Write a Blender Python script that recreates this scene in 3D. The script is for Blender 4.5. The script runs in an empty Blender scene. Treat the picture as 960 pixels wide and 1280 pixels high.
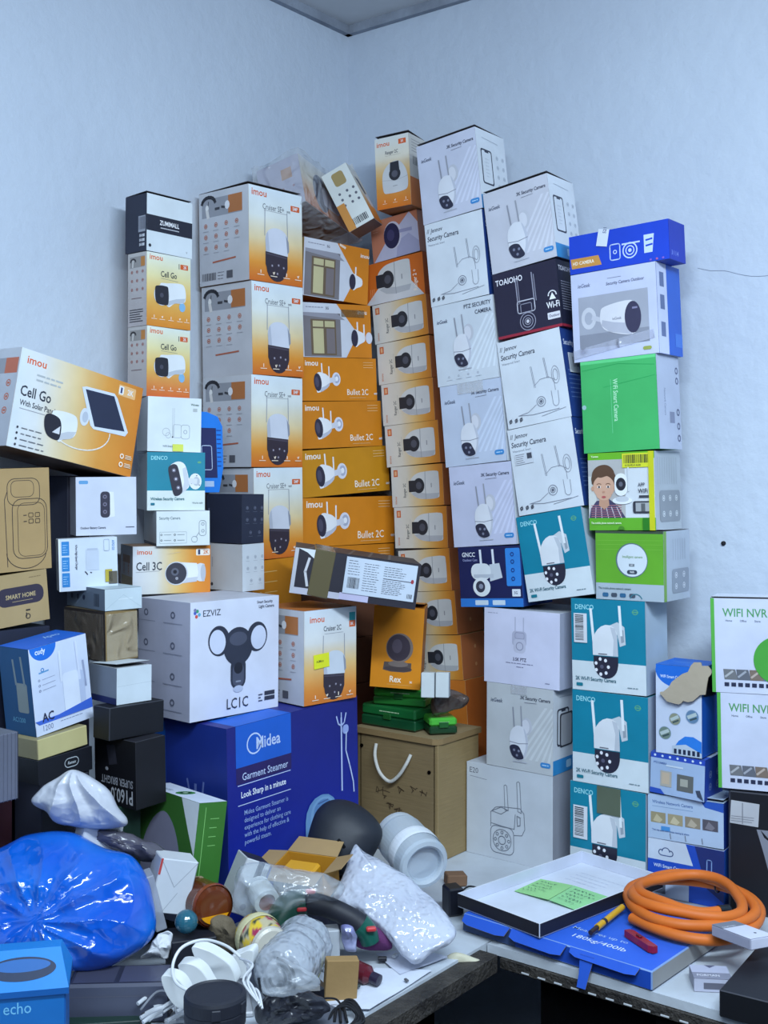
import bpy, bmesh, math, random
from math import sin, cos, pi, radians
from mathutils import Vector, Matrix, noise

scene = bpy.context.scene
COL = scene.collection
# ------------------------------------------------------------------ camera, world, lights, exposure
CAMZ, FOC, CXP, HYP = 1.55, 1450.0, 480.0, 595.0
cam = bpy.data.objects.new('camera', bpy.data.cameras.new('camera'))
COL.objects.link(cam)
cam.location = (0, 0, CAMZ)
cam.rotation_euler = (radians(90), 0, 0)
cam.data.sensor_fit = 'VERTICAL'
cam.data.sensor_height = 36.0
cam.data.lens = 36.0 * FOC / 1280.0
cam.data.shift_y = (HYP - 640.0) / 1280.0
cam.data.clip_start = 0.05
scene.camera = cam

world = bpy.data.worlds.new('world')
scene.world = world
world.use_nodes = True
world.node_tree.nodes['Background'].inputs[0].default_value = (0.55, 0.7, 1.0, 1)
world.node_tree.nodes['Background'].inputs[1].default_value = 0.12


def area(name, loc, target, sx, sy, power, color):
    li = bpy.data.lights.new(name, 'AREA')
    li.shape = 'RECTANGLE'
    li.size, li.size_y = sx, sy
    li.energy = power
    li.color = color
    o = bpy.data.objects.new(name, li)
    COL.objects.link(o)
    o.location = loc
    o.rotation_euler = (Vector(target) - Vector(loc)).to_track_quat('-Z', 'Y').to_euler()
    return o


area('ceiling_tube_light', (0.42, 0.7, 2.35), (0.3, 1.75, 0.6), 1.3, 0.14, 36, (0.72, 0.87, 1.0))
area('soft_fill_light', (-0.1, -0.5, 2.45), (0.0, 1.6, 0.9), 1.4, 0.7, 17, (0.72, 0.87, 1.0))  # added soft fill from behind the camera, no known fixture

scene.view_settings.view_transform = 'Standard'
scene.view_settings.look = 'None'
scene.view_settings.gamma = 1
scene.view_settings.exposure = 0.5
scene.view_settings.use_curve_mapping = False


def at(px, py, Y):
    """point of the place seen in direction (px, py) at distance Y"""
    return Vector(((px - CXP) / FOC * Y, Y, CAMZ - (py - HYP) / FOC * Y))


TZ = 0.75


def on(px, py, z=TZ):
    """point of a level surface at height z seen in direction (px, py)"""
    Y = (CAMZ - z) * FOC / (py - HYP)
    return Vector(((px - CXP) / FOC * Y, Y, z))


# ------------------------------------------------------------------ materials (ink colours come from the mesh colour layer)
def lin(c):
    return tuple(((x / 255) / 12.92 if x / 255 <= 0.04045 else ((x / 255 + 0.055) / 1.055) ** 2.4) for x in c)


MATS = {}


def mat(kind):
    if kind in MATS:
        return MATS[kind]
    P = dict(card=(.5, 0, 1, 60, .05, .35), matte=(.85, 0, 1, 90, .15, .2), plastic=(.35, 0, 1, 30, .03, .5),
             gloss=(.12, 0, 1, 12, .05, .5), metal=(.35, 1, 1, 200, .05, .5), film=(.16, 0, .34, 26, 1, 1),
             bag=(.26, 0, 1, 9, .45, .6), bluefilm=(.14, 0, .84, 9, .5, .9), glass=(.08, 0, .3, 12, .12, .8), rubber=(.55, 0, 1, 60, .1, .4),
             frost=(.3, 0, .62, 40, .1, .5), bubble=(.12, 0, .7, 0, 1, .9), fabric=(.9, 0, 1, 300, .3, .2),
             board=(.6, 0, 1, 0, .2, .3))[kind]
    m = bpy.data.materials.new(kind + '_surface')
    m.use_nodes = True
    nt = m.node_tree
    b = nt.nodes['Principled BSDF']
    at_ = nt.nodes.new('ShaderNodeAttribute')
    at_.attribute_name = 'Col'
    col = at_.outputs['Color']
    tc = nt.nodes.new('ShaderNodeTexCoord')
    b.inputs['Roughness'].default_value = P[0]
    b.inputs['Metallic'].default_value = P[1]
    b.inputs['Alpha'].default_value = P[2]
    b.inputs['Specular IOR Level'].default_value = P[5]
    if kind == 'bubble':
        tx = nt.nodes.new('ShaderNodeTexVoronoi')
        tx.inputs['Scale'].default_value = 120
        tx.feature = 'SMOOTH_F1'
        out = tx.outputs['Distance']
    elif kind == 'board':
        mp = nt.nodes.new('ShaderNodeMapping')
        mp.inputs['Scale'].default_value = (6, 6, 60)
        nt.links.new(tc.outputs['Object'], mp.inputs[0])
        tx = nt.nodes.new('ShaderNodeTexNoise')
        tx.inputs['Scale'].default_value = 3
        nt.links.new(mp.outputs[0], tx.inputs['Vector'])
        out = tx.outputs[0]
    else:
        tx = nt.nodes.new('ShaderNodeTexNoise')
        tx.inputs['Scale'].default_value = P[3]
        tx.inputs['Detail'].default_value = 4
        if kind in ('film', 'bag', 'bluefilm', 'bubble2'):
            tx.noise_type = 'RIDGED_MULTIFRACTAL'
            tx.inputs['Distortion'].default_value = .8
        out = tx.outputs[0]
    if kind != 'board':
        nt.links.new(tc.outputs['Object'], tx.inputs['Vector'])
    bp = nt.nodes.new('ShaderNodeBump')
    bp.inputs['Strength'].default_value = P[4]
    bp.inputs['Distance'].default_value = {'film': .014, 'bag': .006, 'bluefilm': .007, 'bubble': .003}.get(kind, .004)
    nt.links.new(out, bp.inputs['Height'])
    nt.links.new(bp.outputs[0], b.inputs['Normal'])
    if kind in ('card', 'matte', 'board', 'plastic', 'fabric', 'rubber'):
        # worn, slightly uneven surface colour
        n2 = nt.nodes.new('ShaderNodeTexNoise')
        n2.inputs['Scale'].default_value = 14
        n2.inputs['Detail'].default_value = 5
        nt.links.new(tc.outputs['Object'], n2.inputs['Vector'])
        mr = nt.nodes.new('ShaderNodeMapRange')
        mr.inputs[1].default_value, mr.inputs[2].default_value = .3, .7
        mr.inputs[3].default_value, mr.inputs[4].default_value = .9, 1.03
        nt.links.new(n2.outputs[0], mr.inputs[0])
        mx = nt.nodes.new('ShaderNodeVectorMath')
        mx.operation = 'SCALE'
        nt.links.new(col, mx.inputs[0])
        nt.links.new(mr.outputs[0], mx.inputs['Scale'])
        col = mx.outputs[0]
    nt.links.new(col, b.inputs['Base Color'])
    MATS[kind] = m
    return m


# ------------------------------------------------------------------ mesh builder with a colour per corner
class MB:
    def __init__(s):
        s.v, s.f, s.c = [], [], []

    def face(s, pts, col, cols=None):
        i = len(s.v)
        s.v += [tuple(p) for p in pts]
        s.f.append(tuple(range(i, i + len(pts))))
        s.c += [lin(x) for x in cols] if cols else [lin(col)] * len(pts)

    def mesh(s, vs, fs, col, M=None):
        i = len(s.v)
        s.v += [tuple(M @ Vector(p)) if M else tuple(p) for p in vs]
        fn = callable(col)
        L = None if fn else lin(col)
        for f in fs:
            s.f.append(tuple(i + k for k in f))
            s.c += [lin(col(Vector(vs[k]))) for k in f] if fn else [L] * len(f)

    def box(s, w, d, h, cols, M=None, c=.0012, z0=0.0):
        """chamfered block, base centre at the origin; cols: one colour or dict front/back/left/right/top/bottom"""
        g = (lambda k: cols.get(k, cols['front'])) if isinstance(cols, dict) else (lambda k: cols)
        X, Y, Z = w / 2, d / 2, h / 2
        M = (M or Matrix()) @ Matrix.Translation((0, 0, z0 + h / 2))
        c = min(c, w / 3, d / 3, h / 3)

        def q(pts, col):
            s.face([M @ Vector(p) for p in pts], col)
        x, y, z = X - c, Y - c, Z - c
        q([(-x, -Y, -z), (x, -Y, -z), (x, -Y, z), (-x, -Y, z)], g('front'))
        q([(x, Y, -z), (-x, Y, -z), (-x, Y, z), (x, Y, z)], g('back'))
        q([(-X, y, -z), (-X, -y, -z), (-X, -y, z), (-X, y, z)], g('left'))
        q([(X, -y, -z), (X, y, -z), (X, y, z), (X, -y, z)], g('right'))
        q([(-x, -y, Z), (x, -y, Z), (x, y, Z), (-x, y, Z)], g('top'))
        q([(-x, y, -Z), (x, y, -Z), (x, -y, -Z), (-x, -y, -Z)], g('bottom'))
        e = g('edge') if isinstance(cols, dict) and 'edge' in cols else None
        for a in (-1, 1):
            k = 'left' if a < 0 else 'right'
            for b_ in (-1, 1):
                q([(a * x, b_ * Y, -z), (a * X, b_ * y, -z), (a * X, b_ * y, z), (a * x, b_ * Y, z)][::(1 if a * b_ > 0 else -1)], e or g(k))
                q([(a * X, -y, b_ * z), (a * X, y, b_ * z), (a * x, y, b_ * Z), (a * x, -y, b_ * Z)][::(1 if a * b_ > 0 else -1)], e or g(k))
                q([(-x, a * Y, b_ * z), (-x, a * y, b_ * Z), (x, a * y, b_ * Z), (x, a * Y, b_ * z)][::(1 if a * b_ > 0 else -1)], e or g('front' if a < 0 else 'back'))
                for t in (-1, 1):
                    q([(a * X, b_ * y, t * z), (a * x, b_ * Y, t * z), (a * x, b_ * y, t * Z)][::(1 if a * b_ * t > 0 else -1)], e or g(k))

    def lathe(s, prof, col, M=None, n=40):
        """prof: (radius, z[, colour]) list from bottom to top"""
        M = M or Matrix()
        rings = []
        for p in prof:
            rings.append([M @ Vector((p[0] * cos(2 * pi * k / n), p[0] * sin(2 * pi * k / n), p[1])) for k in range(n)])
        for i in range(len(prof) - 1):
            c = prof[i + 1][2] if len(prof[i + 1]) > 2 else col
            for k in range(n):
                k2 = (k + 1) % n
                a, b, c_, d = rings[i][k], rings[i][k2], rings[i + 1][k2], rings[i + 1][k]
                pts = [a, b, c_, d]
                if prof[i][0] < 1e-6:
                    pts = [a, c_, d]
                elif prof[i + 1][0] < 1e-6:
                    pts = [a, b, c_]
                s.face(pts, c)

    def tube(s, pts, r, col, n=8, smooth=6, closed=False):
        pts = [Vector(p) for p in pts]
        if smooth:
            q = []
            m = len(pts)
            for i in range(m - (0 if closed else 1)):
                p0 = pts[i - 1] if (i > 0 or closed) else pts[i]
                p1, p2 = pts[i], pts[(i + 1) % m]
                p3 = pts[(i + 2) % m] if (closed or i + 2 < m) else p2
                for k in range(smooth):
                    t = k / smooth
                    q.append(.5 * ((2 * p1) + (p2 - p0) * t + (2 * p0 - 5 * p1 + 4 * p2 - p3) * t * t + (3 * p1 - p0 - 3 * p2 + p3) * t ** 3))
            if not closed:
                q.append(pts[-1])
            pts = q
        rings = []
        up = Vector((0, 0, 1))
        prev = None
        m = len(pts)
        for i, p in enumerate(pts):
            a = pts[i - 1] if (i > 0 or closed) else p
            b = pts[(i + 1) % m] if (i < m - 1 or closed) else p
            t = (b - a)
            t = t.normalized() if t.length > 1e-9 else Vector((1, 0, 0))
            if prev is None:
                x = t.cross(up)
                if x.length < .1:
                    x = t.cross(Vector((1, 0, 0)))
            else:
                x = prev - t * prev.dot(t)
            x.normalize()
            prev = x
            y = t.cross(x)
            rr = r(i / max(1, m - 1)) if callable(r) else r
            rings.append([p + (x * cos(2 * pi * k / n) + y * sin(2 * pi * k / n)) * rr for k in range(n)])
        i0 = len(s.v)
        for R in rings:
            s.v += [tuple(p) for p in R]
        L = lin(col)
        for i in range(m if closed else m - 1):
            j = (i + 1) % m
            for k in range(n):
                k2 = (k + 1) % n
                s.f.append((i0 + i * n + k, i0 + i * n + k2, i0 + j * n + k2, i0 + j * n + k))
                s.c += [L] * 4
        if not closed:
            s.f.append(tuple(i0 + k for k in range(n))[::-1])
            s.f.append(tuple(i0 + (m - 1) * n + k for k in range(n)))
            s.c += [L] * (2 * n)

    def prism(s, pts, h, col, M=None, side=None):
        """pts: 2-D outline in xy, extruded by h along z"""
        M = M or Matrix()
        lo = [M @ Vector((x, y, 0)) for x, y in pts]
        hi = [M @ Vector((x, y, h)) for x, y in pts]
        s.face(lo[::-1], side or col)
        s.face(hi, col)
        for i in range(len(pts)):
            j = (i + 1) % len(pts)
            s.face([lo[i], lo[j], hi[j], hi[i]], side or col)

    def build(s, name, kind, parent=None, loc=None, rot=None, smooth=False, weld=False, M=None):
        me = bpy.data.meshes.new(name)
        me.from_pydata(s.v, [], s.f)
        a = me.color_attributes.new('Col', 'FLOAT_COLOR', 'CORNER')
        buf = []
        for c in s.c:
            buf += [c[0], c[1], c[2], 1.0]
        a.data.foreach_set('color', buf)
        me.materials.append(mat(kind) if isinstance(kind, str) else kind)
        if weld:
            bm = bmesh.new()
            bm.from_mesh(me)
            bmesh.ops.remove_doubles(bm, verts=bm.verts, dist=.00005)
            bm.to_mesh(me)
            bm.free()
        if smooth:
            me.polygons.foreach_set('use_smooth', [True] * len(me.polygons))
            try:
                me.set_sharp_from_angle(angle=radians(40))
            except Exception:
                pass
        me.update()
        o = bpy.data.objects.new(name, me)
        COL.objects.link(o)
        if parent:
            o.parent = parent
        if loc is not None:
            o.location = loc
        if rot is not None:
            o.rotation_euler = rot
        if M is not None:
            o.matrix_world = M
        return o


def tag(o, label, cat, group=None, kind=None):
    if label:
        o['label'] = label
    if cat:
        o['category'] = cat
    if group:
        o['group'] = group
    if kind:
        o['kind'] = kind
    return o


def empty(name, loc, label, cat, group=None, rot=None):
    o = bpy.data.objects.new(name, None)
    o.empty_display_size = .05
    COL.objects.link(o)
    o.location = loc
    if rot is not None:
        o.rotation_euler = rot
    return tag(o, label, cat, group)


# ------------------------------------------------------------------ lettering
_glyph = {}


def glyphs(txt, bold):
    k = (txt, bold)
    if k not in _glyph:
        cu = bpy.data.curves.new('t', 'FONT')
        cu.body = txt
        cu.size = 1
        cu.offset = .016 if bold else .003
        cu.resolution_u = 2
        o = bpy.data.objects.new('t', cu)
        COL.objects.link(o)
        dg = bpy.context.evaluated_depsgraph_get()
        me = bpy.data.meshes.new_from_object(o.evaluated_get(dg))
        vs = [(v.co.x, v.co.y) for v in me.vertices]
        fs = [tuple(p.vertices) for p in me.polygons]
        # the filled side must look outwards
        if fs:
            p = [vs[i] for i in fs[0][:3]]
            if (p[1][0] - p[0][0]) * (p[2][1] - p[0][1]) - (p[1][1] - p[0][1]) * (p[2][0] - p[0][0]) < 0:
                fs = [f[::-1] for f in fs]
        wdt = max([v[0] for v in vs], default=0)
        bpy.data.objects.remove(o)
        bpy.data.meshes.remove(me)
        bpy.data.curves.remove(cu)
        _glyph[k] = (vs, fs, wdt)
    return _glyph[k]


# ------------------------------------------------------------------ printing on a flat face
class Face:
    """u: 0-1 left to right, v: 0-1 top to bottom, sizes relative to the face width"""

    def __init__(s, mb, o, ex, ey, W, H, lift=.00007):
        s.mb, s.o, s.ex, s.ey, s.W, s.H = mb, Vector(o), Vector(ex), Vector(ey), W, H
        s.n = s.ex.cross(s.ey).normalized()
        s.k = 0
        s.lift = lift

    def P(s, x, y):
        return s.o + s.ex * x + s.ey * y + s.n * (s.lift * s.k)

    def uv(s, u, v):
        return (u * s.W, (1 - v) * s.H)

    def poly(s, pts, col):
        s.k += 1
        q = [s.P(*s.uv(*p)) for p in pts]
        a = sum((pts[i][0] * pts[(i + 1) % len(pts)][1] - pts[(i + 1) % len(pts)][0] * pts[i][1]) for i in range(len(pts)))
        s.mb.face(q if a < 0 else q[::-1], col)

    def blob(s, pts, col, k=4):
        q, n = [], len(pts)
        for i in range(n):
            p0, p1, p2, p3 = pts[i - 1], pts[i], pts[(i + 1) % n], pts[(i + 2) % n]
            for j in range(k):
                t = j / k
                q.append(tuple(.5 * ((2 * p1[m]) + (p2[m] - p0[m]) * t + (2 * p0[m] - 5 * p1[m] + 4 * p2[m] - p3[m]) * t * t + (3 * p1[m] - p0[m] - 3 * p2[m] + p3[m]) * t ** 3) for m in (0, 1)))
        s.poly(q, col)

    def rect(s, u0, v0, u1, v1, col):
        s.poly([(u0, v1), (u1, v1), (u1, v0), (u0, v0)], col)

    def grad(s, stops, u0=0, u1=1, horiz=False, v0=0, v1=1):
        """colour bands blended between stops; part of the print"""
        s.k += 1
        for (a, ca), (b, cb) in zip(stops, stops[1:]):
            for i in range(3):
                t0, t1 = i / 3, (i + 1) / 3
                x0, x1 = a + (b - a) * t0, a + (b - a) * t1
                c0 = [ca[j] + (cb[j] - ca[j]) * t0 for j in range(3)]
                c1 = [ca[j] + (cb[j] - ca[j]) * t1 for j in range(3)]
                if horiz:
                    x0, x1 = u0 + (u1 - u0) * x0, u0 + (u1 - u0) * x1
                    pts = [(x0, v1), (x1, v1), (x1, v0), (x0, v0)]
                    cs = [c0, c1, c1, c0]
                else:
                    x0, x1 = v0 + (v1 - v0) * x0, v0 + (v1 - v0) * x1
                    pts = [(u0, x1), (u1, x1), (u1, x0), (u0, x0)]
                    cs = [c1, c1, c0, c0]
                s.mb.face([s.P(*s.uv(*p)) for p in pts], None, cs)

    def ell(s, u, v, rx, ry, col, n=22, rot=0, a0=0, a1=360):
        x0, y0 = s.uv(u, v)
        s.k += 1
        full = a1 - a0 >= 360
        pts = []
        m = n if full else n + 1
        for i in range(m):
            t = radians(a0 + (a1 - a0) * i / n)
            x, y = rx * s.W * cos(t), ry * s.W * sin(t)
            c, d = cos(radians(rot)), sin(radians(rot))
            pts.append(s.P(x0 + x * c - y * d, y0 + x * d + y * c))
        s.mb.face(pts, col)

    def ring(s, u, v, r, wd, col, n=20, ry=None):
        x0, y0 = s.uv(u, v)
        ry = ry or r
        s.k += 1
        P = lambda t, a, b: s.P(x0 + a * s.W * cos(t), y0 + b * s.W * sin(t))
        for i in range(n):
            t0, t1 = 2 * pi * i / n, 2 * pi * (i + 1) / n
            s.mb.face([P(t0, r - wd, ry - wd), P(t0, r, ry), P(t1, r, ry), P(t1, r - wd, ry - wd)], col)

    def line(s, pts, wd, col, closed=False):
        s.k += 1
        q = [Vector(s.uv(*p)) for p in pts]
        if closed:
            q.append(q[0])
        h = wd * s.W / 2
        for a, b in zip(q, q[1:]):
            d = b - a
            if d.length < 1e-7:
                continue
            d.normalize()
            n = Vector((-d.y, d.x)) * h
            a2, b2 = a - d * h * .5, b + d * h * .5
            s.mb.face([s.P(*(a2 - n)), s.P(*(b2 - n)), s.P(*(b2 + n)), s.P(*(a2 + n))], col)

    def arc(s, u, v, rx, ry, a0, a1, wd, col, n=14):
        k = s.W / s.H
        s.line([(u + rx * cos(radians(a0 + (a1 - a0) * i / n)), v - ry * k * sin(radians(a0 + (a1 - a0) * i / n))) for i in range(n + 1)], wd, col)

    def text(s, txt, u, v, size, col, al='L', bold=False, rot=0, shear=0, sx=1):
        vs, fs, w = glyphs(txt, bold)
        s.k += 1
        x0, y0 = s.uv(u, v)
        off = {'L': 0, 'C': -w / 2, 'R': -w}[al]
        k = size * s.W * .86
        sx *= .86
        c, d = cos(radians(rot)), sin(radians(rot))
        out = []
        for x, y in vs:
            x, y = ((x + off) * sx + shear * y) * k, (y - .33) * k
            out.append(s.P(x0 + x * c - y * d, y0 + x * d + y * c))
        s.mb.mesh(out, fs, col)

    def rrect(s, u0, v0, u1, v1, r, col, n=4):
        x0, y1 = s.uv(u0, v0)
        x1, y0 = s.uv(u1, v1)
        r = min(r * s.W, (x1 - x0) / 2, (y1 - y0) / 2)
        s.k += 1
        pts = []
        for cx, cy, a in ((x1 - r, y0 + r, -90), (x1 - r, y1 - r, 0), (x0 + r, y1 - r, 90), (x0 + r, y0 + r, 180)):
            for i in range(n + 1):
                t = radians(a + 90 * i / n)
                pts.append(s.P(cx + r * cos(t), cy + r * sin(t)))
        s.mb.face(pts, col)

    def rframe(s, u0, v0, u1, v1, r, wd, col, n=4):
        k = s.W / s.H
        pts = []
        rv = r * k
        for cx, cy, a in ((u1 - r, v1 - rv, -90), (u1 - r, v0 + rv, 0), (u0 + r, v0 + rv, 90), (u0 + r, v1 - rv, 180)):
            for i in range(n + 1):
                t = radians(a + 90 * i / n)
                pts.append((cx + r * cos(t), cy - rv * sin(t)))
        s.line(pts, wd, col, True)

    def bars(s, u0, v0, u1, v1, col, n=14, seed=1):
        R = random.Random(seed)
        x = u0
        k0 = s.k
        while x < u1:
            s.k = k0
            w = (u1 - u0) / n * R.choice((.35, .5, .8))
            s.rect(x, v0, min(u1, x + w), v1, col)
            x += w + (u1 - u0) / n * R.choice((.3, .45, .6))

    def dashes(s, u0, v0, u1, v1, rows, col, th=.006, seed=2, fill=.9):
        """lines of print too small to read"""
        R = random.Random(seed)
        k0 = s.k
        for i in range(rows):
            v = v0 + (v1 - v0) * (i + .5) / rows
            e = u0 + (u1 - u0) * R.uniform(fill - .25, fill)
            x = u0
            while x < e:
                s.k = k0
                w = R.uniform(.02, .06)
                s.line([(x, v), (min(e, x + w), v)], th, col)
                x += w + .014

    def icons(s, us, vs, r, col, under=None, skip=(), fill=False):
        k0 = s.k
        for j, v in enumerate(vs):
            for i, u in enumerate(us):
                s.k = k0
                if (i, j) in skip:
                    continue
                if fill:
                    s.ell(u, v, r, r, col, n=10)
                else:
                    s.ring(u, v, r, r * .3, col, n=10)
                    s.line([(u - r * .3, v), (u + r * .3, v)], r * .6, col)
                if under:
                    s.line([(u - r * 1.6, v + r * 2.2 * s.W / s.H), (u + r * 1.6, v + r * 2.2 * s.W / s.H)], .008, under)

    def tf(s, u, v, sc, rot=0, flip=1):
        """small drawing frame: unit = sc * face width, x right, y down"""
        c, d = cos(radians(rot)), sin(radians(rot))
        k = s.W / s.H

        def f(x, y):
            x *= flip
            return (u + sc * (x * c + y * d), v + sc * k * (y * c - x * d))
        return f


def faces(mb, w, d, h):
    e = .0003
    X, Y = w / 2, d / 2
    return dict(F=Face(mb, (-X, -Y - e, 0), (1, 0, 0), (0, 0, 1), w, h),
                L=Face(mb, (-X - e, Y, 0), (0, -1, 0), (0, 0, 1), d, h),
                R=Face(mb, (X + e, -Y, 0), (0, 1, 0), (0, 0, 1), d, h),
                T=Face(mb, (-X, -Y, h + e), (1, 0, 0), (0, 1, 0), w, d))


def circ(n, r, x=0, y=0, ry=None, a0=0, a1=360):
    ry = ry or r
    m = n if a1 - a0 >= 360 else n + 1
    return [(x + r * cos(radians(a0 + (a1 - a0) * i / n)), y - ry * sin(radians(a0 + (a1 - a0) * i / n))) for i in range(m)]


# ------------------------------------------------------------------ printed pictures (flat ink on the cartons)
WH, OFF, GREY, DK, ORG = (226, 228, 232), (206, 210, 216), (168, 172, 180), (38, 38, 48), (214, 118, 34)
DKG, MID, SIL = (62, 60, 72), (120, 122, 132), (190, 194, 204)


def pic_cruiser(f, u, v, s, lens=(52, 44, 56), body=(205, 208, 220)):
    T = f.tf(u, v, s)
    for x, b in ((-.5, -.42), (.5, .05)):
        f.line([T(x * .96, -1.0), T(x * 1.0, -.1 + b * .2)], .013, (150, 152, 162))
    f.poly([T(*p) for p in [(-.46, .3), (-.48, -.05)] + [(.02 - .5 * cos(radians(t_)), -.05 - .42 * sin(radians(t_)) ** .8) for t_ in range(10, 171, 16)] + [(.52, -.05), (.5, .36)]], body)
    f.poly([T(*p) for p in [(-.46, .3), (-.48, -.05), (-.43, -.25), (-.36, -.32), (-.3, .3)]], (180, 184, 198))
    f.poly([T(*p) for p in [(.42, -.3), (.54, -.1), (.56, .2), (.48, .28)]], (140, 144, 158))
    f.poly([T(*p) for p in [(-.48, .3), (.48, .36), (.48, .75)] + circ(10, .44, 0, .78, .42, 0, -180)[1:] + [(-.48, .7)]], lens)
    f.poly([T(*p) for p in [(-.46, .34), (.46, .40), (.44, .44), (-.45, .38)]], (76, 70, 84))
    for x, y in ((-.2, .72), (.08, .68), (.3, .74), (.02, .95)):
        f.ell(*T(x, y), s * .045, s * .045, (110, 104, 120), n=8)
        f.ell(*T(x, y), s * .02, s * .02, (190, 186, 200), n=6)


def pic_bulbcam(f, u, v, s, body=(214, 217, 226)):
    T = f.tf(u, v, s)
    f.ell(*T(.42, -.62), s * .3, s * .42, (188, 191, 202), n=20)
    f.ell(*T(.36, -.6), s * .22, s * .34, (208, 210, 220), n=20)
    f.line([T(.1, -1.55), T(.16, -.6)], s * .07, (150, 153, 164))
    f.line([T(-.34, -1.45), T(-.26, -.5)], s * .07, (140, 143, 155))
    s *= 1.1
    pts = [(-.5, .28), (-.52, 0), (-.42, -.35), (-.15, -.58), (.12, -.58), (.36, -.38), (.5, 0), (.5, .3), (.42, .72), (.22, 1.02), (-.05, 1.06), (-.3, .95), (-.46, .65)]
    f.blob([T(*p) for p in pts], body, 3)
    f.blob([T(*p) for p in [(.5, 0), (.5, .3), (.42, .72), (.22, 1.02), (.1, 1.04), (.34, .6), (.38, .1), (.26, -.48), (.36, -.38)]], (188, 192, 206))
    f.line([T(-.51, .22), T(0, .27), T(.5, .2)], s * .03, (130, 134, 148))
    f.blob([T(*p) for p in [(-.5, .44), (-.28, .34), (0, .4), (.14, .62), (.26, .86), (.22, .98), (-.05, 1.04), (-.32, .93), (-.47, .68)]], (44, 46, 66))
    for x, y in ((-.26, .6), (.0, .62), (-.1, .84)):
        f.ell(*T(x, y), s * .06, s * .06, (120, 124, 146), n=8)
    f.line([T(-.3, 1.14), T(.45, 1.13)], s * .04, (176, 180, 192))


def pic_denco(f, u, v, s):
    T = f.tf(u, v, s)
    f.poly([T(*p) for p in [(.1, -.62), (.5, -.8), (.8, -.62), (.84, .05), (.6, .14), (.5, -.3)]], (196, 204, 212))
    f.poly([T(*p) for p in [(.62, -.55), (.76, -.5), (.78, -.05), (.66, 0)]], (150, 160, 172))
    f.line([T(-.62, -1.25), T(-.5, .1)], s * .11, (226, 232, 236))
    f.line([T(.6, -1.4), T(.66, -.3)], s * .11, (226, 232, 236))
    f.poly([T(*p) for p in [(-.55, .52), (-.56, .1), (-.53, -.12), (-.45, -.32), (-.33, -.48), (-.18, -.6), (0, -.67), (.2, -.66), (.37, -.57), (.46, -.42), (.5, -.2), (.52, .52)]], (220, 224, 230))
    f.poly([T(*p) for p in [(.3, .52), (.34, -.1), (.2, -.6), (.4, -.55), (.5, -.2), (.52, .52)]], (190, 196, 206))
    f.poly([T(*p) for p in [(-.52, .55), (.52, .55), (.52, .85)] + circ(12, .5, 0, .9, .5, 0, -180)[1:] + [(-.52, .9)]], (40, 40, 58))
    for i in range(7):
        a = radians(i * 51)
        f.ell(*T(-.17 + .27 * cos(a), .95 + .3 * sin(a)), s * .065, s * .07, (228, 230, 238), n=8)
    f.ell(*T(-.17, .95), s * .08, s * .08, (88, 88, 110), n=8)
    f.line([T(-.3, .46), T(.05, .46)], s * .04, (110, 112, 124))


def pic_bullet(f, u, v, s, arm=True):
    T = f.tf(u, v, s)
    f.line([T(-.15, -1.15), T(-.12, -.4)], s * .09, (232, 232, 238))
    f.line([T(.42, -.95), T(.42, -.1)], s * .09, (232, 232, 238))
    f.ell(*T(.98, -.15), s * .34, s * .44, (216, 218, 232), n=20)
    f.ell(*T(1.02, -.17), s * .22, s * .3, (170, 174, 196), n=16)
    f.ell(*T(1.02, -.17), s * .12, s * .16, (232, 234, 242), n=12)
    f.poly([T(*p) for p in [(.35, -.2), (.9, -.3), (.95, .02), (.4, .12)]], (206, 210, 224))
    f.blob([T(*p) for p in [(-.55, -.5), (.0, -.52), (.36, -.32), (.46, .0), (.38, .3), (.05, .55), (-.4, .72), (-.6, .6)]], (228, 230, 236))
    f.poly([T(*p) for p in [(-.3, .7), (.05, .55), (.4, .3), (.45, .08), (.1, .3), (-.35, .45)]], (184, 188, 204))
    f.ell(*T(-.5, .06), s * .3, s * .58, (50, 48, 66), n=22, rot=6)
    f.ell(*T(-.56, .04), s * .15, s * .34, (74, 72, 92), n=18, rot=6)


def pic_ranger(f, u, v, s, top=(206, 207, 208), lens=(44, 46, 54)):
    """dome camera lying on its side, its top to the left"""
    T = f.tf(u, v, s)
    pts = [(.62, -.5), (.05, -.5), (-.3, -.44), (-.55, -.26), (-.64, 0), (-.55, .28), (-.28, .45), (.05, .5), (.62, .48), (.7, .3), (.7, -.32)]
    f.blob([T(*p) for p in pts], top, 3)
    f.poly([T(*p) for p in [(.62, .48), (.7, .3), (.1, .3), (-.35, .22), (-.55, .28), (-.28, .45), (.05, .5)]], (178, 180, 186))
    f.line([T(.1, -.5), T(.08, 0), T(.1, .5)], s * .025, (150, 152, 158))
    f.poly([T(*p) for p in [(-.66, -.2), (-.3, -.2), (-.3, .22), (-.66, .22)]], lens)
    f.ell(*T(-.2, 0), s * .25, s * .28, lens, n=18)
    f.ell(*T(-.2, 0), s * .13, s * .14, (78, 80, 92), n=12)
    f.line([T(.36, -.06), T(.36, .08)], s * .04, (150, 150, 156))


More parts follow.
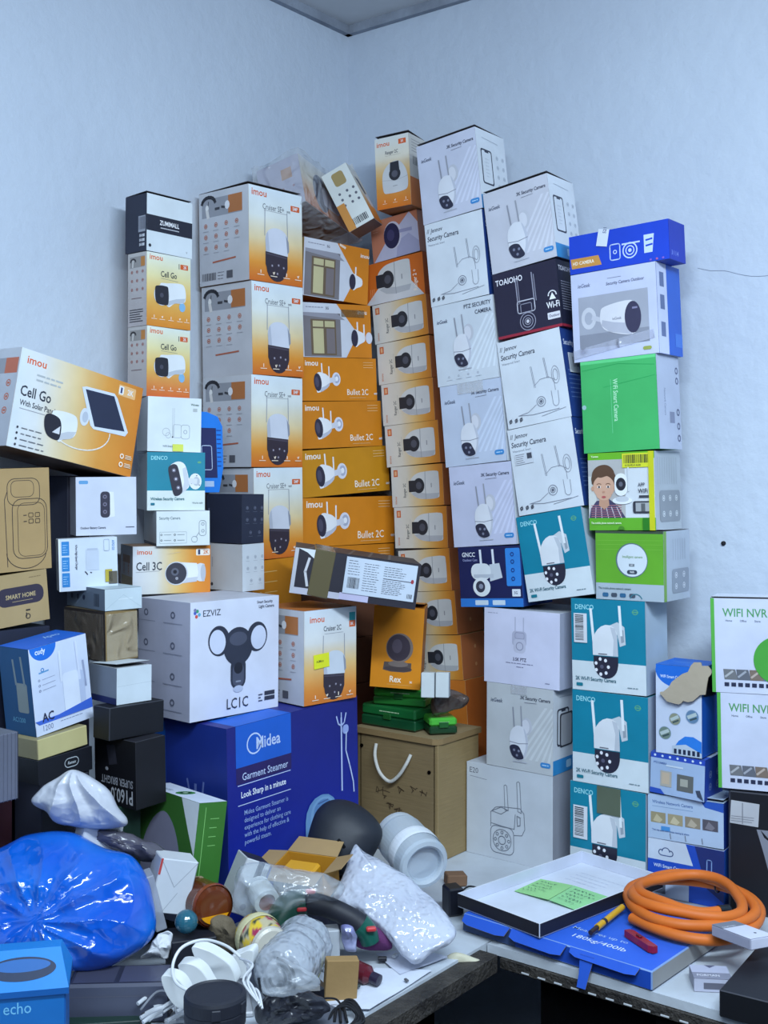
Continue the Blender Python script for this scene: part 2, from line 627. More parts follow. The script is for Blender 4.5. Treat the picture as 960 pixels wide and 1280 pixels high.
def pic_cellgo(f, u, v, s):
    T = f.tf(u, v, s)
    f.ell(*T(.72, .42), s * .17, s * .2, (128, 176, 214), n=14)
    f.blob([T(*p) for p in [(-.5, -.4), (-.1, -.52), (.6, -.58), (.84, -.46), (.92, -.1), (.82, .22), (.3, .3), (-.1, .46)]], (222, 226, 230))
    f.poly([T(*p) for p in [(.82, .22), (.3, .3), (-.1, .46), (-.1, .25), (.4, .1), (.9, .02)]], (184, 190, 200))
    f.poly([T(*p) for p in circ(20, .42, -.4, .02, .44)], (206, 208, 214))
    f.blob([T(*p) for p in [(-.76, -.2), (-.66, -.36), (-.14, -.38), (-.04, -.22), (-.04, .3), (-.16, .42), (-.6, .4), (-.74, .22)]], (40, 40, 50))
    f.ell(*T(-.4, .02), s * .1, s * .1, (70, 70, 84), n=10)


def pic_linecam(f, u, v, s, col=(130, 134, 148), w=.007, flip=1):
    """outline drawing: wall-mounted turning camera with two aerials"""
    T = f.tf(u, v, s, flip=flip)
    L = lambda p, c=False: f.line([T(*q) for q in p], w, col, c)
    L([(-.62, -1.0), (-.54, -.0)])
    L([(-.56, -1.0), (-.48, -.0)])
    L([(.1, -1.25), (.18, -.3)])
    L([(.16, -1.25), (.24, -.3)])
    L([(-.5, -.1), (-.2, -.32), (.25, -.35), (.5, -.2), (.52, .3)])
    f.line([T(*q) for q in circ(18, .2, .62, -.38, .4)], w, col, True)
    f.line([T(*q) for q in circ(14, .12, .62, -.38, .26)], w, col, True)
    L([(.3, .3), (.32, .8)] + circ(8, .16, .47, .82, .2, 180, 360) + [(.64, .35)])
    f.ring(*T(-.28, .68), s * .24, w * 1.4, col)
    f.ring(*T(-.28, .68), s * .14, w * 1.6, col)
    f.ell(*T(-.28, .68), s * .07, s * .07, (96, 100, 116), n=10)
    L([(-1.55, 1.12), (-1.0, 1.05), (-.55, .78)])
    L([(-1.5, 1.12), (-.8, 1.2), (.6, 1.16)])


def barcode(f, u0, v0, u1, v1, bg=(225, 226, 228), n=22, vert=False):
    f.rect(u0, v0, u1, v1, bg)
    R = random.Random(5)
    f.k += 1
    x = .05
    k0 = f.k
    while x < .93:
        f.k = k0
        w = R.choice((.012, .02, .032))
        if vert:
            f.rect(u0 + (u1 - u0) * .1, v0 + (v1 - v0) * x, u1 - (u1 - u0) * .25, v0 + (v1 - v0) * (x + w), (30, 30, 36))
        else:
            f.rect(u0 + (u1 - u0) * x, v0 + (v1 - v0) * .1, u0 + (u1 - u0) * (x + w), v1 - (v1 - v0) * .25, (30, 30, 36))
        x += w + R.choice((.016, .026))


def logo_imou(f, u, v, s, col=(208, 92, 44), rot=0):
    f.text('imou', u, v, s * .94, col, bold=True, rot=rot, sx=1.25)


def icons_row(f, us, v, col=(244, 226, 205)):
    for i, u in enumerate(us):
        f.line([(u - .012, v - .012), (u, v + .008), (u + .016, v - .016)] if i % 2 else [(u, v - .02), (u, v + .012)], .014, col)
        f.line([(u - .06, v + .03), (u + .06, v + .03)], .009, col)


def side_imou(L, rows=3, cols=4, bottom=True, warm=(188, 189, 196)):
    L.grad([(0, (196, 198, 204)), (1, warm)])
    L.rect(.06, .07, .88, .27, (150, 152, 160))
    L.rect(.6, .07, .88, .26, (178, 112, 64))
    L.ell(.58, .17, .05, .06, (226, 226, 230), n=10)
    L.arc(.2, .13, .14, .1, 10, 170, .05, (52, 52, 60), n=8)
    L.line([(.2, .1), (.18, .2)], .015, (60, 60, 66))
    L.ell(.17, .17, .035, .05, (230, 228, 226), n=8)
    L.line([(.17, .2), (.19, .27)], .06, (214, 210, 208))
    L.line([(.34, .19), (.42, .19)], .035, (60, 60, 66))
    L.line([(.47, .18), (.53, .19)], .03, (60, 60, 66))
    us = [.14 + .21 * i for i in range(cols)] if cols == 4 else [.25, .5, .78]
    L.icons(us, [.36 + .12 * i for i in range(rows)], .034, (188, 116, 92), (160, 160, 168), skip=((3, 2),))
    L.line([(.28, .76), (.74, .74)], .022, (176, 98, 74))
    if bottom:
        L.bars(.06, .87, .34, .95, (96, 96, 104), n=10)
        L.dashes(.38, .86, .52, .96, 3, (120, 120, 128), .01)
        L.rect(.56, .87, .68, .95, (88, 88, 96))


def a_cruiser(A, title='Cruiser SE+', barcodes=True, icons=4):
    f = A['F']
    f.grad([(0, (214, 224, 232)), (.3, (216, 220, 216)), (.55, (222, 202, 158)), (.8, (216, 142, 52)), (1, (204, 104, 34))])
    logo_imou(f, .05, .065, .16)
    f.rrect(.78, .13, .95, .19, .01, (204, 92, 40))
    f.text('5MP', .865, .16, .075, WH, 'C', True)
    f.text(title, .25, .2, .125, (92, 96, 106), bold=False, sx=.9)
    f.text('WiFi', .7, .21, .05, (92, 96, 106), bold=True)
    f.line([(.28, .24), (.7, .24)], .006, (150, 150, 156))
    pic_cruiser(f, .5, .57, .43)
    icons_row(f, [.2, .44, .68, .9][:icons] if icons == 4 else [.4, .8], .9)
    side_imou(A['L'], bottom=barcodes)


def a_go(A, tone=0):
    f = A['F']
    b = (204, 98, 46) if tone else (208, 128, 40)
    f.grad([(0, (216, 222, 214)), (.3, (222, 212, 160)), (.6, (222, 176, 92)), (1, b)])
    logo_imou(f, .06, .06, .17)
    f.rrect(.76, .1, .94, .17, .01, (204, 92, 40))
    f.text('2K', .87, .135, .09, WH, 'C', True)
    f.line([(.73, .1), (.73, .17)], .014, (60, 60, 70))
    f.text('Cell Go', .31, .275, .17, (60, 66, 72), bold=True, sx=.92)
    f.line([(.32, .335), (.7, .35)], .006, (140, 140, 130))
    pic_cellgo(f, .5, .56, .42)
    icons_row(f, [.16, .34, .54, .74, .9], .87)
    L = A['L']
    L.grad([(0, (188, 184, 182)), (1, (180, 172, 174))])
    L.rect(.1, .05, .9, .2, (150, 146, 144))
    L.rect(.7, .06, .92, .19, (184, 124, 62))
    L.arc(.28, .12, .14, .1, 0, 180, .06, (60, 56, 60), n=6)
    L.line([(.28, .1), (.26, .19)], .06, (215, 210, 206))
    L.icons([.22, .5, .8], [.26, .38, .5], .055, (160, 92, 84))
    L.line([(.2, .62), (.75, .62)], .02, (110, 80, 84))
    if not tone:
        L.dashes(.1, .76, .9, .95, 6, (60, 58, 66), .03)
    else:
        L.text('2K', .1, .9, .2, (90, 84, 92))


def a_zumi(A):
    f = A['F']
    f.rect(0, 0, 1, 1, (206, 214, 220))
    f.rect(0, .36, 1, .64, (34, 36, 50))
    f.text('ZUMIMALL', .28, .47, .13, (236, 236, 240), bold=True, sx=.92)
    f.line([(.3, .56), (.7, .56)], .016, (180, 182, 190))
    f.ell(.07, .9, .03, .03, (40, 42, 52), n=8)
    f.text('v', .86, .9, .1, (140, 144, 152))
    L = A['L']
    L.rect(0, 0, 1, 1, (40, 44, 62))
    L.rect(.62, .38, .95, .66, (156, 160, 172))
    L.bars(.64, .4, .93, .62, (90, 92, 104), n=9)
    for i in range(3):
        L.rect(.68, .7 + .08 * i, .92, .75 + .08 * i, (206, 208, 216))
        L.text('CE', .7, .73 + .08 * i, .14, (50, 52, 66), bold=True)


def a_wire(A):
    f = A['F']
    f.rect(0, 0, 1, 1, (214, 222, 226))
    for x in (.46, .49):
        f.line([(x, .2), (x, .72)], .006, (160, 166, 174))
    f.rframe(.62, .5, .78, .76, .05, .007, (140, 146, 156))
    f.ring(.7, .63, .035, .008, (130, 136, 148))
    f.rframe(.47, .5, .62, .74, .03, .006, (150, 156, 166))
    f.ring(.34, .64, .07, .006, (150, 156, 166))
    f.ring(.38, .7, .05, .005, (150, 156, 166))
    f.ell(.46, .73, .015, .015, (70, 74, 84), n=6)
    f.text('Winees', .8, .12, .065, (86, 110, 96), bold=True)
    f.rect(.84, .19, .92, .25, (176, 182, 184))
    f.text('WiFi Smart Camera', .28, .9, .055, (130, 138, 144), bold=True)


def a_dencow(A):
    f = A['F']
    f.rect(0, 0, 1, .66, (14, 128, 152))
    f.rect(0, .66, 1, 1, (212, 222, 220))
    f.text('DENCO', .06, .1, .11, (150, 216, 224), bold=True)
    f.ell(.9, .17, .035, .02, (92, 160, 120), n=10)
    f.ell(.83, .5, .11, .14, (222, 226, 232), n=20)
    f.ell(.85, .5, .06, .08, (180, 186, 196), n=16)
    for a in (40, 160, 280):
        f.ell(.84 + .08 * cos(radians(a)), .5 + .1 * sin(radians(a)), .012, .012, (90, 100, 110), n=6)
    f.line([(.6, .48), (.84, .5)], .09, (210, 214, 222))
    T = f.tf(.54, .46, .3)
    f.blob([T(*p) for p in [(-.5, -.55), (-.3, -.92), (.1, -1.0), (.42, -.7), (.62, .3), (.45, .62), (.15, .85), (-.1, .98)]], (226, 230, 234))
    f.poly([T(*p) for p in [(.42, -.7), (.62, .3), (.45, .62), (.15, .85), (.32, .2), (.22, -.6)]], (196, 202, 212))
    f.blob([T(*p) for p in [(-.6, -.5), (-.45, -.8), (-.2, -.85), (-.02, -.6), (.22, .55), (.14, .85), (-.1, .98), (-.32, .8)]], (42, 40, 56))
    for x, y in ((-.28, -.5), (-.16, .0), (-.02, .5)):
        f.ell(*T(x, y), .035, .035, (110, 108, 128), n=10)
        f.ell(*T(x, y), .015, .015, (214, 214, 226), n=8)
    f.text('Wireless Security Camera', .06, .8, .082, (40, 104, 116), bold=True, sx=.9)
    f.rrect(.06, .87, .13, .91, .01, (14, 110, 134))
    f.text('Works with', .78, .87, .05, (90, 110, 116))


def a_secbox(A):
    f = A['F']
    f.rect(0, 0, 1, 1, (212, 220, 222))
    f.text('Security Camera', .05, .2, .088, (84, 104, 112), bold=True, sx=.9)
    f.rframe(.06, .6, .56, .93, .01, .006, (150, 160, 166))
    for u in (.09, .34):
        for v in (.68, .84):
            f.ring(u, v, .02, .009, (70, 80, 90), n=8)
            f.line([(u + .05, v), (u + .18, v)], .011, (140, 150, 156))
    f.rframe(.8, .28, .93, .72, .05, .008, (120, 130, 140))
    f.ring(.87, .38, .03, .008, (120, 130, 140))
    f.ring(.87, .58, .03, .008, (120, 130, 140))
    f.ring(.71, .82, .06, .008, (140, 150, 158))
    f.line([(.74, .75), (.8, .62)], .01, (140, 150, 158))
    A['L'].grad([(0, (186, 190, 194)), (1, (176, 176, 180))])
    A['L'].rect(.0, .93, 1, 1, (70, 70, 80))


def a_cell3(A):
    f = A['F']
    f.grad([(0, (206, 210, 218)), (.3, (216, 214, 208)), (.55, (222, 188, 120)), (.8, (218, 140, 50)), (1, (210, 124, 40))], horiz=True)
    logo_imou(f, .05, .12, .11)
    f.text('Cell 3C', .04, .42, .17, (58, 62, 74), bold=True, sx=.85)
    f.line([(.04, .54), (.34, .52)], .006, (150, 150, 156))
    f.rrect(.81, .07, .99, .21, .012, (232, 226, 216))
    f.text('2K', .94, .14, .085, (206, 110, 44), 'C', True)
    f.line([(.85, .1), (.85, .18)], .03, (56, 62, 96))
    T = f.tf(.68, .58, .2)
    f.poly([T(*p) for p in [(.55, -.5), (.95, -.62), (1.2, -.55), (1.28, 0), (1.2, .55), (.9, .55), (.55, .4)]], (206, 210, 216))
    f.ell(*T(1.12, 0), .035, .11, (176, 180, 190), n=16)
    f.poly([T(*p) for p in [(-.65, -.72), (.7, -.62), (.8, 0), (.7, .55), (-.6, .68)]], (224, 227, 230))
    f.poly([T(*p) for p in [(-.6, .68), (.7, .55), (.78, .25), (-.4, .35)]], (190, 194, 204))
    f.ell(*T(-.62, 0), .15, .15, (202, 206, 214), n=26)
    f.ell(*T(-.64, 0), .135, .137, (56, 56, 68), n=26)
    f.ell(*T(-.72, -.1), .05, .05, (92, 94, 108), n=14)
    f.ell(*T(-.72, -.1), .025, .025, (30, 30, 40), n=10)
    f.ell(*T(-.6, .32), .02, .02, (150, 150, 160), n=8)
    f.line([(.44, .17), (.6, .13)], .004, (220, 200, 170))
    L = A['L']
    L.grad([(0, (176, 180, 192)), (1, (166, 160, 162))])
    L.rect(.2, .2, .8, .36, (150, 110, 84))
    L.icons([.3, .68], [.42, .54], .06, (170, 120, 96))
    L.rect(.1, .64, 1, .9, (158, 138, 104))


def a_sol(A):
    f = A['F']
    f.grad([(0, (204, 212, 220)), (.18, (212, 214, 214)), (.45, (218, 194, 144)), (.7, (212, 148, 66)), (1, (204, 124, 40))], horiz=True)
    logo_imou(f, .05, .1, .085)
    f.text('Cell Go', .035, .42, .105, (44, 48, 62), bold=True, sx=.95)
    f.text('With Solar Panel', .045, .54, .056, (44, 48, 62), bold=True, sx=.95)
    f.line([(.05, .6), (.24, .6)], .004, (140, 140, 150))
    f.rrect(.79, .04, .94, .16, .008, (228, 178, 118))
    f.text('2K', .895, .1, .06, WH, 'C', True)
    f.rrect(.795, .055, .835, .145, .008, (232, 234, 240))
    f.line([(.815, .075), (.815, .125)], .016, (60, 66, 110))
    f.dashes(.14, .2, .36, .3, 2, (170, 176, 180), .01)
    # solar panel
    f.ell(.545, .5, .038, .058, (208, 214, 224), n=18)
    f.ell(.55, .5, .024, .036, (178, 186, 200), n=14)
    f.poly([(.49, .2), (.525, .18), (.76, .16), (.79, .2), (.92, .53), (.9, .58), (.63, .6), (.6, .57)], (208, 216, 232))
    f.poly([(.52, .21), (.76, .19), (.89, .53), (.635, .57)], (42, 48, 72))
    f.arc(.52, .62, .25, .14, -125, 5, .008, (226, 222, 214))
    # camera
    T = f.tf(.36, .68, .14)
    f.blob([T(*p) for p in [(-.5, -.5), (-.1, -.72), (.7, -.72), (.95, -.5), (.98, 0), (.8, .32), (.3, .5), (0, .6)]], (222, 226, 228))
    f.poly([T(*p) for p in [(.98, 0), (.8, .32), (.3, .5), (0, .6), (.02, .3), (.5, .1)]], (190, 194, 202))
    f.blob([T(*p) for p in [(-.85, -.3), (-.62, -.48), (-.1, -.4), (.1, -.1), (.12, .42), (-.05, .6), (-.55, .5), (-.8, .15)]], (36, 36, 48))
    f.poly([T(*p) for p in [(-.35, .3), (.05, -.05), (.06, .32)]], (206, 208, 214))
    for i in range(4):
        v = .79 + .058 * i
        f.ell(.055, v, .008, .008, (48, 50, 62), n=6)
        f.dashes(.085, v - .02, .3, v + .02, 1, (110, 112, 120), .005, seed=i + 3, fill=.9)
    for v in (.8, .89):
        f.ring(.895, v, .018, .008, (240, 226, 206), n=10)
        f.dashes(.925, v - .025, .99, v + .025, 3, (238, 214, 184), .005, seed=5)
    L = A['L']
    L.grad([(0, (190, 194, 202)), (1, (168, 172, 182))])
    L.rect(.3, .1, .98, .26, (150, 152, 160))
    L.rect(.72, .1, .98, .26, (190, 108, 84))
    L.icons([.5, .84], [.36, .5, .64], .05, (186, 106, 84))


def a_bullet(A, c=(206, 128, 26)):
    f = A['F']
    f.rect(0, 0, 1, 1, c)
    f.text('imou', .05, .13, .095, (238, 234, 228), bold=True, sx=1.2)
    pic_bullet(f, .29, .55, .165)
    f.text('Bullet 2C', .585, .8, .105, (240, 234, 222), bold=False, sx=1)
    f.text('4MP', .955, .84, .035, WH, bold=True)
    f.line([(.62, .93), (.84, .93)], .003, (230, 200, 150))
    for i in range(3):
        f.line([(.82, .1 + .06 * i), (.95, .1 + .06 * i)], .004, (236, 204, 150))


def a_window(A, n=0):
    f = A['F']
    f.rect(0, 0, 1, 1, (204, 124, 30))
    f.poly([(0, 1), (0, 0), (.5, 0), (.8, .55), (.62, 1)], (200, 204, 216))
    f.rect(.02, .18, .55, .99, (120, 116, 122))
    f.poly([(.02, .18), (.5, .18), (.62, .3), (.02, .24)], (146, 146, 158))
    f.rect(.12, .3, .48, .96, (106, 90, 72))
    f.rect(.15, .33, .3, .44, (190, 182, 142))
    f.rect(.32, .33, .46, .44, (190, 182, 142))
    f.rect(.15, .47, .3, .93, (190, 182, 142))
    f.rect(.34, .47, .46, .93, (120, 112, 116))
    f.dashes(.06, .04, .4, .12, 1, (150, 152, 166), .012, seed=4)
    f.text('5G', .34, .09, .05, (80, 82, 96), bold=True)
    T = f.tf(.82, .62, .13)
    f.line([T(-.2, -1.4), T(-.2, -.5)], .02, (226, 226, 232))
    if n:
        f.line([T(.55, -1.2), T(.55, -.3)], .02, (226, 226, 232))
        f.ell(*T(1.1, 0), .05, .07, (204, 206, 220), n=16)
    f.blob([T(*p) for p in [(-.6, -.66), (.0, -.6), (.55, -.36), (.66, .0), (.55, .34), (.0, .6), (-.5, .8)]], (220, 222, 230))
    f.ell(*T(-.55, .05), .05, .1, (48, 46, 66), n=24)
    f.text('imou', .86 if not n else .8, .14, .085, (238, 234, 228), bold=True, sx=1.1)
    if not n:
        f.line([(.54, .02), (.62, .06)], .03, (226, 206, 190))
    A['L'].rect(0, 0, 1, 1, (190, 168, 110))


def a_rtop(A):
    f = A['F']
    f.grad([(0, (210, 212, 210)), (.3, (216, 208, 190)), (.6, (214, 160, 84)), (1, (204, 110, 32))])
    logo_imou(f, .05, .09, .22)
    f.rect(.7, .06, .92, .13, (204, 92, 44))
    f.text('2K', .81, .095, .1, WH, 'C', True)
    f.text('Ranger 2C', .3, .22, .14, (90, 92, 98), bold=True, sx=.85)
    f.line([(.3, .265), (.75, .265)], .006, (160, 150, 140))
    T = f.tf(.56, .58, .62)
    f.blob([T(*p) for p in [(-.55, .55), (-.6, 0), (-.5, -.35), (-.2, -.62), (.2, -.66), (.46, -.4), (.6, 0), (.58, .5), (.3, .62), (-.3, .64)]], (198, 200, 204))
    f.line([T(-.58, .06), T(0, .14), T(.6, .02)], .008, (150, 152, 158))
    f.ell(*T(0, -.14), .17, .17, (44, 44, 52), n=20)
    f.poly([T(-.2, -.64), T(.2, -.66), T(.24, -.14), T(-.24, -.12)], (44, 44, 52))
    f.ell(*T(0, -.14), .09, .09, (84, 84, 96), n=14)
    f.line([T(-.1, .36), T(.1, .35)], .018, (150, 150, 156))
    icons_row(f, [.24, .54, .86], .9)
    R = A['R']
    R.rect(0, 0, 1, .6, (196, 194, 190))
    R.rect(0, .6, 1, 1, (190, 112, 60))
    R.bars(.2, .3, .8, .42, (70, 68, 74), n=8)
    R.dashes(.15, .05, .9, .25, 5, (120, 118, 122), .015)


def a_r0(A):
    f = A['F']
    f.rect(0, 0, 1, 1, (186, 118, 92))
    f.poly([(.02, 1), (.34, .52), (.66, .2), (.84, 0), (1, .3), (1, 1)], (182, 182, 206))
    f.poly([(.5, 1), (.56, .62), (.8, .5), (1, .75), (1, 1)], (160, 160, 190))
    f.ell(.46, .45, .19, .24, (196, 192, 208), n=24)
    f.ell(.44, .46, .17, .22, (44, 42, 74), n=24)
    f.ell(.42, .44, .08, .1, (66, 62, 100), n=16)
    f.line([(.62, .4), (.86, .42)], .06, (150, 150, 184))
    f.dashes(.05, .08, .2, .3, 4, (206, 160, 140), .01)
    A['R'].rect(0, 0, 1, 1, (150, 110, 100))


def a_r1(A):
    f = A['F']
    f.rect(0, 0, 1, 1, (206, 104, 34))
    f.poly([(.02, 1), (.3, .55), (.62, .5), (.7, .42), (.99, 1)], (206, 206, 210))
    pic_ranger(f, .5, .46, .42)
    f.text('Ranger 2 +', .86, .88, .095, (240, 226, 214), bold=True, rot=90, sx=.9)
    f.text('imou', .06, .5, .07, (240, 210, 190), bold=True, rot=90)
    for i in range(3):
        f.line([(.12 + .03 * i, .62), (.12 + .03 * i, .9)], .004, (236, 180, 140))
    A['R'].rect(0, 0, 1, 1, (150, 76, 40))


def a_ranger(A, seed=0):
    f = A['F']
    R = random.Random(seed)
    w = R.uniform(-.03, .03)
    f.grad([(0, (206, 204, 202)), (.32 + w, (212, 204, 190)), (.6 + w, (216, 178, 116)), (.86, (212, 142, 56)), (1, (204, 126, 46))], horiz=True)
    f.rect(.05, .08, .13, .25, (198, 96, 50))
    f.rect(.07, .11, .11, .22, (222, 170, 130))
    logo_imou(f, .075, .93, .07, (196, 120, 84), rot=90)
    f.text('Ranger 2C', .255, .78, .085, (104, 104, 104), bold=True, rot=90, sx=.85)
    f.line([(.31, .3), (.31, .74)], .004, (160, 158, 156))
    pic_ranger(f, .625, .5, .43)
    A['R'].rect(0, 0, 1, 1, (178, 104, 62))
    A['R'].ell(.5, .3, .04, .04, (210, 150, 100), n=8)
    A['R'].ell(.5, .7, .04, .04, (210, 150, 100), n=8)


def a_rex(A):
    f = A['F']
    f.rect(0, 0, 1, 1, (212, 132, 20))
    f.poly([(.24, .78), (.26, .68), (.8, .68), (.8, .78), (.66, .8), (.4, .8)], (86, 74, 70))
    f.ell(.54, .76, .28, .05, (70, 60, 62), n=22)
    f.ell(.54, .7, .2, .06, (116, 104, 100), n=22)
    f.ell(.55, .5, .27, .29, (128, 112, 104), n=28)
    f.ell(.53, .5, .235, .265, (64, 54, 66), n=28)
    f.ell(.5, .48, .1, .14, (88, 78, 92), n=20)
    f.text('Rex', .38, .89, .2, (240, 232, 214), bold=True)
    f.text('3K', .78, .915, .07, (240, 232, 214), bold=True)
    f.line([(.34, .955), (.84, .955)], .005, (232, 190, 110))


def a_geek(A, title='3K Security Camera', side=True, c=(196, 200, 212), cam=(.47, .62, .3)):
    f = A['F']
    f.rect(0, 0, 1, 1, c)
    lt = tuple(min(255, x + 14) for x in c)
    for i in range(7):  # pale sweeping stripes of the print
        x = .5 + .09 * i
        f.poly([(x - .12, .86), (x - .08, .86), (min(1, x + .42), .22 + max(0, x + .42 - 1) * .9), (min(1, x + .38), .22 + max(0, x + .38 - 1) * .9)], lt)
    f.text('ieGeek', .06, .205, .085, (84, 92, 112), bold=True, shear=.15)
    if title == 'PTZ':
        f.text('PTZ SECURITY', .97, .08, .092, (60, 66, 84), 'R', True)
        f.text('CAMERA', .97, .17, .092, (60, 66, 84), 'R', True)
        for i in range(4):
            f.ring(.2 + .16 * i, .9, .014, .005, (150, 156, 170), n=8)
            f.line([(.16 + .16 * i, .94), (.25 + .16 * i, .94)], .005, (160, 166, 178))
    else:
        f.text(title, .96, .135, .074, (50, 56, 76), 'R', True, shear=.12)
        f.line([(.58, .19), (.76, .185)], .006, (110, 114, 130))
        f.rrect(.82, .86, .97, .92, .03, (60, 132, 196))
        f.dashes(.85, .87, .95, .91, 1, (180, 210, 236), .012)
    pic_bulbcam(f, *cam)
    R = A['R']
    R.rect(0, 0, 1, 1, (208, 214, 222))
    if side:
        R.rect(0, .83, 1, 1, (50, 138, 200))
        R.rrect(.42, .87, .58, .96, .03, (170, 210, 236))
        R.rrect(.12, .24, .5, .68, .05, (50, 54, 70))
        R.rrect(.15, .26, .47, .66, .04, (208, 214, 222))
        R.line([(.26, .27), (.38, .27)], .03, (50, 54, 70))
        R.icons([.68, .88], [.3, .42, .54, .66], .04, (170, 178, 190))
        R.line([(.2, .1), (.75, .12)], .012, (170, 178, 190))
        R.dashes(.25, .34, .4, .6, 6, (180, 186, 196), .01)


def a_jennov(A, sticker=False, top=True):
    f = A['F']
    f.rect(0, 0, 1, 1, (206, 213, 222))
    f.text('JENNOV' if 0 else 'Jennov', .1, .09, .1, (54, 60, 76), bold=True, shear=.2)
    f.text('//', .03, .09, .1, (54, 60, 76), bold=True, shear=.1)
    f.text('Security Camera', .03, .185, .118, (48, 54, 72), bold=True, shear=.12, sx=.93)
    f.text('Waterproof, Smart', .04, .26, .05, (110, 116, 130), bold=False)
    pic_linecam(f, .66, .6, .3)
    for i, ch in enumerate((.05, .14, .22)):
        f.ring(ch + .01, .92, .026, .012, (56, 60, 74), n=7)
        f.line([(ch - .005, .945), (ch + .025, .895)], .01, (56, 60, 74))
    f.line([(.56, .93), (.94, .885)], .005, (130, 136, 150))
    R = A['R']
    R.rect(0, 0, 1, 1, (34, 62, 128))
    R.text('Security Camera', .06, .16, .16, (214, 222, 238), bold=True, sx=.9)
    R.dashes(.1, .45, .9, .8, 7, (90, 116, 172), .015)


def a_gncc(A):
    f = A['F']
    f.rect(0, 0, 1, 1, (28, 34, 80))
    f.rect(0, .86, 1, 1, (46, 118, 200))
    f.rrect(.76, .04, .99, .66, .02, (52, 132, 214))
    f.rrect(.24, .89, .45, .97, .01, (200, 216, 230))
    f.rrect(.52, .89, .72, .97, .01, (200, 216, 230))
    f.text('GNCC', .06, .13, .1, (226, 230, 240), bold=True)
    f.text('Outdoor Cam', .07, .22, .055, (150, 156, 200), bold=True)
    for x in (.36, .56):
        f.line([(x, .06), (x + .01, .34)], .035, (220, 226, 236))
    f.poly([(.5, .3), (.66, .28), (.7, .52), (.5, .58)], (196, 204, 214))
    f.rrect(.2, .28, .52, .55, .1, (218, 224, 230))
    f.rect(.24, .46, .56, .52, (184, 192, 204))
    f.ell(.36, .67, .14, .13, (222, 228, 232), n=24)
    f.ell(.34, .665, .075, .08, (58, 60, 76), n=18)
    f.ell(.35, .66, .035, .035, (140, 146, 164), n=12)
    f.rrect(.84, .71, .97, .83, .01, (216, 222, 232))
    f.text('5G', .87, .77, .06, (30, 34, 70), bold=True)
    for i, v in enumerate((.14, .26, .4, .54)):
        f.ring(.87, v, .03, .012, (30, 60, 130), n=8)


def a_toaioho(A):
    f = A['F']
    f.rect(0, 0, 1, 1, (38, 36, 58))
    f.rect(0, .96, 1, 1, (150, 40, 60))
    f.text('TOAIOHO', .04, .15, .13, (232, 232, 240), bold=True, sx=.95)
    g = (150, 150, 168)
    T = f.tf(.5, .62, .3)
    for x, y in ((-.48, -1.45), (.38, -1.55)):
        f.line([T(x, y), T(x + .02, -.25)], .016, g)
        f.line([T(x + .1, y + .1), T(x + .12, -.25)], .01, g)
    f.rframe(.35, .5, .62, .68, .03, .014, (196, 196, 210))
    f.rframe(.4, .55, .57, .68, .02, .01, g)
    for r in (.125, .085, .05):
        f.ring(.49, .82, r, .011, g)
    f.ell(.49, .82, .025, .025, (206, 206, 216), n=10)
    f.text('Wi-Fi', .8, .66, .14, (236, 236, 242), bold=True, sx=.85)
    f.arc(.9, .52, .06, .06, 0, 180, .016, (236, 236, 242))
    f.poly([(.85, .58), (.9, .48), (.95, .58)], (236, 236, 242))
    f.rrect(.8, .77, .99, .87, .01, (216, 216, 226))
    f.text('Outdoor', .82, .82, .06, (60, 58, 80), bold=True)
    R = A['R']
    R.rect(0, 0, 1, 1, (32, 34, 54))
    R.text('TOAIOHO', .06, .12, .14, (226, 226, 236), bold=True)
    R.dashes(.1, .3, .85, .75, 12, (150, 152, 170), .014)
    R.rect(0, .96, 1, 1, (150, 40, 60))


def a_denco(A, code=True):
    f = A['F']
    f.rect(0, 0, 1, .68, (12, 126, 154))
    f.rect(0, .68, 1, 1, (206, 216, 222))
    f.text('DENCO', .05, .09, .1, (150, 216, 226), bold=True)
    f.ring(.87, .12, .04, .012, (86, 160, 128), ry=.034)
    f.line([(.83, .12), (.91, .12)], .014, (86, 160, 128))
    pic_denco(f, .47, .46, .32)
    f.text('2K WI-FI Security Camera', .05, .87, .074, (44, 96, 112), bold=True, sx=.94)
    f.rrect(.06, .92, .15, .955, .01, (24, 120, 140))
    f.dashes(.76, .91, .92, .95, 1, (120, 140, 150), .01)
    A['R'].rect(0, 0, 1, 1, (172, 188, 204))
    A['L'].rect(0, 0, 1, 1, (176, 190, 204))


def a_hd(A):
    f = A['F']
    f.rect(0, 0, 1, 1, (26, 64, 190))
    f.poly([(.02, .86), (.01, .6), (.3, .6), (.33, .86)], (198, 142, 70))
    f.text('HD CAMERA', .03, .73, .052, (240, 232, 214), bold=True, sx=1.02)
    w = (190, 206, 240)
    f.rframe(.42, .4, .52, .8, .02, .01, w)
    f.ring(.47, .6, .02, .008, w)
    f.poly([(.54, .42), (.72, .42), (.72, .46), (.54, .46)], w)
    f.ring(.62, .62, .075, .012, w)
    f.ring(.62, .62, .045, .01, w)
    f.ell(.62, .62, .018, .018, w, n=8)
    f.poly([(.76, .3), (.86, .3), (.84, .76), (.76, .76)], w)
    f.line([(.78, .44), (.84, .42)], .016, (26, 64, 190))
    f.line([(.78, .58), (.84, .56)], .016, (26, 64, 190))
    for i, c in enumerate(((120, 90, 190), (170, 90, 150), (120, 90, 190))):
        f.ell(.82 + .06 * i, .95, .012, .01, c, n=8)
    R = A['R']
    R.rect(0, 0, 1, 1, (22, 50, 168))
    R.text('3 1 1 4', .12, .82, .2, (130, 150, 220), bold=True)


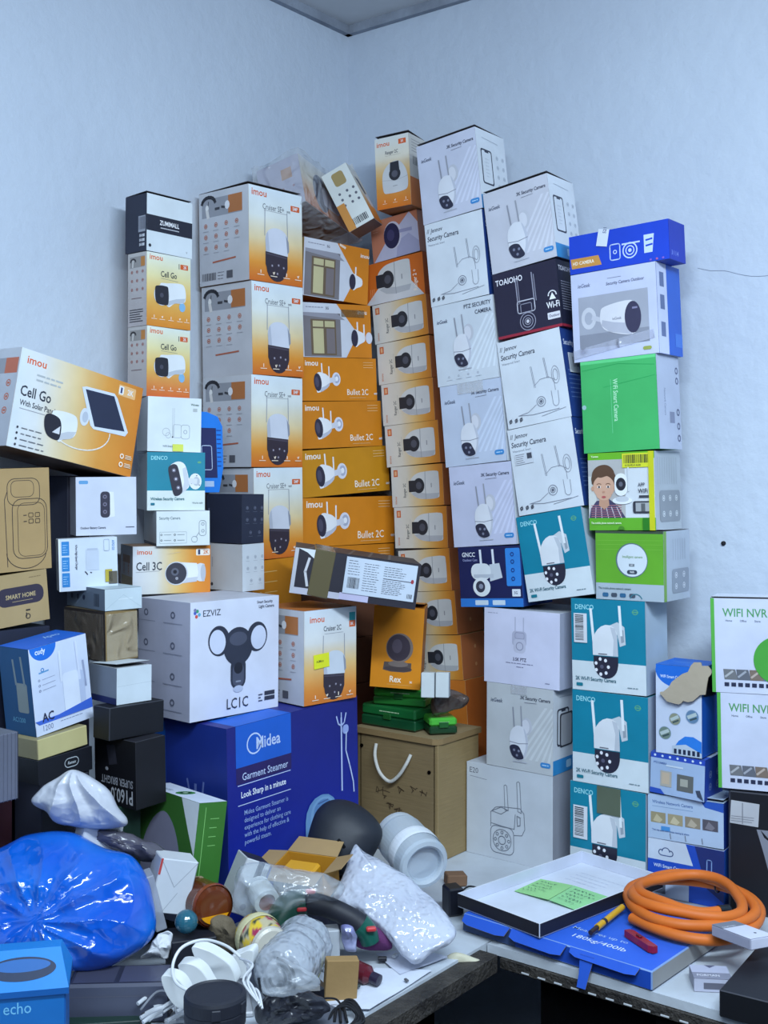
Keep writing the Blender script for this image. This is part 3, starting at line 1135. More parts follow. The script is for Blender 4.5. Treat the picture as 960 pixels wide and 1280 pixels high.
def a_out(A):
    f = A['F']
    f.rect(0, 0, 1, 1, (190, 196, 222))
    f.rect(.08, .27, .9, .86, (158, 162, 176))
    f.rect(.08, .7, .9, .86, (134, 138, 152))
    f.text('ieGeek', .08, .14, .07, (96, 102, 130), bold=True, shear=.15)
    f.text('Security Camera Outdoor', .42, .16, .056, (70, 76, 106), bold=True, shear=.1, sx=1)
    f.line([(.44, .1), (.6, .1)], .006, (120, 126, 150))
    f.ell(.2, .52, .09, .12, (196, 198, 208), n=22)
    f.ell(.2, .52, .05, .07, (166, 170, 184), n=16)
    f.line([(.25, .52), (.36, .56)], .05, (190, 192, 204))
    f.blob([(.34, .48), (.4, .41), (.7, .38), (.8, .5), (.79, .66), (.7, .76), (.44, .7), (.35, .62)], (212, 212, 220))
    f.poly([(.7, .76), (.44, .7), (.35, .62), (.36, .56), (.5, .6), (.72, .64)], (176, 178, 192))
    f.ell(.72, .57, .095, .17, (58, 56, 82), n=24)
    f.line([(.72, .47), (.77, .47)], .02, (130, 128, 160))
    f.text('ieGeek', .48, .56, .05, (120, 122, 140))
    f.rrect(.82, .91, .92, .95, .02, (150, 160, 80))
    R = A['R']
    R.rect(0, 0, .42, 1, (196, 202, 226))
    R.rect(.42, 0, 1, 1, (48, 96, 196))
    for v in (.1, .35, .65):
        R.rect(.12, v, .3, v + .16, (96, 110, 150))
    R.rect(.7, .75, 1, .9, (70, 120, 210))


def a_green(A):
    f = A['F']
    f.rect(0, 0, 1, 1, (66, 172, 98))
    f.rect(0, 0, 1, .035, (96, 204, 130))
    f.text('WiFi Smart Camera', .46, .22, .1, (176, 226, 190), bold=True, rot=-90, sx=.86)
    f.line([(.4, .22), (.4, .8)], .006, (110, 206, 146))
    f.line([(.02, .1), (.5, .06), (.98, .11)], .006, (34, 150, 80))
    f.line([(.3, .3), (.98, .22)], .005, (34, 156, 84))
    f.ell(.03, .5, .03, .03, (150, 190, 190), n=10)
    R = A['R']
    R.rect(0, 0, 1, 1, (178, 186, 206))
    R.text('Network Camera', .32, .35, .12, (130, 138, 164), bold=True, rot=-90, sx=.8)
    R.rect(.5, .6, .72, .72, (130, 136, 160))
    for v in (.15, .26, .6, .75, .88):
        R.ring(.88, v, .07, .03, (90, 96, 124), n=8)


def a_kid(A):
    f = A['F']
    f.rect(0, 0, 1, 1, (206, 212, 218))
    f.rect(0, 0, 1, .09, (104, 176, 40))
    f.rect(0, .84, 1, 1, (96, 170, 44))
    f.rect(0, .09, .56, .84, (176, 176, 176))
    f.rect(0, .3, .12, .8, (200, 202, 198))
    # child portrait
    sk, hr = (206, 164, 140), (92, 66, 50)
    f.poly([(.0, .84), (.03, .72), (.12, .62), (.32, .6), (.46, .7), (.56, .84)], (70, 66, 96))
    for i in range(6):
        f.line([(.03 + .08 * i, .7), (.0 + .1 * i, .84)], .012, (196, 190, 200))
        f.line([(.04, .68 + .028 * i), (.5, .68 + .028 * i)], .01, (170, 110, 120))
    f.poly([(.17, .58), (.31, .58), (.32, .68), (.24, .73), (.16, .68)], (190, 146, 122))
    f.ell(.24, .34, .19, .17, hr, n=30)
    f.ell(.24, .44, .165, .16, sk, n=30)
    f.ell(.24, .53, .12, .09, sk, n=26)
    for x in (.07, .41):
        f.ell(x, .46, .024, .034, (196, 150, 126), n=12)
    f.blob([(.06, .4), (.07, .25), (.16, .17), (.3, .16), (.4, .24), (.42, .4), (.385, .33), (.3, .3), (.2, .32), (.11, .31)], hr)
    for x in (.17, .31):
        f.ell(x, .44, .027, .015, (236, 232, 230), n=12)
        f.ell(x, .44, .015, .015, (50, 40, 36), n=10)
        f.arc(x, .415, .035, .02, 20, 160, .009, (130, 92, 70), n=6)
    f.ell(.24, .505, .022, .014, (188, 140, 118), n=12)
    f.ell(.24, .57, .032, .016, (178, 88, 88), n=14)
    # camera on the box
    f.ell(.52, .62, .15, .05, (224, 228, 232), n=22)
    f.ell(.52, .6, .1, .04, (190, 196, 204), n=20)
    f.rrect(.41, .27, .6, .56, .09, (226, 230, 236))
    f.ell(.505, .41, .075, .09, (40, 40, 50), n=20)
    f.ell(.505, .41, .03, .035, (96, 98, 112), n=12)
    f.line([(.62, .2), (.62, .5)], .02, (206, 212, 218))
    f.text('APP', .76, .42, .08, (90, 94, 104), bold=True)
    f.text('WiFi', .76, .5, .1, (60, 64, 74), bold=True)
    f.line([(.78, .57), (.92, .57)], .03, (60, 64, 74))
    f.rrect(.68, .63, .97, .78, .03, (52, 54, 64))
    f.rect(.72, .65, .93, .76, (160, 164, 168))
    f.rect(.8, .66, .86, .76, (90, 94, 98))
    f.text('The mobile phone network camera', .04, .905, .048, (232, 244, 214), bold=True, sx=.9)
    f.text('Yoosee', .06, .045, .05, (226, 240, 206), bold=True)
    f.rect(.82, .84, .92, 1, (40, 120, 30))
    f.rect(.92, 0, 1, 1, (196, 196, 30))
    f.ell(.5, .99, .05, .05, (70, 130, 40), n=12, a0=0, a1=180)
    R = A['R']
    R.rect(0, 0, 1, 1, (172, 180, 188))
    for i in range(9):
        R.line([(.1 + .09 * i, .08), (.1 + .09 * i, .42)], .012, (150, 158, 166))
    R.rrect(.15, .5, .95, .9, .06, (140, 146, 154))
    R.icons([.3, .55, .8], [.6, .8], .05, (206, 210, 214))


def a_easy(A):
    f = A['F']
    f.rect(0, 0, 1, .76, (98, 166, 44))
    f.rect(0, .76, 1, 1, (168, 182, 194))
    f.rect(0, 0, 1, .035, (60, 76, 60))
    for v in (.14, .2, .27):
        f.line([(.02, v), (.98, v - .01)], .005, (120, 184, 66))
    f.ell(.54, .42, .235, .235, (90, 110, 120), n=36)
    f.ell(.545, .42, .22, .22, (208, 218, 226), n=36)
    f.text('Intelligent camera', .55, .37, .056, (96, 140, 70), 'C', True)
    f.rect(.5, .47, .58, .51, (110, 120, 130))
    f.text('APP', .54, .49, .03, WH, 'C', True)
    f.rrect(.47, .56, .62, .62, .03, (60, 70, 86))
    f.text('WiFi', .545, .59, .045, WH, 'C', True)
    f.text('The mobile phone network camera', .04, .835, .048, (84, 100, 104), bold=True, sx=.95)
    for i, u in enumerate((.1, .23, .36, .5)):
        f.rrect(u, .9, u + .09, .96, .02, (50, 100, 140) if i % 2 == 0 else (70, 80, 96))
    f.arc(.6, 1, .09, .09, 20, 160, .012, (60, 130, 150))
    R = A['R']
    R.rect(0, 0, 1, 1, (176, 186, 200))
    R.rect(0, 0, .1, 1, (120, 164, 76))
    for i in range(6):
        R.line([(.35 + .09 * i, .12), (.35 + .09 * i, .42)], .014, (150, 158, 174))
    R.rrect(.3, .55, .95, .9, .05, (144, 152, 166))
    R.icons([.45, .75], [.64, .8], .05, (206, 210, 220))


def a_wsm(A):
    f = A['F']
    f.rect(0, 0, 1, 1, (196, 206, 226))
    f.ell(.45, .05, .46, .36, (30, 104, 204), n=30, a0=180, a1=360)
    f.rect(0, 0, 1, .05, (30, 104, 204))
    f.text('WiFi Smart Camera', .1, .13, .1, (210, 226, 246), bold=True, sx=.9)
    for u, v, r, c in ((.2, .77, .14, (110, 130, 120)), (.42, .6, .13, (136, 140, 120)), (.8, .55, .145, (96, 128, 160))):
        f.ell(u, v, r, r, (150, 170, 196), n=22)
        f.ell(u, v, r * .92, r * .92, c, n=22)
        f.line([(u - r * .6, v + .01), (u + r * .5, v - .03)], r * .5, (176, 190, 190))
        f.line([(u - r * .3, v + .04), (u + r * .6, v + .01)], r * .25, (60, 80, 84))
    f.poly([(.38, 1), (.4, .92), (.5, .84), (.64, .78), (.82, .775), (1, .82), (1, 1)], (40, 118, 208))
    f.poly([(.36, .9), (.66, .87), (1, .95), (1, 1), (.36, 1)], (176, 190, 206))
    for i in range(6):
        f.rect(.4 + .1 * i, .93, .46 + .1 * i, .985, (30, 40, 66))
    A['R'].rect(0, 0, 1, 1, (28, 88, 190))
    T = A['T']
    T.rect(0, 0, 1, 1, (30, 104, 204))
    T.line([(.2, .5), (.8, .5)], .02, (120, 170, 230))


def a_net(A):
    f = A['F']
    f.rect(0, 0, 1, 1, (158, 180, 212))
    f.rect(0, 0, 1, .13, (40, 72, 176))
    for i in range(7):
        f.ell(.08 + .14 * i, .065, .022, .022, (206, 222, 240), n=8)
    f.text('PTZ CAMERA', .06, .24, .055, (70, 100, 160), bold=True)
    f.line([(.3, .28), (.6, .28)], .03, (196, 210, 226))
    f.rect(.19, .42, .4, .8, (170, 166, 158))
    f.rect(.22, .46, .36, .74, (190, 172, 150))
    f.rect(.5, .44, .8, .84, (96, 98, 96))
    f.rect(.56, .54, .7, .72, (160, 160, 150))
    f.poly([(.84, .76), (.92, .74), (.99, .98), (.88, .9)], (60, 70, 90))
    f.poly([(0, 1), (0, .87), (.2, .88), (.28, 1)], (40, 80, 180))
    A['R'].rect(0, 0, 1, 1, (40, 70, 168))
    A['R'].icons([.3, .7], [.4, .7], .08, (120, 140, 196))
    A['T'].rect(0, 0, 1, 1, (186, 202, 226))
    A['T'].rect(0, .7, 1, 1, (60, 92, 188))


def a_wnet(A):
    f = A['F']
    f.rect(0, 0, 1, 1, (170, 190, 216))
    f.text('Wireless Network Camera', .06, .17, .066, (60, 92, 150), bold=True, sx=1)
    f.line([(.06, .27), (.6, .27)], .006, (110, 140, 180))
    f.poly([(.7, 0), (1, 0), (1, .2), (.76, .14)], (40, 84, 176))
    for i, c in enumerate(((150, 140, 110), (160, 150, 120), (140, 130, 112), (84, 82, 92))):
        f.rect(.04 + .23 * i, .4, .24 + .23 * i, .64, c)
        f.poly([(.07 + .23 * i, .6), (.12 + .23 * i, .44), (.2 + .23 * i, .56), (.16 + .23 * i, .63)], tuple(x + 36 for x in c))
    f.rect(.18, .7, .3, .8, (70, 140, 204))
    f.text('Two way audio and remote viewing by phone', .06, .8, .036, (60, 92, 150), bold=True)
    for x in (.3, .5, .72):
        f.line([(x, .84), (x + .01, .96)], .01, (110, 116, 130))
    A['R'].rect(0, 0, 1, 1, (34, 66, 160))
    A['R'].ell(.6, .5, .12, .2, (170, 190, 216), n=10)
    A['T'].rect(0, 0, 1, 1, (184, 204, 226))


def a_wsm2(A):
    f = A['F']
    f.rect(0, 0, 1, 1, (30, 76, 186))
    f.poly([(0, 0), (.5, 0), (.6, .36), (0, .36)], (196, 208, 226))
    f.arc(.24, .2, .05, .05, 0, 180, .012, (70, 90, 140))
    f.arc(.18, .22, .035, .035, 60, 270, .012, (70, 90, 140))
    f.arc(.3, .22, .035, .035, -90, 120, .012, (70, 90, 140))
    f.line([(.18, .27), (.3, .27)], .012, (70, 90, 140))
    f.text('WiFi Smart Camera', .08, .46, .072, (206, 222, 244), bold=True)
    f.rect(0, .66, .55, 1, (176, 190, 214))
    f.rect(.08, .7, .24, .95, (84, 90, 104))
    f.poly([(.62, 0), (1, 0), (1, .9), (.78, .7)], (32, 48, 110))
    f.rframe(.78, .2, .84, .6, .02, .012, (130, 160, 210))
    A['R'].rect(0, 0, 1, 1, (36, 90, 190))


def a_nvr(A, disc=True):
    f = A['F']
    f.rect(0, 0, 1, 1, (196, 202, 222))
    f.rect(0, 0, .035, 1, (84, 168, 70))
    f.text('WIFI NVR', .115, .15, .135, (84, 146, 96), bold=True, sx=1)
    for i, t in enumerate(('Home', 'Office', 'Store', 'Factory')):
        f.text(t, .14 + .14 * i, .235, .035, (90, 100, 120), bold=True)
    for i, c in enumerate(((110, 112, 116), (96, 100, 110), (120, 106, 96), (92, 110, 140))):
        f.poly([(.11 + .125 * i, .75), (.225 + .125 * i, .75), (.25 + .125 * i, .86), (.12 + .125 * i, .86)], c)
        f.line([(.13 + .125 * i, .83), (.2 + .125 * i, .77)], .02, tuple(x + 60 for x in c))
    for i in range(8):
        f.rect(.12 + .066 * i, .89, .165 + .066 * i, .93, (40, 46, 72))
    if disc:
        f.ell(.64, .64, .236, .236, (70, 156, 60), n=40)
    A['L'].rect(0, 0, 1, 1, (84, 168, 70))


def a_ez(A):
    f = A['F']
    f.rect(0, 0, 1, 1, (206, 210, 226))
    for x, y, c in ((.05, .09, (70, 90, 180)), (.075, .075, (60, 150, 110)), (.065, .12, (200, 80, 70)), (.095, .105, (90, 160, 190)), (.05, .065, (120, 120, 160))):
        f.ell(x, y, .016, .016, c, n=8)
    f.text('EZVIZ', .13, .1, .088, (56, 62, 80), bold=False, sx=1.15)
    f.text('Smart Security', .74, .045, .042, (66, 70, 88), bold=True)
    f.text('Light Camera', .76, .085, .045, (66, 70, 88), bold=True)
    d, m = (46, 50, 66), (72, 76, 94)
    T = f.tf(.525, .43, .2)
    f.poly([T(*p) for p in [(-.95, -.62), (-.2, -.52), (.2, -.52), (.95, -.62), (1.0, -.25), (.3, .05), (-.3, .05), (-1.0, -.2)]], d)
    f.ell(*T(0, -.1), .165, .165, d, n=30)
    f.ell(*T(0, -.42), .1, .06, m, n=20)
    for sx in (-1, 1):
        f.ell(*T(sx * 1.08, -.42), .118, .13, d, n=30, rot=-10 * sx)
        f.ell(*T(sx * 1.16, -.38), .088, .105, (196, 202, 222), n=28, rot=-10 * sx)
    f.rrect(.44, .5, .61, .78, .08, d)
    f.rrect(.46, .56, .59, .76, .06, m)
    f.ell(.525, .6, .05, .05, (30, 32, 44), n=18)
    f.ell(.525, .78, .055, .03, (176, 184, 206), n=16)
    f.line([(.5, .715), (.55, .715)], .014, (130, 136, 152))
    f.text('LC1C', .39, .9, .15, (50, 56, 72), bold=False, sx=.95)
    f.rect(.83, .84, .95, .875, (50, 54, 70))
    f.rect(.83, .885, .95, .92, (50, 54, 70))
    f.dashes(.76, .85, .81, .93, 3, (70, 74, 90), .01)
    L = A['L']
    L.rect(0, 0, 1, 1, (168, 170, 190))
    for u in (.15, .68):
        for v in (.12, .38, .64, .86):
            L.ring(u, v, .045, .02, (96, 100, 120), n=10)
            L.line([(u - .18, v + .07), (u + .18, v + .07)], .01, (140, 144, 164))


def a_mid(A):
    f = A['F']
    f.grad([(0, (28, 34, 116)), (.5, (20, 34, 138)), (1, (18, 44, 158))])
    f.rect(.06, 0, .46, .215, (28, 92, 196))
    f.rect(.06, .215, .46, .3, (40, 32, 92))
    k_ = f.k
    f = Face(f.mb, f.o + f.ey * (f.H * .27), f.ex, f.ey, f.W, f.H * .73)
    f.k = k_ + 1
    w = (190, 206, 240)
    f.ring(.19, .15, .055, .008, w)
    f.text('Midea', .2, .155, .1, w, bold=True, sx=1)
    f.text('Garment Steamer', .1, .365, .062, w, bold=False)
    f.line([(.07, .42), (.45, .42)], .004, w)
    f.text('Look Sharp in a minute', .09, .49, .052, (226, 234, 250), bold=True, sx=.9)
    f.line([(.07, .56), (.45, .56)], .004, w)
    for i, t in enumerate(('Midea Garment Steamer is', 'designed to deliver an', 'experience for clothing care', 'with the help of effective &', 'powerful steam.')):
        f.text(t, .11, .62 + .052 * i, .04, (150, 174, 226), bold=False)
    f.line([(.86, .14), (.86, .7)], .012, (176, 190, 232))
    f.line([(.82, .12), (.835, .18), (.86, .2), (.885, .18), (.9, .11)], .009, (176, 190, 232))
    f.line([(.86, .1), (.86, .18)], .008, (176, 190, 232))
    f.rrect(.87, .2, .92, .27, .02, (150, 166, 220))
    f.line([(.9, .26), (.895, .4), (.925, .52), (.955, .66), (.96, .74)], .009, (190, 204, 238))
    f.rrect(.56, .68, .82, 1.14, .12, (104, 146, 192))
    f.rrect(.6, .7, .8, 1.14, .09, (120, 160, 202))
    f.ell(.7, .8, .075, .06, (92, 134, 186), n=24)
    f.line([(.66, .74), (.74, .73)], .008, (70, 100, 150))
    f.line([(.62, .98), (.68, .98), (.68, 1.06)], .008, (80, 116, 166))
    L = A['L']
    L.grad([(0, (26, 48, 130)), (1, (26, 44, 128))])
    L.rect(0, .02, .25, .35, (22, 84, 170))
    L.line([(.62, .32), (.62, .62)], .03, (96, 112, 176))
    L.line([(.52, .3), (.56, .4), (.62, .42), (.7, .38), (.72, .3)], .02, (96, 112, 176))
    L.rrect(.64, .46, .78, .56, .05, (70, 90, 160))
    T = A['T']
    T.rect(0, 0, 1, 1, (36, 44, 128))
    T.rect(.06, .1, .46, 1, (30, 100, 206))
    T.line([(.18, .7), (.38, .7)], .02, (110, 160, 230))


def a_c2c(A):
    f = A['F']
    f.grad([(0, (206, 214, 224)), (.35, (212, 212, 210)), (.6, (220, 182, 120)), (.85, (214, 134, 54)), (1, (206, 116, 44))])
    logo_imou(f, .1, .1, .16)
    f.rect(.86, .06, .98, .15, (36, 140, 150))
    f.rect(.86, .15, .98, .22, (204, 96, 50))
    f.text('3K', .88, .185, .07, WH, bold=True)
    f.text('Cruiser 2C', .36, .21, .12, (86, 90, 100), bold=True, sx=.85)
    f.line([(.38, .265), (.74, .265)], .006, (150, 150, 160))
    pic_cruiser(f, .56, .6, .42, body=(200, 206, 216))
    icons_row(f, [.2, .42, .64, .86], .925)
    side_imou(A['L'], rows=3, cols=3)
    A['T'].rect(0, 0, 1, 1, (196, 116, 60))


def a_icons(A, dark):
    a, b = ((34, 38, 56), (40, 44, 62)) if dark else ((188, 188, 190), (202, 208, 216))
    ic = (100, 104, 124) if dark else (150, 156, 170)
    A['L'].rect(0, 0, 1, 1, a)
    A['F'].rect(0, 0, 1, 1, b)
    A['F'].icons([.25, .6, .92], [.28, .52], .055, ic, ic)
    A['F'].icons([.4, .8], [.78], .055, ic, ic)
    A['L'].line([(.08, .3), (.08, .5)], .03, ic if dark else (160, 160, 166))
    if not dark:
        A['L'].ell(.06, .88, .04, .04, (60, 60, 66), n=8)


def a_brn(A):
    f = A['F']
    f.rect(0, 0, 1, 1, (168, 140, 96))
    k = (60, 50, 48)
    f.rframe(.42, .1, .86, .36, .1, .009, k)
    f.rframe(.47, .12, .78, .28, .07, .007, k)
    f.line([(.4, .95), (.38, .3), (.42, .22)], .009, k)
    f.rframe(.48, .3, .95, .88, .12, .009, k)
    f.rframe(.55, .34, .92, .86, .09, .006, k)
    f.arc(.66, .82, .27, .2, 180, 350, .009, k)
    for v in (.46, .52):
        f.line([(.63, v), (.67, v)], .01, k)
        f.rframe(.7, v - .02, .76, v + .02, .01, .007, k)
        f.rframe(.79, v - .02, .85, v + .02, .01, .007, k)
    A['R'].rect(0, 0, 1, 1, (120, 98, 70))


def a_smh(A):
    f = A['F']
    f.rect(0, 0, 1, 1, (170, 146, 104))
    f.rrect(.3, .26, .94, .62, .1, (56, 50, 66))
    f.text('SMART HOME', .62, .44, .09, (186, 166, 124), 'C', True)
    f.line([(.5, .54), (.78, .54)], .005, (186, 166, 124))
    f.ring(.7, .86, .035, .012, (50, 44, 44))
    f.line([(.68, .74), (.73, .74)], .02, (50, 44, 44))
    f.line([(.68, .79), (.68, .86)], .014, (50, 44, 44))
    f.dashes(.75, .08, .93, .14, 1, (130, 110, 80), .008)


def a_wcb(A):
    f = A['F']
    f.rect(0, 0, 1, 1, (196, 202, 218))
    f.rrect(.05, .06, .2, .12, .02, (90, 150, 200))
    f.poly([(.55, .25), (.62, .26), (.64, .68), (.55, .7)], (216, 220, 230))
    f.rrect(.4, .25, .56, .7, .06, (48, 46, 64))
    for v in (.34, .47, .6):
        f.ell(.475, v, .035, .035, (104, 100, 122), n=12)
        f.ell(.475, v, .015, .015, (30, 30, 40), n=8)
    f.text('Outdoor Battery Camera', .07, .87, .06, (50, 56, 78), bold=True, sx=.9)
    f.line([(.82, .87), (.96, .87)], .012, (60, 66, 90))
    L = A['L']
    L.rect(0, 0, 1, 1, (170, 174, 190))
    L.rect(0, .05, .3, 1, (64, 100, 156))


def a_chg(A):
    f = A['F']
    f.rect(0, 0, 1, 1, (202, 212, 226))
    f.rect(0, 0, .02, 1, (230, 234, 240))
    for i in range(3):
        f.rrect(.05, .05 + .3 * i, .18, .32 + .3 * i, .01, (44, 128, 196))
        f.dashes(.07, .1 + .3 * i, .16, .28 + .3 * i, 4, (160, 200, 232), .01)
    f.text('4-Port High-Speed Charger', .3, .12, .062, (50, 54, 70), bold=True, rot=-90, sx=.85)
    f.text('ANKER' if 0 else 'A7G123', .93, .06, .07, (70, 130, 190), bold=True, rot=-90)
    f.rect(.46, .22, .68, .62, (190, 200, 216))
    f.rect(.48, .2, .66, .24, (176, 186, 204))
    f.line([(.44, .64), (.48, .7)], .018, (40, 42, 56))
    f.line([(.53, .66), (.55, .67)], .018, (40, 42, 56))
    f.rframe(.77, .04, .86, .26, .02, .006, (150, 160, 176))


def a_cud(A):
    f = A['F']
    f.rect(0, 0, 1, 1, (200, 210, 232))
    f.ell(.24, -.0, .225, .2, (30, 106, 206), n=30, a0=180, a1=360)
    f.text('cudy', .1, .055, .125, (226, 236, 250), bold=True)
    f.ring(.2, .27, .03, .014, (70, 130, 190), n=10)
    f.line([(.14, .3), (.3, .29)], .02, (90, 150, 200))
    for v in (.38, .44, .5):
        f.ring(.13, v, .018, .007, (110, 120, 150), n=8)
        f.line([(.18, v), (.4, v - .01)], .006, (140, 150, 176))
    f.rrect(.52, .38, .8, .84, .06, (214, 222, 238))
    f.poly([(.8, .38), (.9, .42), (.9, .8), (.8, .84)], (180, 192, 220))
    f.line([(.5, .12), (.5, .46)], .035, (212, 220, 236))
    f.line([(.8, .06), (.82, .5)], .04, (206, 214, 234))
    f.line([(.9, .3), (.92, .6)], .03, (150, 160, 190))
    f.poly([(0, .83), (.4, .83), (1, .76), (1, .94), (.1, .9)], (60, 100, 200))
    f.rect(0, .88, 1, 1, (200, 210, 232))
    f.text('AC', .12, .81, .2, (36, 40, 70), bold=True)
    f.text('1200', .1, .93, .13, (110, 118, 150), sx=1)
    f.dashes(.42, .86, .9, .93, 2, (120, 130, 160), .01)
    L = A['L']
    L.rect(0, 0, 1, 1, (20, 74, 118))
    L.rrect(.5, .4, .85, .74, .05, (130, 140, 140))
    L.line([(.45, .14), (.5, .42)], .06, (120, 134, 140))
    L.line([(.72, .1), (.78, .42)], .06, (120, 134, 140))
    L.text('AC1200', .28, .83, .17, (90, 150, 180), bold=True)
    T = A['T']
    T.rect(0, 0, 1, 1, (30, 98, 200))
    T.text('cudy', .7, .45, .2, (150, 190, 236), 'C', True, rot=180)


def a_p16(A):
    A['F'].rect(0, 0, 1, 1, (20, 20, 26))
    L = A['L']
    L.rect(0, 0, 1, 1, (16, 16, 22))
    L.text('P160.0', .93, .84, .36, (176, 178, 184), bold=True, rot=180, sx=.75)
    L.text('SUPER BRIGHT', .93, .64, .2, (150, 152, 160), bold=True, rot=180, sx=.8)
    L.ell(.3, .48, .04, .03, (140, 142, 150), n=10)
    L.poly([(.3, .12), (.5, .1), (.56, .38), (.36, .42)], (44, 44, 54))


def a_e20(A):
    f = A['F']
    f.rect(0, 0, 1, 1, (194, 200, 208))
    f.text('E20', .03, .085, .09, (96, 100, 112), sx=1.1)
    f.line([(.04, .15), (.24, .165)], .005, (130, 134, 146))
    k, w = (112, 118, 130), .007
    T = f.tf(.5, .55, .22)
    L = lambda p, c=False: f.line([T(*q) for q in p], w, k, c)
    L([(-.25, -1.5), (-.17, -1.55), (-.1, -1.5), (-.02, -.4), (-.2, -.4)], True)
    L([(.42, -1.75), (.5, -1.8), (.58, -1.75), (.66, -.4), (.48, -.45)], True)
    L([(-.95, .45), (-.95, -.2), (-.7, -.45), (-.4, -.52), (.6, -.6), (.8, -.4), (.85, .3), (.7, .6), (.3, .66)], False)
    L([(-.9, -.25), (-.4, -.18), (-.05, -.42), (-.4, -.5)], True)
    L([(-.95, .3), (-.3, .36), (.3, .38), (.35, -.3)])
    f.rframe(.29, .64, .56, .93, .06, w, k)
    f.ring(.425, .785, .11, w, k)
    for i in range(8):
        f.ring(.425 + .078 * cos(i * pi / 4), .785 + .078 * sin(i * pi / 4) * f.W / f.H, .018, w, k, n=8)
    f.ring(.425, .785, .045, w, k)
    L([(.45, -.25), (.62, -.2), (.62, .15), (.48, .2)], True)
    A['R'].rect(0, 0, 1, 1, (156, 160, 172))


def a_35(A):
    f = A['F']
    f.rect(0, 0, 1, 1, (204, 206, 228))
    f.dashes(.05, .05, .2, .08, 1, (160, 164, 186), .01)
    c = (176, 178, 200)
    f.line([(.42, .1), (.42, .32)], .014, c)
    f.line([(.53, .1), (.53, .32)], .014, c)
    f.rrect(.38, .28, .57, .48, .04, c)
    f.rrect(.4, .38, .56, .57, .05, (190, 192, 212))
    f.ring(.48, .48, .05, .01, (140, 142, 168))
    f.rframe(.42, .3, .54, .38, .02, .006, (140, 142, 168))
    f.text('3.5K PTZ', .48, .655, .062, (60, 62, 90), 'C', True)
    f.dashes(.3, .68, .7, .74, 1, (120, 122, 150), .008)
    f.dashes(.44, .74, .54, .77, 1, (120, 122, 150), .008)
    f.dashes(.82, .92, .88, .94, 1, (120, 122, 150), .008)
    A['R'].rect(0, 0, 1, 1, (170, 176, 196))


def plain(c, L=None, R=None):
    def g(A):
        A['F'].rect(0, 0, 1, 1, c)
        if L:
            A['L'].rect(0, 0, 1, 1, L)
        if R:
            A['R'].rect(0, 0, 1, 1, R)
    return g


def a_sl2(A):
    A['F'].rect(0, 0, 1, 1, (196, 206, 214))
    A['F'].line([(.03, .5), (.97, .47)], .006, (160, 172, 182))
    A['L'].rect(0, 0, 1, 1, (118, 126, 140))
    A['L'].rect(0, .82, 1, 1, (30, 38, 84))


def a_thn(A):
    A['F'].rect(0, 0, 1, 1, (188, 202, 210))
    A['F'].line([(.35, .5), (.75, .48)], .02, (206, 216, 222))
    A['F'].line([(0, .96), (.5, .3), (1, .96)], .01, (168, 184, 194))
    A['L'].rect(0, 0, 1, 1, (104, 118, 136))
    A['L'].bars(.72, .25, .86, .85, (50, 58, 72), n=8)
    A['L'].icons([.14, .3, .46], [.5], .035, (40, 50, 74), fill=True)
    A['T'].rect(0, 0, 1, 1, (188, 204, 212))


def a_tap(A):
    A['F'].rect(0, 0, 1, 1, (134, 112, 74))
    A['L'].rect(0, 0, 1, 1, (50, 44, 44))
    A['T'].rect(0, 0, 1, 1, (96, 84, 64))
    R = random.Random(3)
    for i in range(7):
        v = R.uniform(.05, .9)
        A['F'].line([(0, v), (.5, v + R.uniform(-.06, .04)), (1, v - .1)], .006, (160, 142, 104))


def a_blk(A):
    A['F'].rect(0, 0, 1, 1, (20, 22, 30))
    A['L'].rect(0, 0, 1, 1, (14, 16, 22))
    A['F'].rframe(.48, .25, .74, .62, .07, .012, (176, 184, 190))
    A['F'].text('Remax', .61, .44, .075, (176, 184, 190), 'C', True, shear=.2)


# ------------------------------------------------------------------ the room
LW = Vector((-sin(radians(37.7)), -cos(radians(37.7)), 0))   # along the left wall, from the corner towards the viewer
RW = Vector((cos(radians(37.7)), -sin(radians(37.7)), 0))    # along the right wall
CORN = Vector((-0.0915, 2.95, 0))
CEIL = 2.688


def noisy(name, base, var, rough, bump, scale=4, dirt=None, stretch=(1, 1, 1), bscale=None):
    m = bpy.data.materials.new(name)
    m.use_nodes = True
    nt = m.node_tree
    b = nt.nodes['Principled BSDF']
    tc = nt.nodes.new('ShaderNodeTexCoord')
    mp = nt.nodes.new('ShaderNodeMapping')
    mp.inputs['Scale'].default_value = stretch
    nt.links.new(tc.outputs['Object'], mp.inputs[0])
    n = nt.nodes.new('ShaderNodeTexNoise')
    n.inputs['Scale'].default_value = scale
    n.inputs['Detail'].default_value = 6
    nt.links.new(mp.outputs[0], n.inputs['Vector'])
    cr = nt.nodes.new('ShaderNodeValToRGB')
    cr.color_ramp.elements[0].position = .3
    cr.color_ramp.elements[1].position = .7
    cr.color_ramp.elements[0].color = (*lin(var), 1)
    cr.color_ramp.elements[1].color = (*lin(base), 1)
    if dirt:
        e = cr.color_ramp.elements.new(.22)
        e.color = (*lin(dirt), 1)
    nt.links.new(n.outputs[0], cr.inputs[0])
    nt.links.new(cr.outputs[0], b.inputs['Base Color'])
    n2 = nt.nodes.new('ShaderNodeTexNoise')
    n2.inputs['Scale'].default_value = bscale or scale * 6
    n2.inputs['Detail'].default_value = 8
    nt.links.new(mp.outputs[0], n2.inputs['Vector'])
    bp = nt.nodes.new('ShaderNodeBump')
    bp.inputs['Strength'].default_value = bump
    bp.inputs['Distance'].default_value = .01
    nt.links.new(n2.outputs[0], bp.inputs['Height'])
    nt.links.new(bp.outputs[0], b.inputs['Normal'])
    b.inputs['Roughness'].default_value = rough
    b.inputs['Specular IOR Level'].default_value = .3
    return m


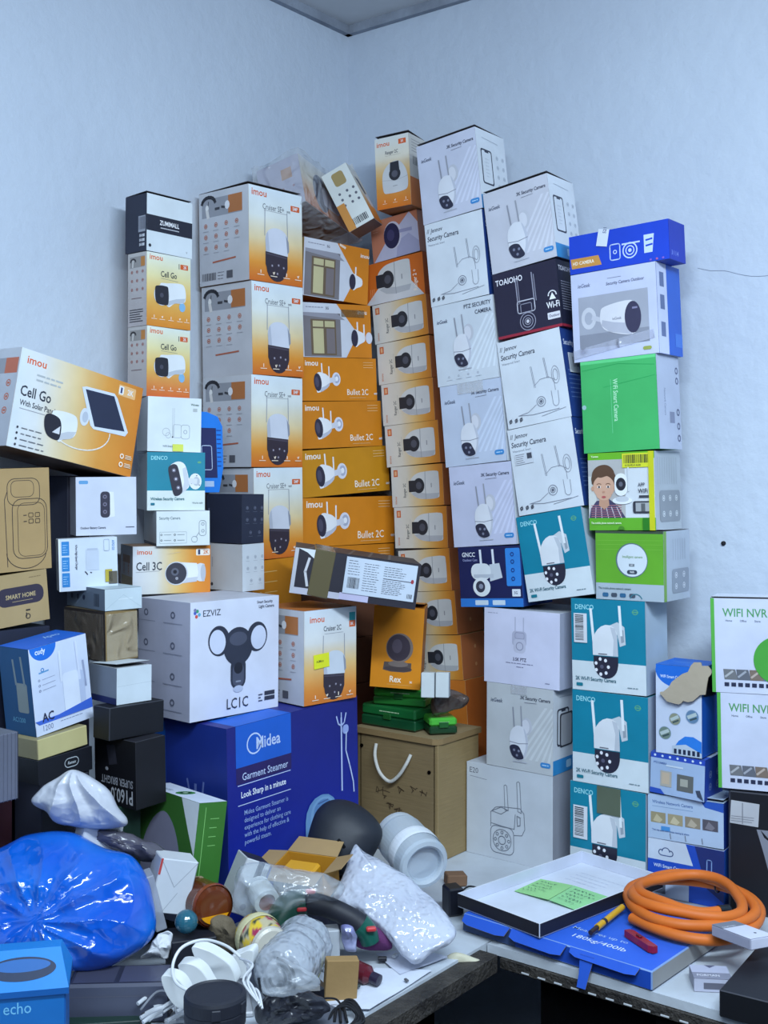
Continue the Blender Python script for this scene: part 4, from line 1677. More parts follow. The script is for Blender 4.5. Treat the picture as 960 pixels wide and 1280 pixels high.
wall_m = noisy('painted_plaster', (192, 202, 216), (183, 193, 208), .5, .35, 1.6, bscale=26)
ceil_m = noisy('ceiling_board', (206, 208, 212), (196, 198, 202), .8, .15, 3)
floor_m = noisy('dark_floor', (42, 40, 42), (26, 26, 28), .7, .3, 6)
top_m = noisy('worn_white_laminate', (196, 204, 214), (170, 176, 184), .4, .12, 7, dirt=(110, 104, 92))
edge_m = noisy('dark_edge_strip', (70, 66, 62), (38, 36, 36), .6, .6, 24)  # mottled dark grey-brown strip along the bench edges
dark_m = noisy('black_underside', (14, 14, 17), (9, 9, 12), .85, .2, 6)
trim_m = noisy('cornice_paint', (150, 158, 172), (118, 124, 136), .7, .3, 12)


def slab(name, p0, dirv, length, z0, z1, inward, th, m, kind='structure'):
    """upright wall slab along dirv, its face towards inward on the line from p0"""
    mb = MB()
    a, b = Vector(p0), Vector(p0) + dirv * length
    o = -inward * th
    pts = [a, b, b + o, a + o]
    lo = [Vector((p.x, p.y, z0)) for p in pts]
    hi = [Vector((p.x, p.y, z1)) for p in pts]
    c = (200, 200, 200)
    mb.face(lo[::-1], c)
    mb.face(hi, c)
    for i in range(4):
        j = (i + 1) % 4
        mb.face([lo[i], lo[j], hi[j], hi[i]], c)
    o_ = mb.build(name, m)
    bm = bmesh.new()
    bm.from_mesh(o_.data)
    bmesh.ops.remove_doubles(bm, verts=bm.verts, dist=1e-5)
    bmesh.ops.recalc_face_normals(bm, faces=bm.faces)
    bm.to_mesh(o_.data)
    bm.free()
    return tag(o_, None, None, None, kind)


RL, RR = 4.2, 4.0
slab('wall_left', CORN, LW, RL, 0, CEIL, RW, .12, wall_m)
slab('wall_right', CORN, RW, RR, 0, CEIL, LW, .12, wall_m)
slab('wall_back', CORN + LW * RL, RW, RR, 0, CEIL, -LW, .12, wall_m)
slab('wall_side', CORN + RW * RR, LW, RL, 0, CEIL, -RW, .12, wall_m)


def poly_slab(name, pts, z0, z1, m, kind='structure'):
    mb = MB()
    lo = [Vector((p.x, p.y, z0)) for p in pts]
    hi = [Vector((p.x, p.y, z1)) for p in pts]
    mb.face(lo, (128, 128, 128))
    mb.face(hi, (128, 128, 128))
    for i in range(len(pts)):
        j = (i + 1) % len(pts)
        mb.face([lo[i], lo[j], hi[j], hi[i]], (128, 128, 128))
    o = mb.build(name, m)
    bm = bmesh.new()
    bm.from_mesh(o.data)
    bmesh.ops.remove_doubles(bm, verts=bm.verts, dist=1e-5)
    bmesh.ops.recalc_face_normals(bm, faces=bm.faces)
    bm.to_mesh(o.data)
    bm.free()
    if kind:
        o['kind'] = kind
    return o


rc = [CORN, CORN + LW * RL, CORN + LW * RL + RW * RR, CORN + RW * RR]
poly_slab('floor', rc, -.1, 0, floor_m)
poly_slab('ceiling', rc, CEIL, CEIL + .1, ceil_m)
slab('trim_1', CORN + RW * .0 + LW * .0, LW, RL, CEIL - .022, CEIL, RW, -.016, trim_m)
slab('trim_2', CORN, RW, RR, CEIL - .022, CEIL, LW, -.016, trim_m)
# ceiling batten running out of the right cornice
bt = MB()
bs = CORN + RW * .42
for s0 in (0, .03):
    a = bs + RW * s0
    M = Matrix.Translation((a.x, a.y, CEIL - .006)) @ Matrix.Rotation(math.atan2(LW.y, LW.x), 4, 'Z')
    bt.box(3.6, .008, .006, (70, 72, 80), M @ Matrix.Translation((1.8, 0, 0)))
tag(bt.build('trim_3', 'matte'), None, None, None, 'structure')
# plug hole in the right wall
hole = MB()
hp = CORN + RW * .985
Mw = Matrix.Translation((hp.x, hp.y, 1.55 - (679 - HYP) / FOC * hp.y)) @ Matrix.Rotation(math.atan2(RW.y, RW.x), 4, 'Z') @ Matrix.Rotation(radians(90), 4, 'X')
hole.lathe([(0, .0), (.0045, .0), (.0045, .004), (.002, .006), (0, .006)], (34, 34, 40), Mw, 12)
tag(hole.build('wall_plug', 'matte'), 'small dark plug in the bare right wall above the stacked recorder boxes', 'wall plug')
# thin crack in the plaster near the top of the right stack
ck = MB()
R0 = random.Random(4)
pts = []
for i in range(16):
    q = CORN + RW * (.93 + .028 * i) + LW * .0006
    pts.append(Vector((q.x, q.y, 1.55 + (262 - 2.2 * i + R0.uniform(-4, 4)) / FOC * q.y)))
ck.tube(pts, .0005, (140, 148, 166), n=4, smooth=2)
tag(ck.build('wall_crack', 'matte'), None, None, None, 'structure')

# ------------------------------------------------------------------ the two worktops
LD, RD = .80, .60     # depths of the left and the right worktop


def pt(l, r):
    """point of the plan: l metres along the left wall, r metres along the right wall"""
    return CORN + LW * l + RW * r


def desk(name, label, quad, frontline, legs, dash):
    root = empty(name, (quad[0] + quad[2]) / 2 * 1.0, label, 'table')
    base = root.location.copy()
    base.z = 0
    root.location = base
    top = poly_slab('tabletop', quad, TZ - .015, TZ, top_m, None)
    top.parent = root
    top.matrix_parent_inverse = Matrix.Translation(-base)
    (a, b, out) = frontline
    ed = MB()
    d = (b - a)
    L = d.length
    wd = .008 if dash else .036
    M = Matrix.Translation(((a + b) / 2 + out * (wd / 2 - (.004 if dash else 0)))) @ Matrix.Rotation(math.atan2(d.y, d.x), 4, 'Z')
    ed.box(L, wd, .018 if dash else .03, (90, 84, 74), M @ Matrix.Translation((0, 0, TZ - (.034 if dash else .034))))
    e = ed.build('edge_strip', edge_m, root)
    e.matrix_parent_inverse = Matrix.Translation(-base)
    if dash:
        dm = MB()
        SG_ = 1 if (M.to_3x3() @ Vector((0, 1, 0))).dot(out) > 0 else -1
        s = -L / 2 + .05
        while s < L / 2 - .05:
            dm.box(.014, .0014, .0025, (196, 200, 206), M @ Matrix.Translation((s, wd / 2 * SG_ + .0006 * SG_, TZ - .031)), c=.0002)
            s += .031
        dd = dm.build('stitched_trim', 'plastic', root)
        dd.matrix_parent_inverse = Matrix.Translation(-base)
    pn = MB()
    for (q, r_) in legs:
        M2 = Matrix.Translation(q) @ Matrix.Rotation(r_, 4, 'Z')
        lg = MB()
        lg.box(.045, .045, TZ - .023, (18, 18, 20), M2, c=.003)
        l_ = lg.build('leg', 'matte', root)
        l_.matrix_parent_inverse = Matrix.Translation(-base)
    return root


aL = math.atan2(LW.y, LW.x)
aR = math.atan2(RW.y, RW.x)
desk('workbench', 'worn white worktop along the left wall with a dark edge board',
     [pt(.004, .004), pt(2.3, .004), pt(2.3, LD), pt(.004, LD)],
     (pt(2.3, LD), pt(RD + .02, LD), RW), [(pt(2.2, LD - .06), aL), (pt(2.2, .06), aL), (pt(.06, .06), aL)], False)
desk('worktable', 'worn white worktop along the right wall with a stitched dark trim',
     [pt(.004, LD + .003), pt(.004, 2.6), pt(RD, 2.6), pt(RD, LD + .003)],
     (pt(RD, LD + .03), pt(RD, 2.6), LW), [(pt(RD - .05, LD + .32), aR), (pt(RD - .05, 2.5), aR), (pt(.06, 2.5), aR)], True)
# black sheet added to darken the space under the tables, standing for shade
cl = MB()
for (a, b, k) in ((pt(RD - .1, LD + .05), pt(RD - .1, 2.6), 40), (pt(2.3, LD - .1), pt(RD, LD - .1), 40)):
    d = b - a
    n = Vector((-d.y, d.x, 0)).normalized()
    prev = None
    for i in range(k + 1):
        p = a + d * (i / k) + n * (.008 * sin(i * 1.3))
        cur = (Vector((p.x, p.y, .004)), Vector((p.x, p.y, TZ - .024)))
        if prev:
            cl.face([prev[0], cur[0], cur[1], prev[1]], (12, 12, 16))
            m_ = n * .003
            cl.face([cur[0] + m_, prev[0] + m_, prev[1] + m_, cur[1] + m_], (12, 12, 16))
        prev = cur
tag(cl.build('dark_backing', 'fabric'), 'black cloth sheet added to darken the space under both worktops', 'cloth')

# ------------------------------------------------------------------ cartons
BOX = {  # x, y, z of the base centre; yaw, roll (degrees); width, depth, height (metres)
'zumi': (-0.4512, 2.3251, 1.9894, 50.0, -0.63, 0.1149, 0.0658, 0.1122),
'go1': (-0.4491, 2.3212, 1.8442, 50.0, -0.11, 0.1107, 0.0574, 0.1441),
'go2': (-0.4503, 2.3205, 1.7052, 50.0, -0.58, 0.1089, 0.0584, 0.1380),
'wire': (-0.4279, 2.3045, 1.5976, 32.0, -0.85, 0.1113, 0.0600, 0.1068),
'dencow': (-0.4289, 2.3302, 1.4828, 20.0, -0.28, 0.1130, 0.1300, 0.1136),
'secbox': (-0.4180, 2.3329, 1.4146, 20.0, 0.19, 0.1035, 0.1600, 0.0672),
'cell3': (-0.4359, 2.3101, 1.3211, 25.0, -0.39, 0.1540, 0.1049, 0.0925),
'cru1': (-0.2889, 2.5301, 1.9614, 50.0, 0.89, 0.1592, 0.1545, 0.1992),
'cru2': (-0.2852, 2.5355, 1.7647, 50.0, 1.18, 0.1532, 0.1558, 0.1957),
'cru3': (-0.2858, 2.5307, 1.5692, 50.0, 0.16, 0.1530, 0.1506, 0.1935),
'cru4': (-0.2775, 2.5315, 1.3744, 50.0, 0.98, 0.1462, 0.1389, 0.1933),
'orng': (-0.2633, 2.5337, 0.7523, 50.0, 1.80, 0.1447, 0.1200, 0.6205),
'ez': (-0.3336, 2.2107, 1.1062, 48.0, -0.53, 0.2153, 0.1526, 0.2148),
'mid': (-0.2480, 2.2706, 0.7537, 51.0, 1.18, 0.3570, 0.2200, 0.3509),
'c2c': (-0.1541, 2.3180, 1.1086, 45.0, -0.11, 0.1374, 0.1400, 0.1820),
'icow': (-0.2975, 2.3493, 1.3210, 52.0, 0.75, 0.0614, 0.0917, 0.0934),
'icob': (-0.3024, 2.3501, 1.4157, 52.0, -0.42, 0.0621, 0.1004, 0.0980),
'bul1': (-0.1400, 2.7160, 1.7229, 38.0, 2.50, 0.2127, 0.1300, 0.0982),
'bul2': (-0.1337, 2.7210, 1.6161, 38.0, 2.89, 0.2279, 0.1300, 0.1058),
'bul3': (-0.1247, 2.7279, 1.5087, 38.0, 3.68, 0.2495, 0.1300, 0.1057),
'bul4': (-0.1203, 2.7314, 1.3909, 38.0, 0.59, 0.2659, 0.1300, 0.1105),
'bul5': (-0.1209, 2.7309, 1.2849, 38.0, 0.19, 0.2651, 0.1300, 0.1045),
'bul6': (-0.1264, 2.7266, 1.1748, 38.0, 0.85, 0.2499, 0.1300, 0.1081),
'bul7': (-0.1264, 2.7266, 1.0681, 38.0, 0.87, 0.2499, 0.1300, 0.1060),
'bul8': (-0.1219, 2.7301, 0.7532, 38.0, 1.43, 0.2502, 0.1300, 0.3131),
'win1': (-0.1510, 2.7074, 1.9527, 38.0, -2.27, 0.1832, 0.1300, 0.1311),
'win2': (-0.1450, 2.7121, 1.8218, 38.0, 2.65, 0.1943, 0.1300, 0.1227),
'rtop': (0.0432, 2.6763, 2.1615, -30.0, 2.74, 0.0887, 0.0793, 0.1637),
'r0': (0.0629, 2.7387, 2.0584, -37.7, 6.30, 0.1359, 0.1100, 0.0972),
'r1': (0.0580, 2.7424, 1.9583, -37.7, 5.21, 0.1764, 0.1100, 0.0973),
'r2': (0.0742, 2.7299, 1.8666, -37.7, 5.48, 0.1552, 0.1100, 0.0922),
'r3': (0.0822, 2.7237, 1.7691, -37.7, 4.40, 0.1513, 0.1100, 0.0960),
'r4': (0.0909, 2.7170, 1.6720, -37.7, 4.20, 0.1478, 0.1100, 0.0968),
'r5': (0.1009, 2.7093, 1.5757, -37.7, 4.39, 0.1517, 0.1100, 0.0962),
'r6': (0.1116, 2.7010, 1.4808, -37.7, 3.30, 0.1455, 0.1100, 0.0937),
'r7': (0.1189, 2.6954, 1.3853, -37.7, 2.62, 0.1479, 0.1100, 0.0944),
'r8': (0.1295, 2.6872, 1.2874, -37.7, 4.93, 0.1427, 0.1100, 0.0950),
'r9': (0.1432, 2.6766, 1.1899, -37.7, 5.27, 0.1394, 0.1100, 0.0977),
'r10': (0.1550, 2.6674, 1.0903, -37.7, 4.71, 0.1407, 0.1100, 0.0993),
'r11': (0.1782, 2.6495, 0.7565, -37.7, 4.60, 0.1434, 0.1100, 0.3343),
'rex': (0.0278, 2.4955, 1.1028, -6.0, -3.46, 0.1065, 0.1000, 0.1710),
'wood': (0.0785, 2.5132, 0.7520, -37.7, -1.02, 0.2254, 0.1540, 0.2577),
'e20': (0.3198, 2.4857, 0.7503, -37.7, -0.15, 0.2081, 0.2000, 0.1928),
'im3': (0.3182, 2.4427, 0.9439, -37.7, -0.32, 0.1580, 0.1300, 0.1737),
'ptz35': (0.3281, 2.4477, 1.1182, -37.7, -0.26, 0.1796, 0.1500, 0.1553),
'a1': (0.1825, 2.5380, 2.1072, -37.7, 6.60, 0.1537, 0.1148, 0.1757),
'a2': (0.2021, 2.5324, 1.9245, -37.7, 5.95, 0.1496, 0.1300, 0.1822),
'a3': (0.2186, 2.5197, 1.7494, -37.7, 5.44, 0.1550, 0.1300, 0.1751),
'a4': (0.2344, 2.5075, 1.5753, -37.7, 5.35, 0.1545, 0.1300, 0.1745),
'a5': (0.2524, 2.4936, 1.4033, -37.7, 4.78, 0.1563, 0.1300, 0.1720),
'a6': (0.2629, 2.4792, 1.2757, -37.7, 3.88, 0.1546, 0.1200, 0.1268),
'b1': (0.3212, 2.4267, 1.9823, -37.7, 8.00, 0.1548, 0.1083, 0.1728),
'b2': (0.3343, 2.4208, 1.8428, -37.7, 6.79, 0.1514, 0.1150, 0.1379),
'b3': (0.3520, 2.4072, 1.6577, -37.7, 9.03, 0.1493, 0.1150, 0.1831),
'b4': (0.3732, 2.3907, 1.4797, -37.7, 9.41, 0.1511, 0.1150, 0.1790),
'b5': (0.3864, 2.3711, 1.3046, -37.7, 10.01, 0.1516, 0.1000, 0.1750),
'hd': (0.4785, 2.2831, 1.9560, -37.7, 2.55, 0.2111, 0.0734, 0.0760),
'out': (0.4846, 2.3004, 1.7799, -37.7, 2.78, 0.1814, 0.1084, 0.1747),
'grn': (0.4919, 2.2917, 1.5983, -37.7, 2.76, 0.1603, 0.1034, 0.1813),
'kid': (0.4982, 2.2960, 1.4447, -37.7, 1.62, 0.1406, 0.1179, 0.1516),
'easy': (0.5115, 2.2880, 1.3096, -37.7, 0.84, 0.1422, 0.1216, 0.1339),
'dca': (0.4696, 2.3055, 1.1272, -37.7, 1.22, 0.1587, 0.0981, 0.1806),
'dcb': (0.4677, 2.2996, 0.9431, -37.7, 0.37, 0.1621, 0.0864, 0.1823),
'dcc': (0.4643, 2.3053, 0.7501, -37.7, -0.09, 0.1620, 0.0912, 0.1917),
'wsm': (0.5812, 2.2164, 1.0253, -37.0, 0.19, 0.0905, 0.0900, 0.1675),
'net': (0.5780, 2.2188, 0.9465, -37.0, -1.47, 0.1072, 0.0900, 0.0770),
'wnet': (0.5907, 2.2174, 0.8604, -33.0, 0.38, 0.1451, 0.0900, 0.0839),
'wsm2': (0.5902, 2.2177, 0.7509, -33.0, -0.70, 0.1461, 0.0900, 0.1075),
'nvr1': (0.7047, 2.1341, 1.1551, -24.0, 1.31, 0.1834, 0.0800, 0.1721),
'nvr2': (0.7131, 2.1303, 0.9799, -24.0, 1.01, 0.1801, 0.0800, 0.1743),
'sol': (-0.6117, 2.1102, 1.5745, 55.0, -10.97, 0.2837, 0.1300, 0.1726),
'brn': (-0.6689, 2.0339, 1.3848, 48.0, 1.87, 0.1419, 0.0850, 0.1782),
'smh': (-0.6706, 2.0320, 1.2911, 48.0, 4.81, 0.1403, 0.0850, 0.0895),
'wcb': (-0.5422, 2.2021, 1.4415, 25.0, 0.43, 0.1103, 0.1517, 0.1067),
'chg': (-0.5382, 2.1059, 1.3444, 25.0, 1.45, 0.1043, 0.0300, 0.0939),
'thn': (-0.5110, 2.1172, 1.3124, 42.0, 0.50, 0.0735, 0.1415, 0.0379),
'tap': (-0.5142, 2.1090, 1.2220, 48.0, 1.31, 0.0678, 0.1276, 0.0893),
'sl2': (-0.4626, 2.0347, 1.1583, 46.0, -0.43, 0.0708, 0.0847, 0.0622),
'bk1': (-0.4430, 2.0136, 1.1015, 50.0, -1.27, 0.1166, 0.0455, 0.0556),
'p16': (-0.4422, 2.0251, 0.9839, 52.0, 1.23, 0.0652, 0.1089, 0.1155),
'cud': (-0.5718, 1.9883, 1.1252, 55.0, 6.69, 0.1209, 0.0779, 0.1474),
'crm': (-0.5639, 1.9625, 1.0867, 55.0, 3.96, 0.1045, 0.0660, 0.0338),
'bwb': (-0.0672, 2.3248, 1.3082, 4.0, -8.28, 0.2457, 0.1700, 0.0882),
'blk': (-0.5634, 1.9688, 1.0444, 55.0, 2.06, 0.1128, 0.0723, 0.0401),
}


def xf(key):
    x, y, z, yaw, roll, w, d, h = BOX[key]
    return Matrix.Translation((x, y, z)) @ Matrix.Rotation(radians(yaw), 4, 'Z') @ Matrix.Rotation(-radians(roll), 4, 'Y')


def parts_on(root, dims, parts):
    w, d, h = dims
    for p in parts:
        kind, fk, rect, col = p[:4]
        fn = p[4] if len(p) > 4 else None
        fr = faces(MB(), w, d, h)[fk]
        u0, v0, u1, v1 = rect
        mb = MB()
        o = Vector(fr.o) + fr.ex * (u0 * fr.W) + fr.ey * ((1 - v1) * fr.H) + fr.n * .0003
        W, H = (u1 - u0) * fr.W, (v1 - v0) * fr.H
        th = .0007 if kind != 'clear_tape' else .0005
        rot = Matrix((fr.ex, fr.ey, fr.n)).transposed().to_4x4()
        rz = p[5] if len(p) > 5 else 0
        M = Matrix.Translation(o + fr.n * .0012) @ rot @ Matrix.Translation((W / 2, H / 2, 0)) @ Matrix.Rotation(radians(rz), 4, 'Z')
        mb.prism([(-W / 2, -H / 2), (W / 2, -H / 2), (W / 2, H / 2), (-W / 2, H / 2)], th, col, M)
        if fn:
            ff = Face(mb, M @ Vector((-W / 2, -H / 2, th + .0001)), M.to_3x3() @ Vector((1, 0, 0)), M.to_3x3() @ Vector((0, 1, 0)), W, H)
            fn(ff)
        ob = mb.build(kind, 'film' if kind == 'clear_tape' else 'card', root)
        if kind == 'sticker' and len(p) > 6:
            ob['label'] = p[6]


def flap(root, dims, col, tilt=2.5, dark=(84, 80, 84), hinge='back'):
    """tucked top flap standing slightly open"""
    w, d, h = dims
    mb = MB()
    mb.prism([(-w / 2 + .001, -d / 2 + .002), (w / 2 - .001, -d / 2 + .002), (w / 2 - .001, d / 2), (-w / 2 + .001, d / 2)], .0009, col, side=dark)
    M = Matrix.Translation((0, d / 2, h + .0006)) @ Matrix.Rotation(-radians(tilt), 4, 'X') @ Matrix.Translation((0, -d / 2, 0))
    if hinge == 'right':
        M = Matrix.Translation((w / 2, 0, h + .0006)) @ Matrix.Rotation(radians(tilt), 4, 'Y') @ Matrix.Translation((-w / 2, 0, 0))
    o = mb.build('top_flap', 'card', root)
    o.matrix_local = M
    return o


def carton(key, name, label, cols, art, group=None, cat='box', parts=(), top=None, mt='card', c=.0012, child=None):
    x, y, z, yaw, roll, w, d, h = BOX[key]
    mb = MB()
    mb.box(w, d, h, cols, c=c)
    A = faces(mb, w, d, h)
    if art:
        art(A)
    M = xf(key)
    if parts or top or child:
        root = empty(name, (0, 0, 0), label, cat, group)
        root.matrix_world = M
        mb.build('carton', mt, root)
        if parts:
            parts_on(root, (w, d, h), parts)
        if top:
            flap(root, (w, d, h), *top)
        if child:
            child(root, w, d, h)
        return root
    o = mb.build(name, mt)
    o.matrix_world = M
    return tag(o, label, cat, group)


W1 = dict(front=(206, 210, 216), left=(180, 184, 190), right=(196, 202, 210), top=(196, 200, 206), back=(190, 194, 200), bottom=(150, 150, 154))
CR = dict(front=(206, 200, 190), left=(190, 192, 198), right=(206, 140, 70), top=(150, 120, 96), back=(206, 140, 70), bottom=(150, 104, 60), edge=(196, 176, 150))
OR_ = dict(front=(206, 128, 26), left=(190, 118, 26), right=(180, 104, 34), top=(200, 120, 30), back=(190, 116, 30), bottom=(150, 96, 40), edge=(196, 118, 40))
SG = 'white and orange turning-camera cartons in the tall stack'
# tower with the black and white carton on top
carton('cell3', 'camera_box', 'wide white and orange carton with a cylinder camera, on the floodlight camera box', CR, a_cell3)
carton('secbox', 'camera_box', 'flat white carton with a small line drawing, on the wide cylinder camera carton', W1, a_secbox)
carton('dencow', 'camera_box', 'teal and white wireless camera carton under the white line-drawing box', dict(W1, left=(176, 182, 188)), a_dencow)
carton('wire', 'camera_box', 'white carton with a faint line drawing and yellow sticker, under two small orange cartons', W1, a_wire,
       parts=[('sticker', 'F', (.46, .86, .66, .99), (206, 214, 90))])
carton('go2', 'camera_box', 'lower of two small orange battery-camera cartons in the left tower', CR, lambda A: a_go(A, 1), 'small orange battery-camera cartons')
carton('go1', 'camera_box', 'upper of two small orange battery-camera cartons, under the black and white one', CR, lambda A: a_go(A, 0), 'small orange battery-camera cartons')
carton('zumi', 'camera_box', 'black and white carton on top of the left tower', dict(front=(206, 214, 220), left=(38, 42, 60), top=(30, 32, 46), right=(206, 210, 214), back=(40, 40, 50), bottom=(60, 60, 70)), a_zumi,
       top=((26, 28, 40), 3.0))
# four-high column of turning-camera boxes
for k, lab, kw in (('cru4', 'fourth and lowest turning-camera carton, behind the small black carton', dict(icons=2)),
                   ('cru3', 'third turning-camera carton from the top of the orange and white column', {}),
                   ('cru2', 'second turning-camera carton from the top of the orange and white column', dict(barcodes=False)),
                   ('cru1', 'topmost turning-camera carton of the orange and white column, its lid dark', {})):
    carton(k, 'camera_box', lab, CR, (lambda kw: lambda A: a_cruiser(A, **kw))(kw), SG,
           top=((70, 52, 48), 1.8) if k == 'cru1' else None)


def a_orng(A):
    f = A['F']
    f.rect(0, 0, 1, 1, (200, 128, 26))
    for i in range(4):
        f.ring(.16, .04 + .035 * i, .02, .008, (226, 190, 120), n=8)
        f.line([(.24, .04 + .035 * i), (.5, .04 + .035 * i)], .01, (226, 190, 120))


carton('orng', 'tall_box', 'plain orange carton carrying the column of turning-camera boxes', OR_, a_orng)
# bullet camera boxes
BG = 'orange twin-aerial bullet-camera cartons'
bl = {'bul1': 'highest plain orange bullet-camera carton, right under the two window-print cartons',
      'bul2': 'second plain orange bullet-camera carton from the top of its stack',
      'bul3': 'third plain orange bullet-camera carton from the top, slightly more yellow',
      'bul4': 'fourth orange bullet-camera carton, just above the taped black carton',
      'bul5': 'orange carton mostly hidden behind the taped black carton',
      'bul6': 'bullet-camera carton coloured dark brown for shade, just below the taped black carton',
      'bul7': 'middle bullet-camera carton coloured dark brown for shade, between the turning-camera box and the ball-camera box',
      'bul8': 'lowest bullet-camera carton coloured dark brown for shade, between the steamer box and the wooden box'}
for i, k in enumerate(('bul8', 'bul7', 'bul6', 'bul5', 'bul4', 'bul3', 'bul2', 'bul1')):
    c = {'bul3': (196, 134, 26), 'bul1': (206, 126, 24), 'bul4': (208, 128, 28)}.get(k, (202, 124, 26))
    if k in ('bul6', 'bul7', 'bul8'):  # orange cartons low in the stack, deep shade put into a brown colour
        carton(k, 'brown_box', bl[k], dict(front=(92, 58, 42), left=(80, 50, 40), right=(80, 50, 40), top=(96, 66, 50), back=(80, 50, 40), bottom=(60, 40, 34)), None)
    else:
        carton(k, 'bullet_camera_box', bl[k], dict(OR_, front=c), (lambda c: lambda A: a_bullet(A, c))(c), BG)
carton('win2', 'bullet_camera_box', 'lower of two bullet-camera cartons showing a lit window', OR_, lambda A: a_window(A, 1), 'cartons printed with a window',
       parts=[('clear_tape', 'F', (.56, .1, .9, .24), (120, 96, 60))])
carton('win1', 'bullet_camera_box', 'upper of two bullet-camera cartons showing a lit window', OR_, lambda A: a_window(A, 0), 'cartons printed with a window')
# dome camera boxes lying on their sides
RG = 'dome-camera cartons lying on their sides'
RC = dict(front=(206, 190, 160), left=(196, 190, 186), right=(170, 94, 46), top=(196, 150, 90), back=(180, 110, 50), bottom=(150, 100, 60), edge=(204, 170, 120))
rl = ['highest cream dome-camera carton, just under the bright orange one', 'second cream dome-camera carton from the top',
      'third cream dome-camera carton from the top', 'fourth cream dome-camera carton from the top',
      'fifth cream dome-camera carton from the top', 'sixth cream dome-camera carton, last one fully in view',
      'dome-camera carton beside the right end of the taped black carton', 'dome-camera carton beside the ball-camera box, lens half hidden',
      'dome-camera carton behind the two small white boxes', 'lowest orange dome-camera carton, standing behind the wooden box']
for i, k in reversed(list(enumerate(('r2', 'r3', 'r4', 'r5', 'r6', 'r7', 'r8', 'r9', 'r10', 'r11')))):
    carton(k, 'dome_camera_box', rl[i], RC, (lambda i: lambda A: a_ranger(A, i))(i) if k != 'r11' else plain((204, 118, 44), None, (190, 100, 40)), RG)
carton('r1', 'dome_camera_box', 'bright orange dome-camera carton with a white triangle, jutting left', OR_, a_r1)
carton('r0', 'ball_camera_box', 'dusky pink carton with a round dark lens, under the upright carton', dict(OR_, front=(186, 118, 92), right=(150, 110, 100), top=(170, 110, 90)), a_r0)
carton('rtop', 'dome_camera_box', 'upright white to orange dome-camera carton in the corner', CR, a_rtop, top=((60, 60, 66), 4.0))
# white leaning stack
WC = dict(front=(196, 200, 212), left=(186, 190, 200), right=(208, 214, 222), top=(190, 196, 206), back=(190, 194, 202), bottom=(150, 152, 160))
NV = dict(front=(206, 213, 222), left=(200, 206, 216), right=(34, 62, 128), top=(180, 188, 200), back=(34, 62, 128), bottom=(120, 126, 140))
GG = 'pale grey egg-shaped camera cartons'
JG = 'white line-drawing camera cartons with navy sides'
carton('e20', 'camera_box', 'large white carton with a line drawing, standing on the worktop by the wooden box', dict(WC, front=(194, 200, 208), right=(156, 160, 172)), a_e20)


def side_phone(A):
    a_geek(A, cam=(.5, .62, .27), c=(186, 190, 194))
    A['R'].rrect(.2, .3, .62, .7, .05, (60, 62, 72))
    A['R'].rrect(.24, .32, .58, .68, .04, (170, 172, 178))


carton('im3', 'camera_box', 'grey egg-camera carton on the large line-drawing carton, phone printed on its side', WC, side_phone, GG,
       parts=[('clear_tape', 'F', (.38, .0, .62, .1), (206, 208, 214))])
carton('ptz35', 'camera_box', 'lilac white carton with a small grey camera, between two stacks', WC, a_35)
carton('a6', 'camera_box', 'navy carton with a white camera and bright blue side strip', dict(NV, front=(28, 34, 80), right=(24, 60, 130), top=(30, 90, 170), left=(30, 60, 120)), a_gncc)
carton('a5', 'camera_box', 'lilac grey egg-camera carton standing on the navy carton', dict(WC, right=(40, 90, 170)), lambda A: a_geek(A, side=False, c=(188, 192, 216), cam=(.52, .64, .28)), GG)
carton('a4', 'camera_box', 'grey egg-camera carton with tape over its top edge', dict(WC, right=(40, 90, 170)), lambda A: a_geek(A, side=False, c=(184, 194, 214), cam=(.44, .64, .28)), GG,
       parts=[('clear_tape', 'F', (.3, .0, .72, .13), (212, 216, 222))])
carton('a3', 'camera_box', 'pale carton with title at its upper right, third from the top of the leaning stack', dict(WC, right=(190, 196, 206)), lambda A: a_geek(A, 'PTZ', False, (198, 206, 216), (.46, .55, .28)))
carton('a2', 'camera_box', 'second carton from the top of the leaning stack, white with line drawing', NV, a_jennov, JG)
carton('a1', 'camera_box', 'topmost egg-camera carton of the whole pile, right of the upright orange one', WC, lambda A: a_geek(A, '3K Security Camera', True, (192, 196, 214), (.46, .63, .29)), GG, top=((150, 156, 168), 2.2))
carton('b5', 'camera_box', 'teal turning-camera carton leaning at the foot of the second leaning stack', dict(W1, front=(20, 120, 150), right=(190, 196, 204), left=(24, 110, 140)), lambda A: a_denco(A), 'teal turning-camera cartons')


def stk(f):
    f.dashes(.05, .05, .6, .95, 5, (120, 124, 136), .03)
    f.rect(.68, .1, .95, .6, (70, 74, 86))


carton('b4', 'camera_box', 'line-drawing carton with a white data sticker, above the leaning teal carton', NV, a_jennov, JG,
       parts=[('sticker', 'F', (.07, .29, .35, .42), (200, 206, 216), stk)])
carton('b3', 'camera_box', 'line-drawing carton directly under the black carton with the red edge', NV, a_jennov, JG,
       parts=[('sticker', 'R', (.15, .28, .8, .5), (206, 212, 222), lambda f: f.bars(.2, .2, .8, .7, (60, 62, 74), 9))])
carton('b2', 'camera_box', 'black carton with an outlined camera and a thin red bottom edge', dict(front=(38, 36, 58), left=(30, 30, 48), right=(32, 34, 54), top=(36, 36, 56), back=(30, 30, 46), bottom=(130, 40, 56)), a_toaioho)
carton('b1', 'camera_box', 'egg-camera carton on top of the second leaning stack, blue band on its side', WC, lambda A: a_geek(A, '3K Security Camera', True, (192, 194, 206), (.46, .62, .3)), GG, top=((150, 156, 168), 2.4))

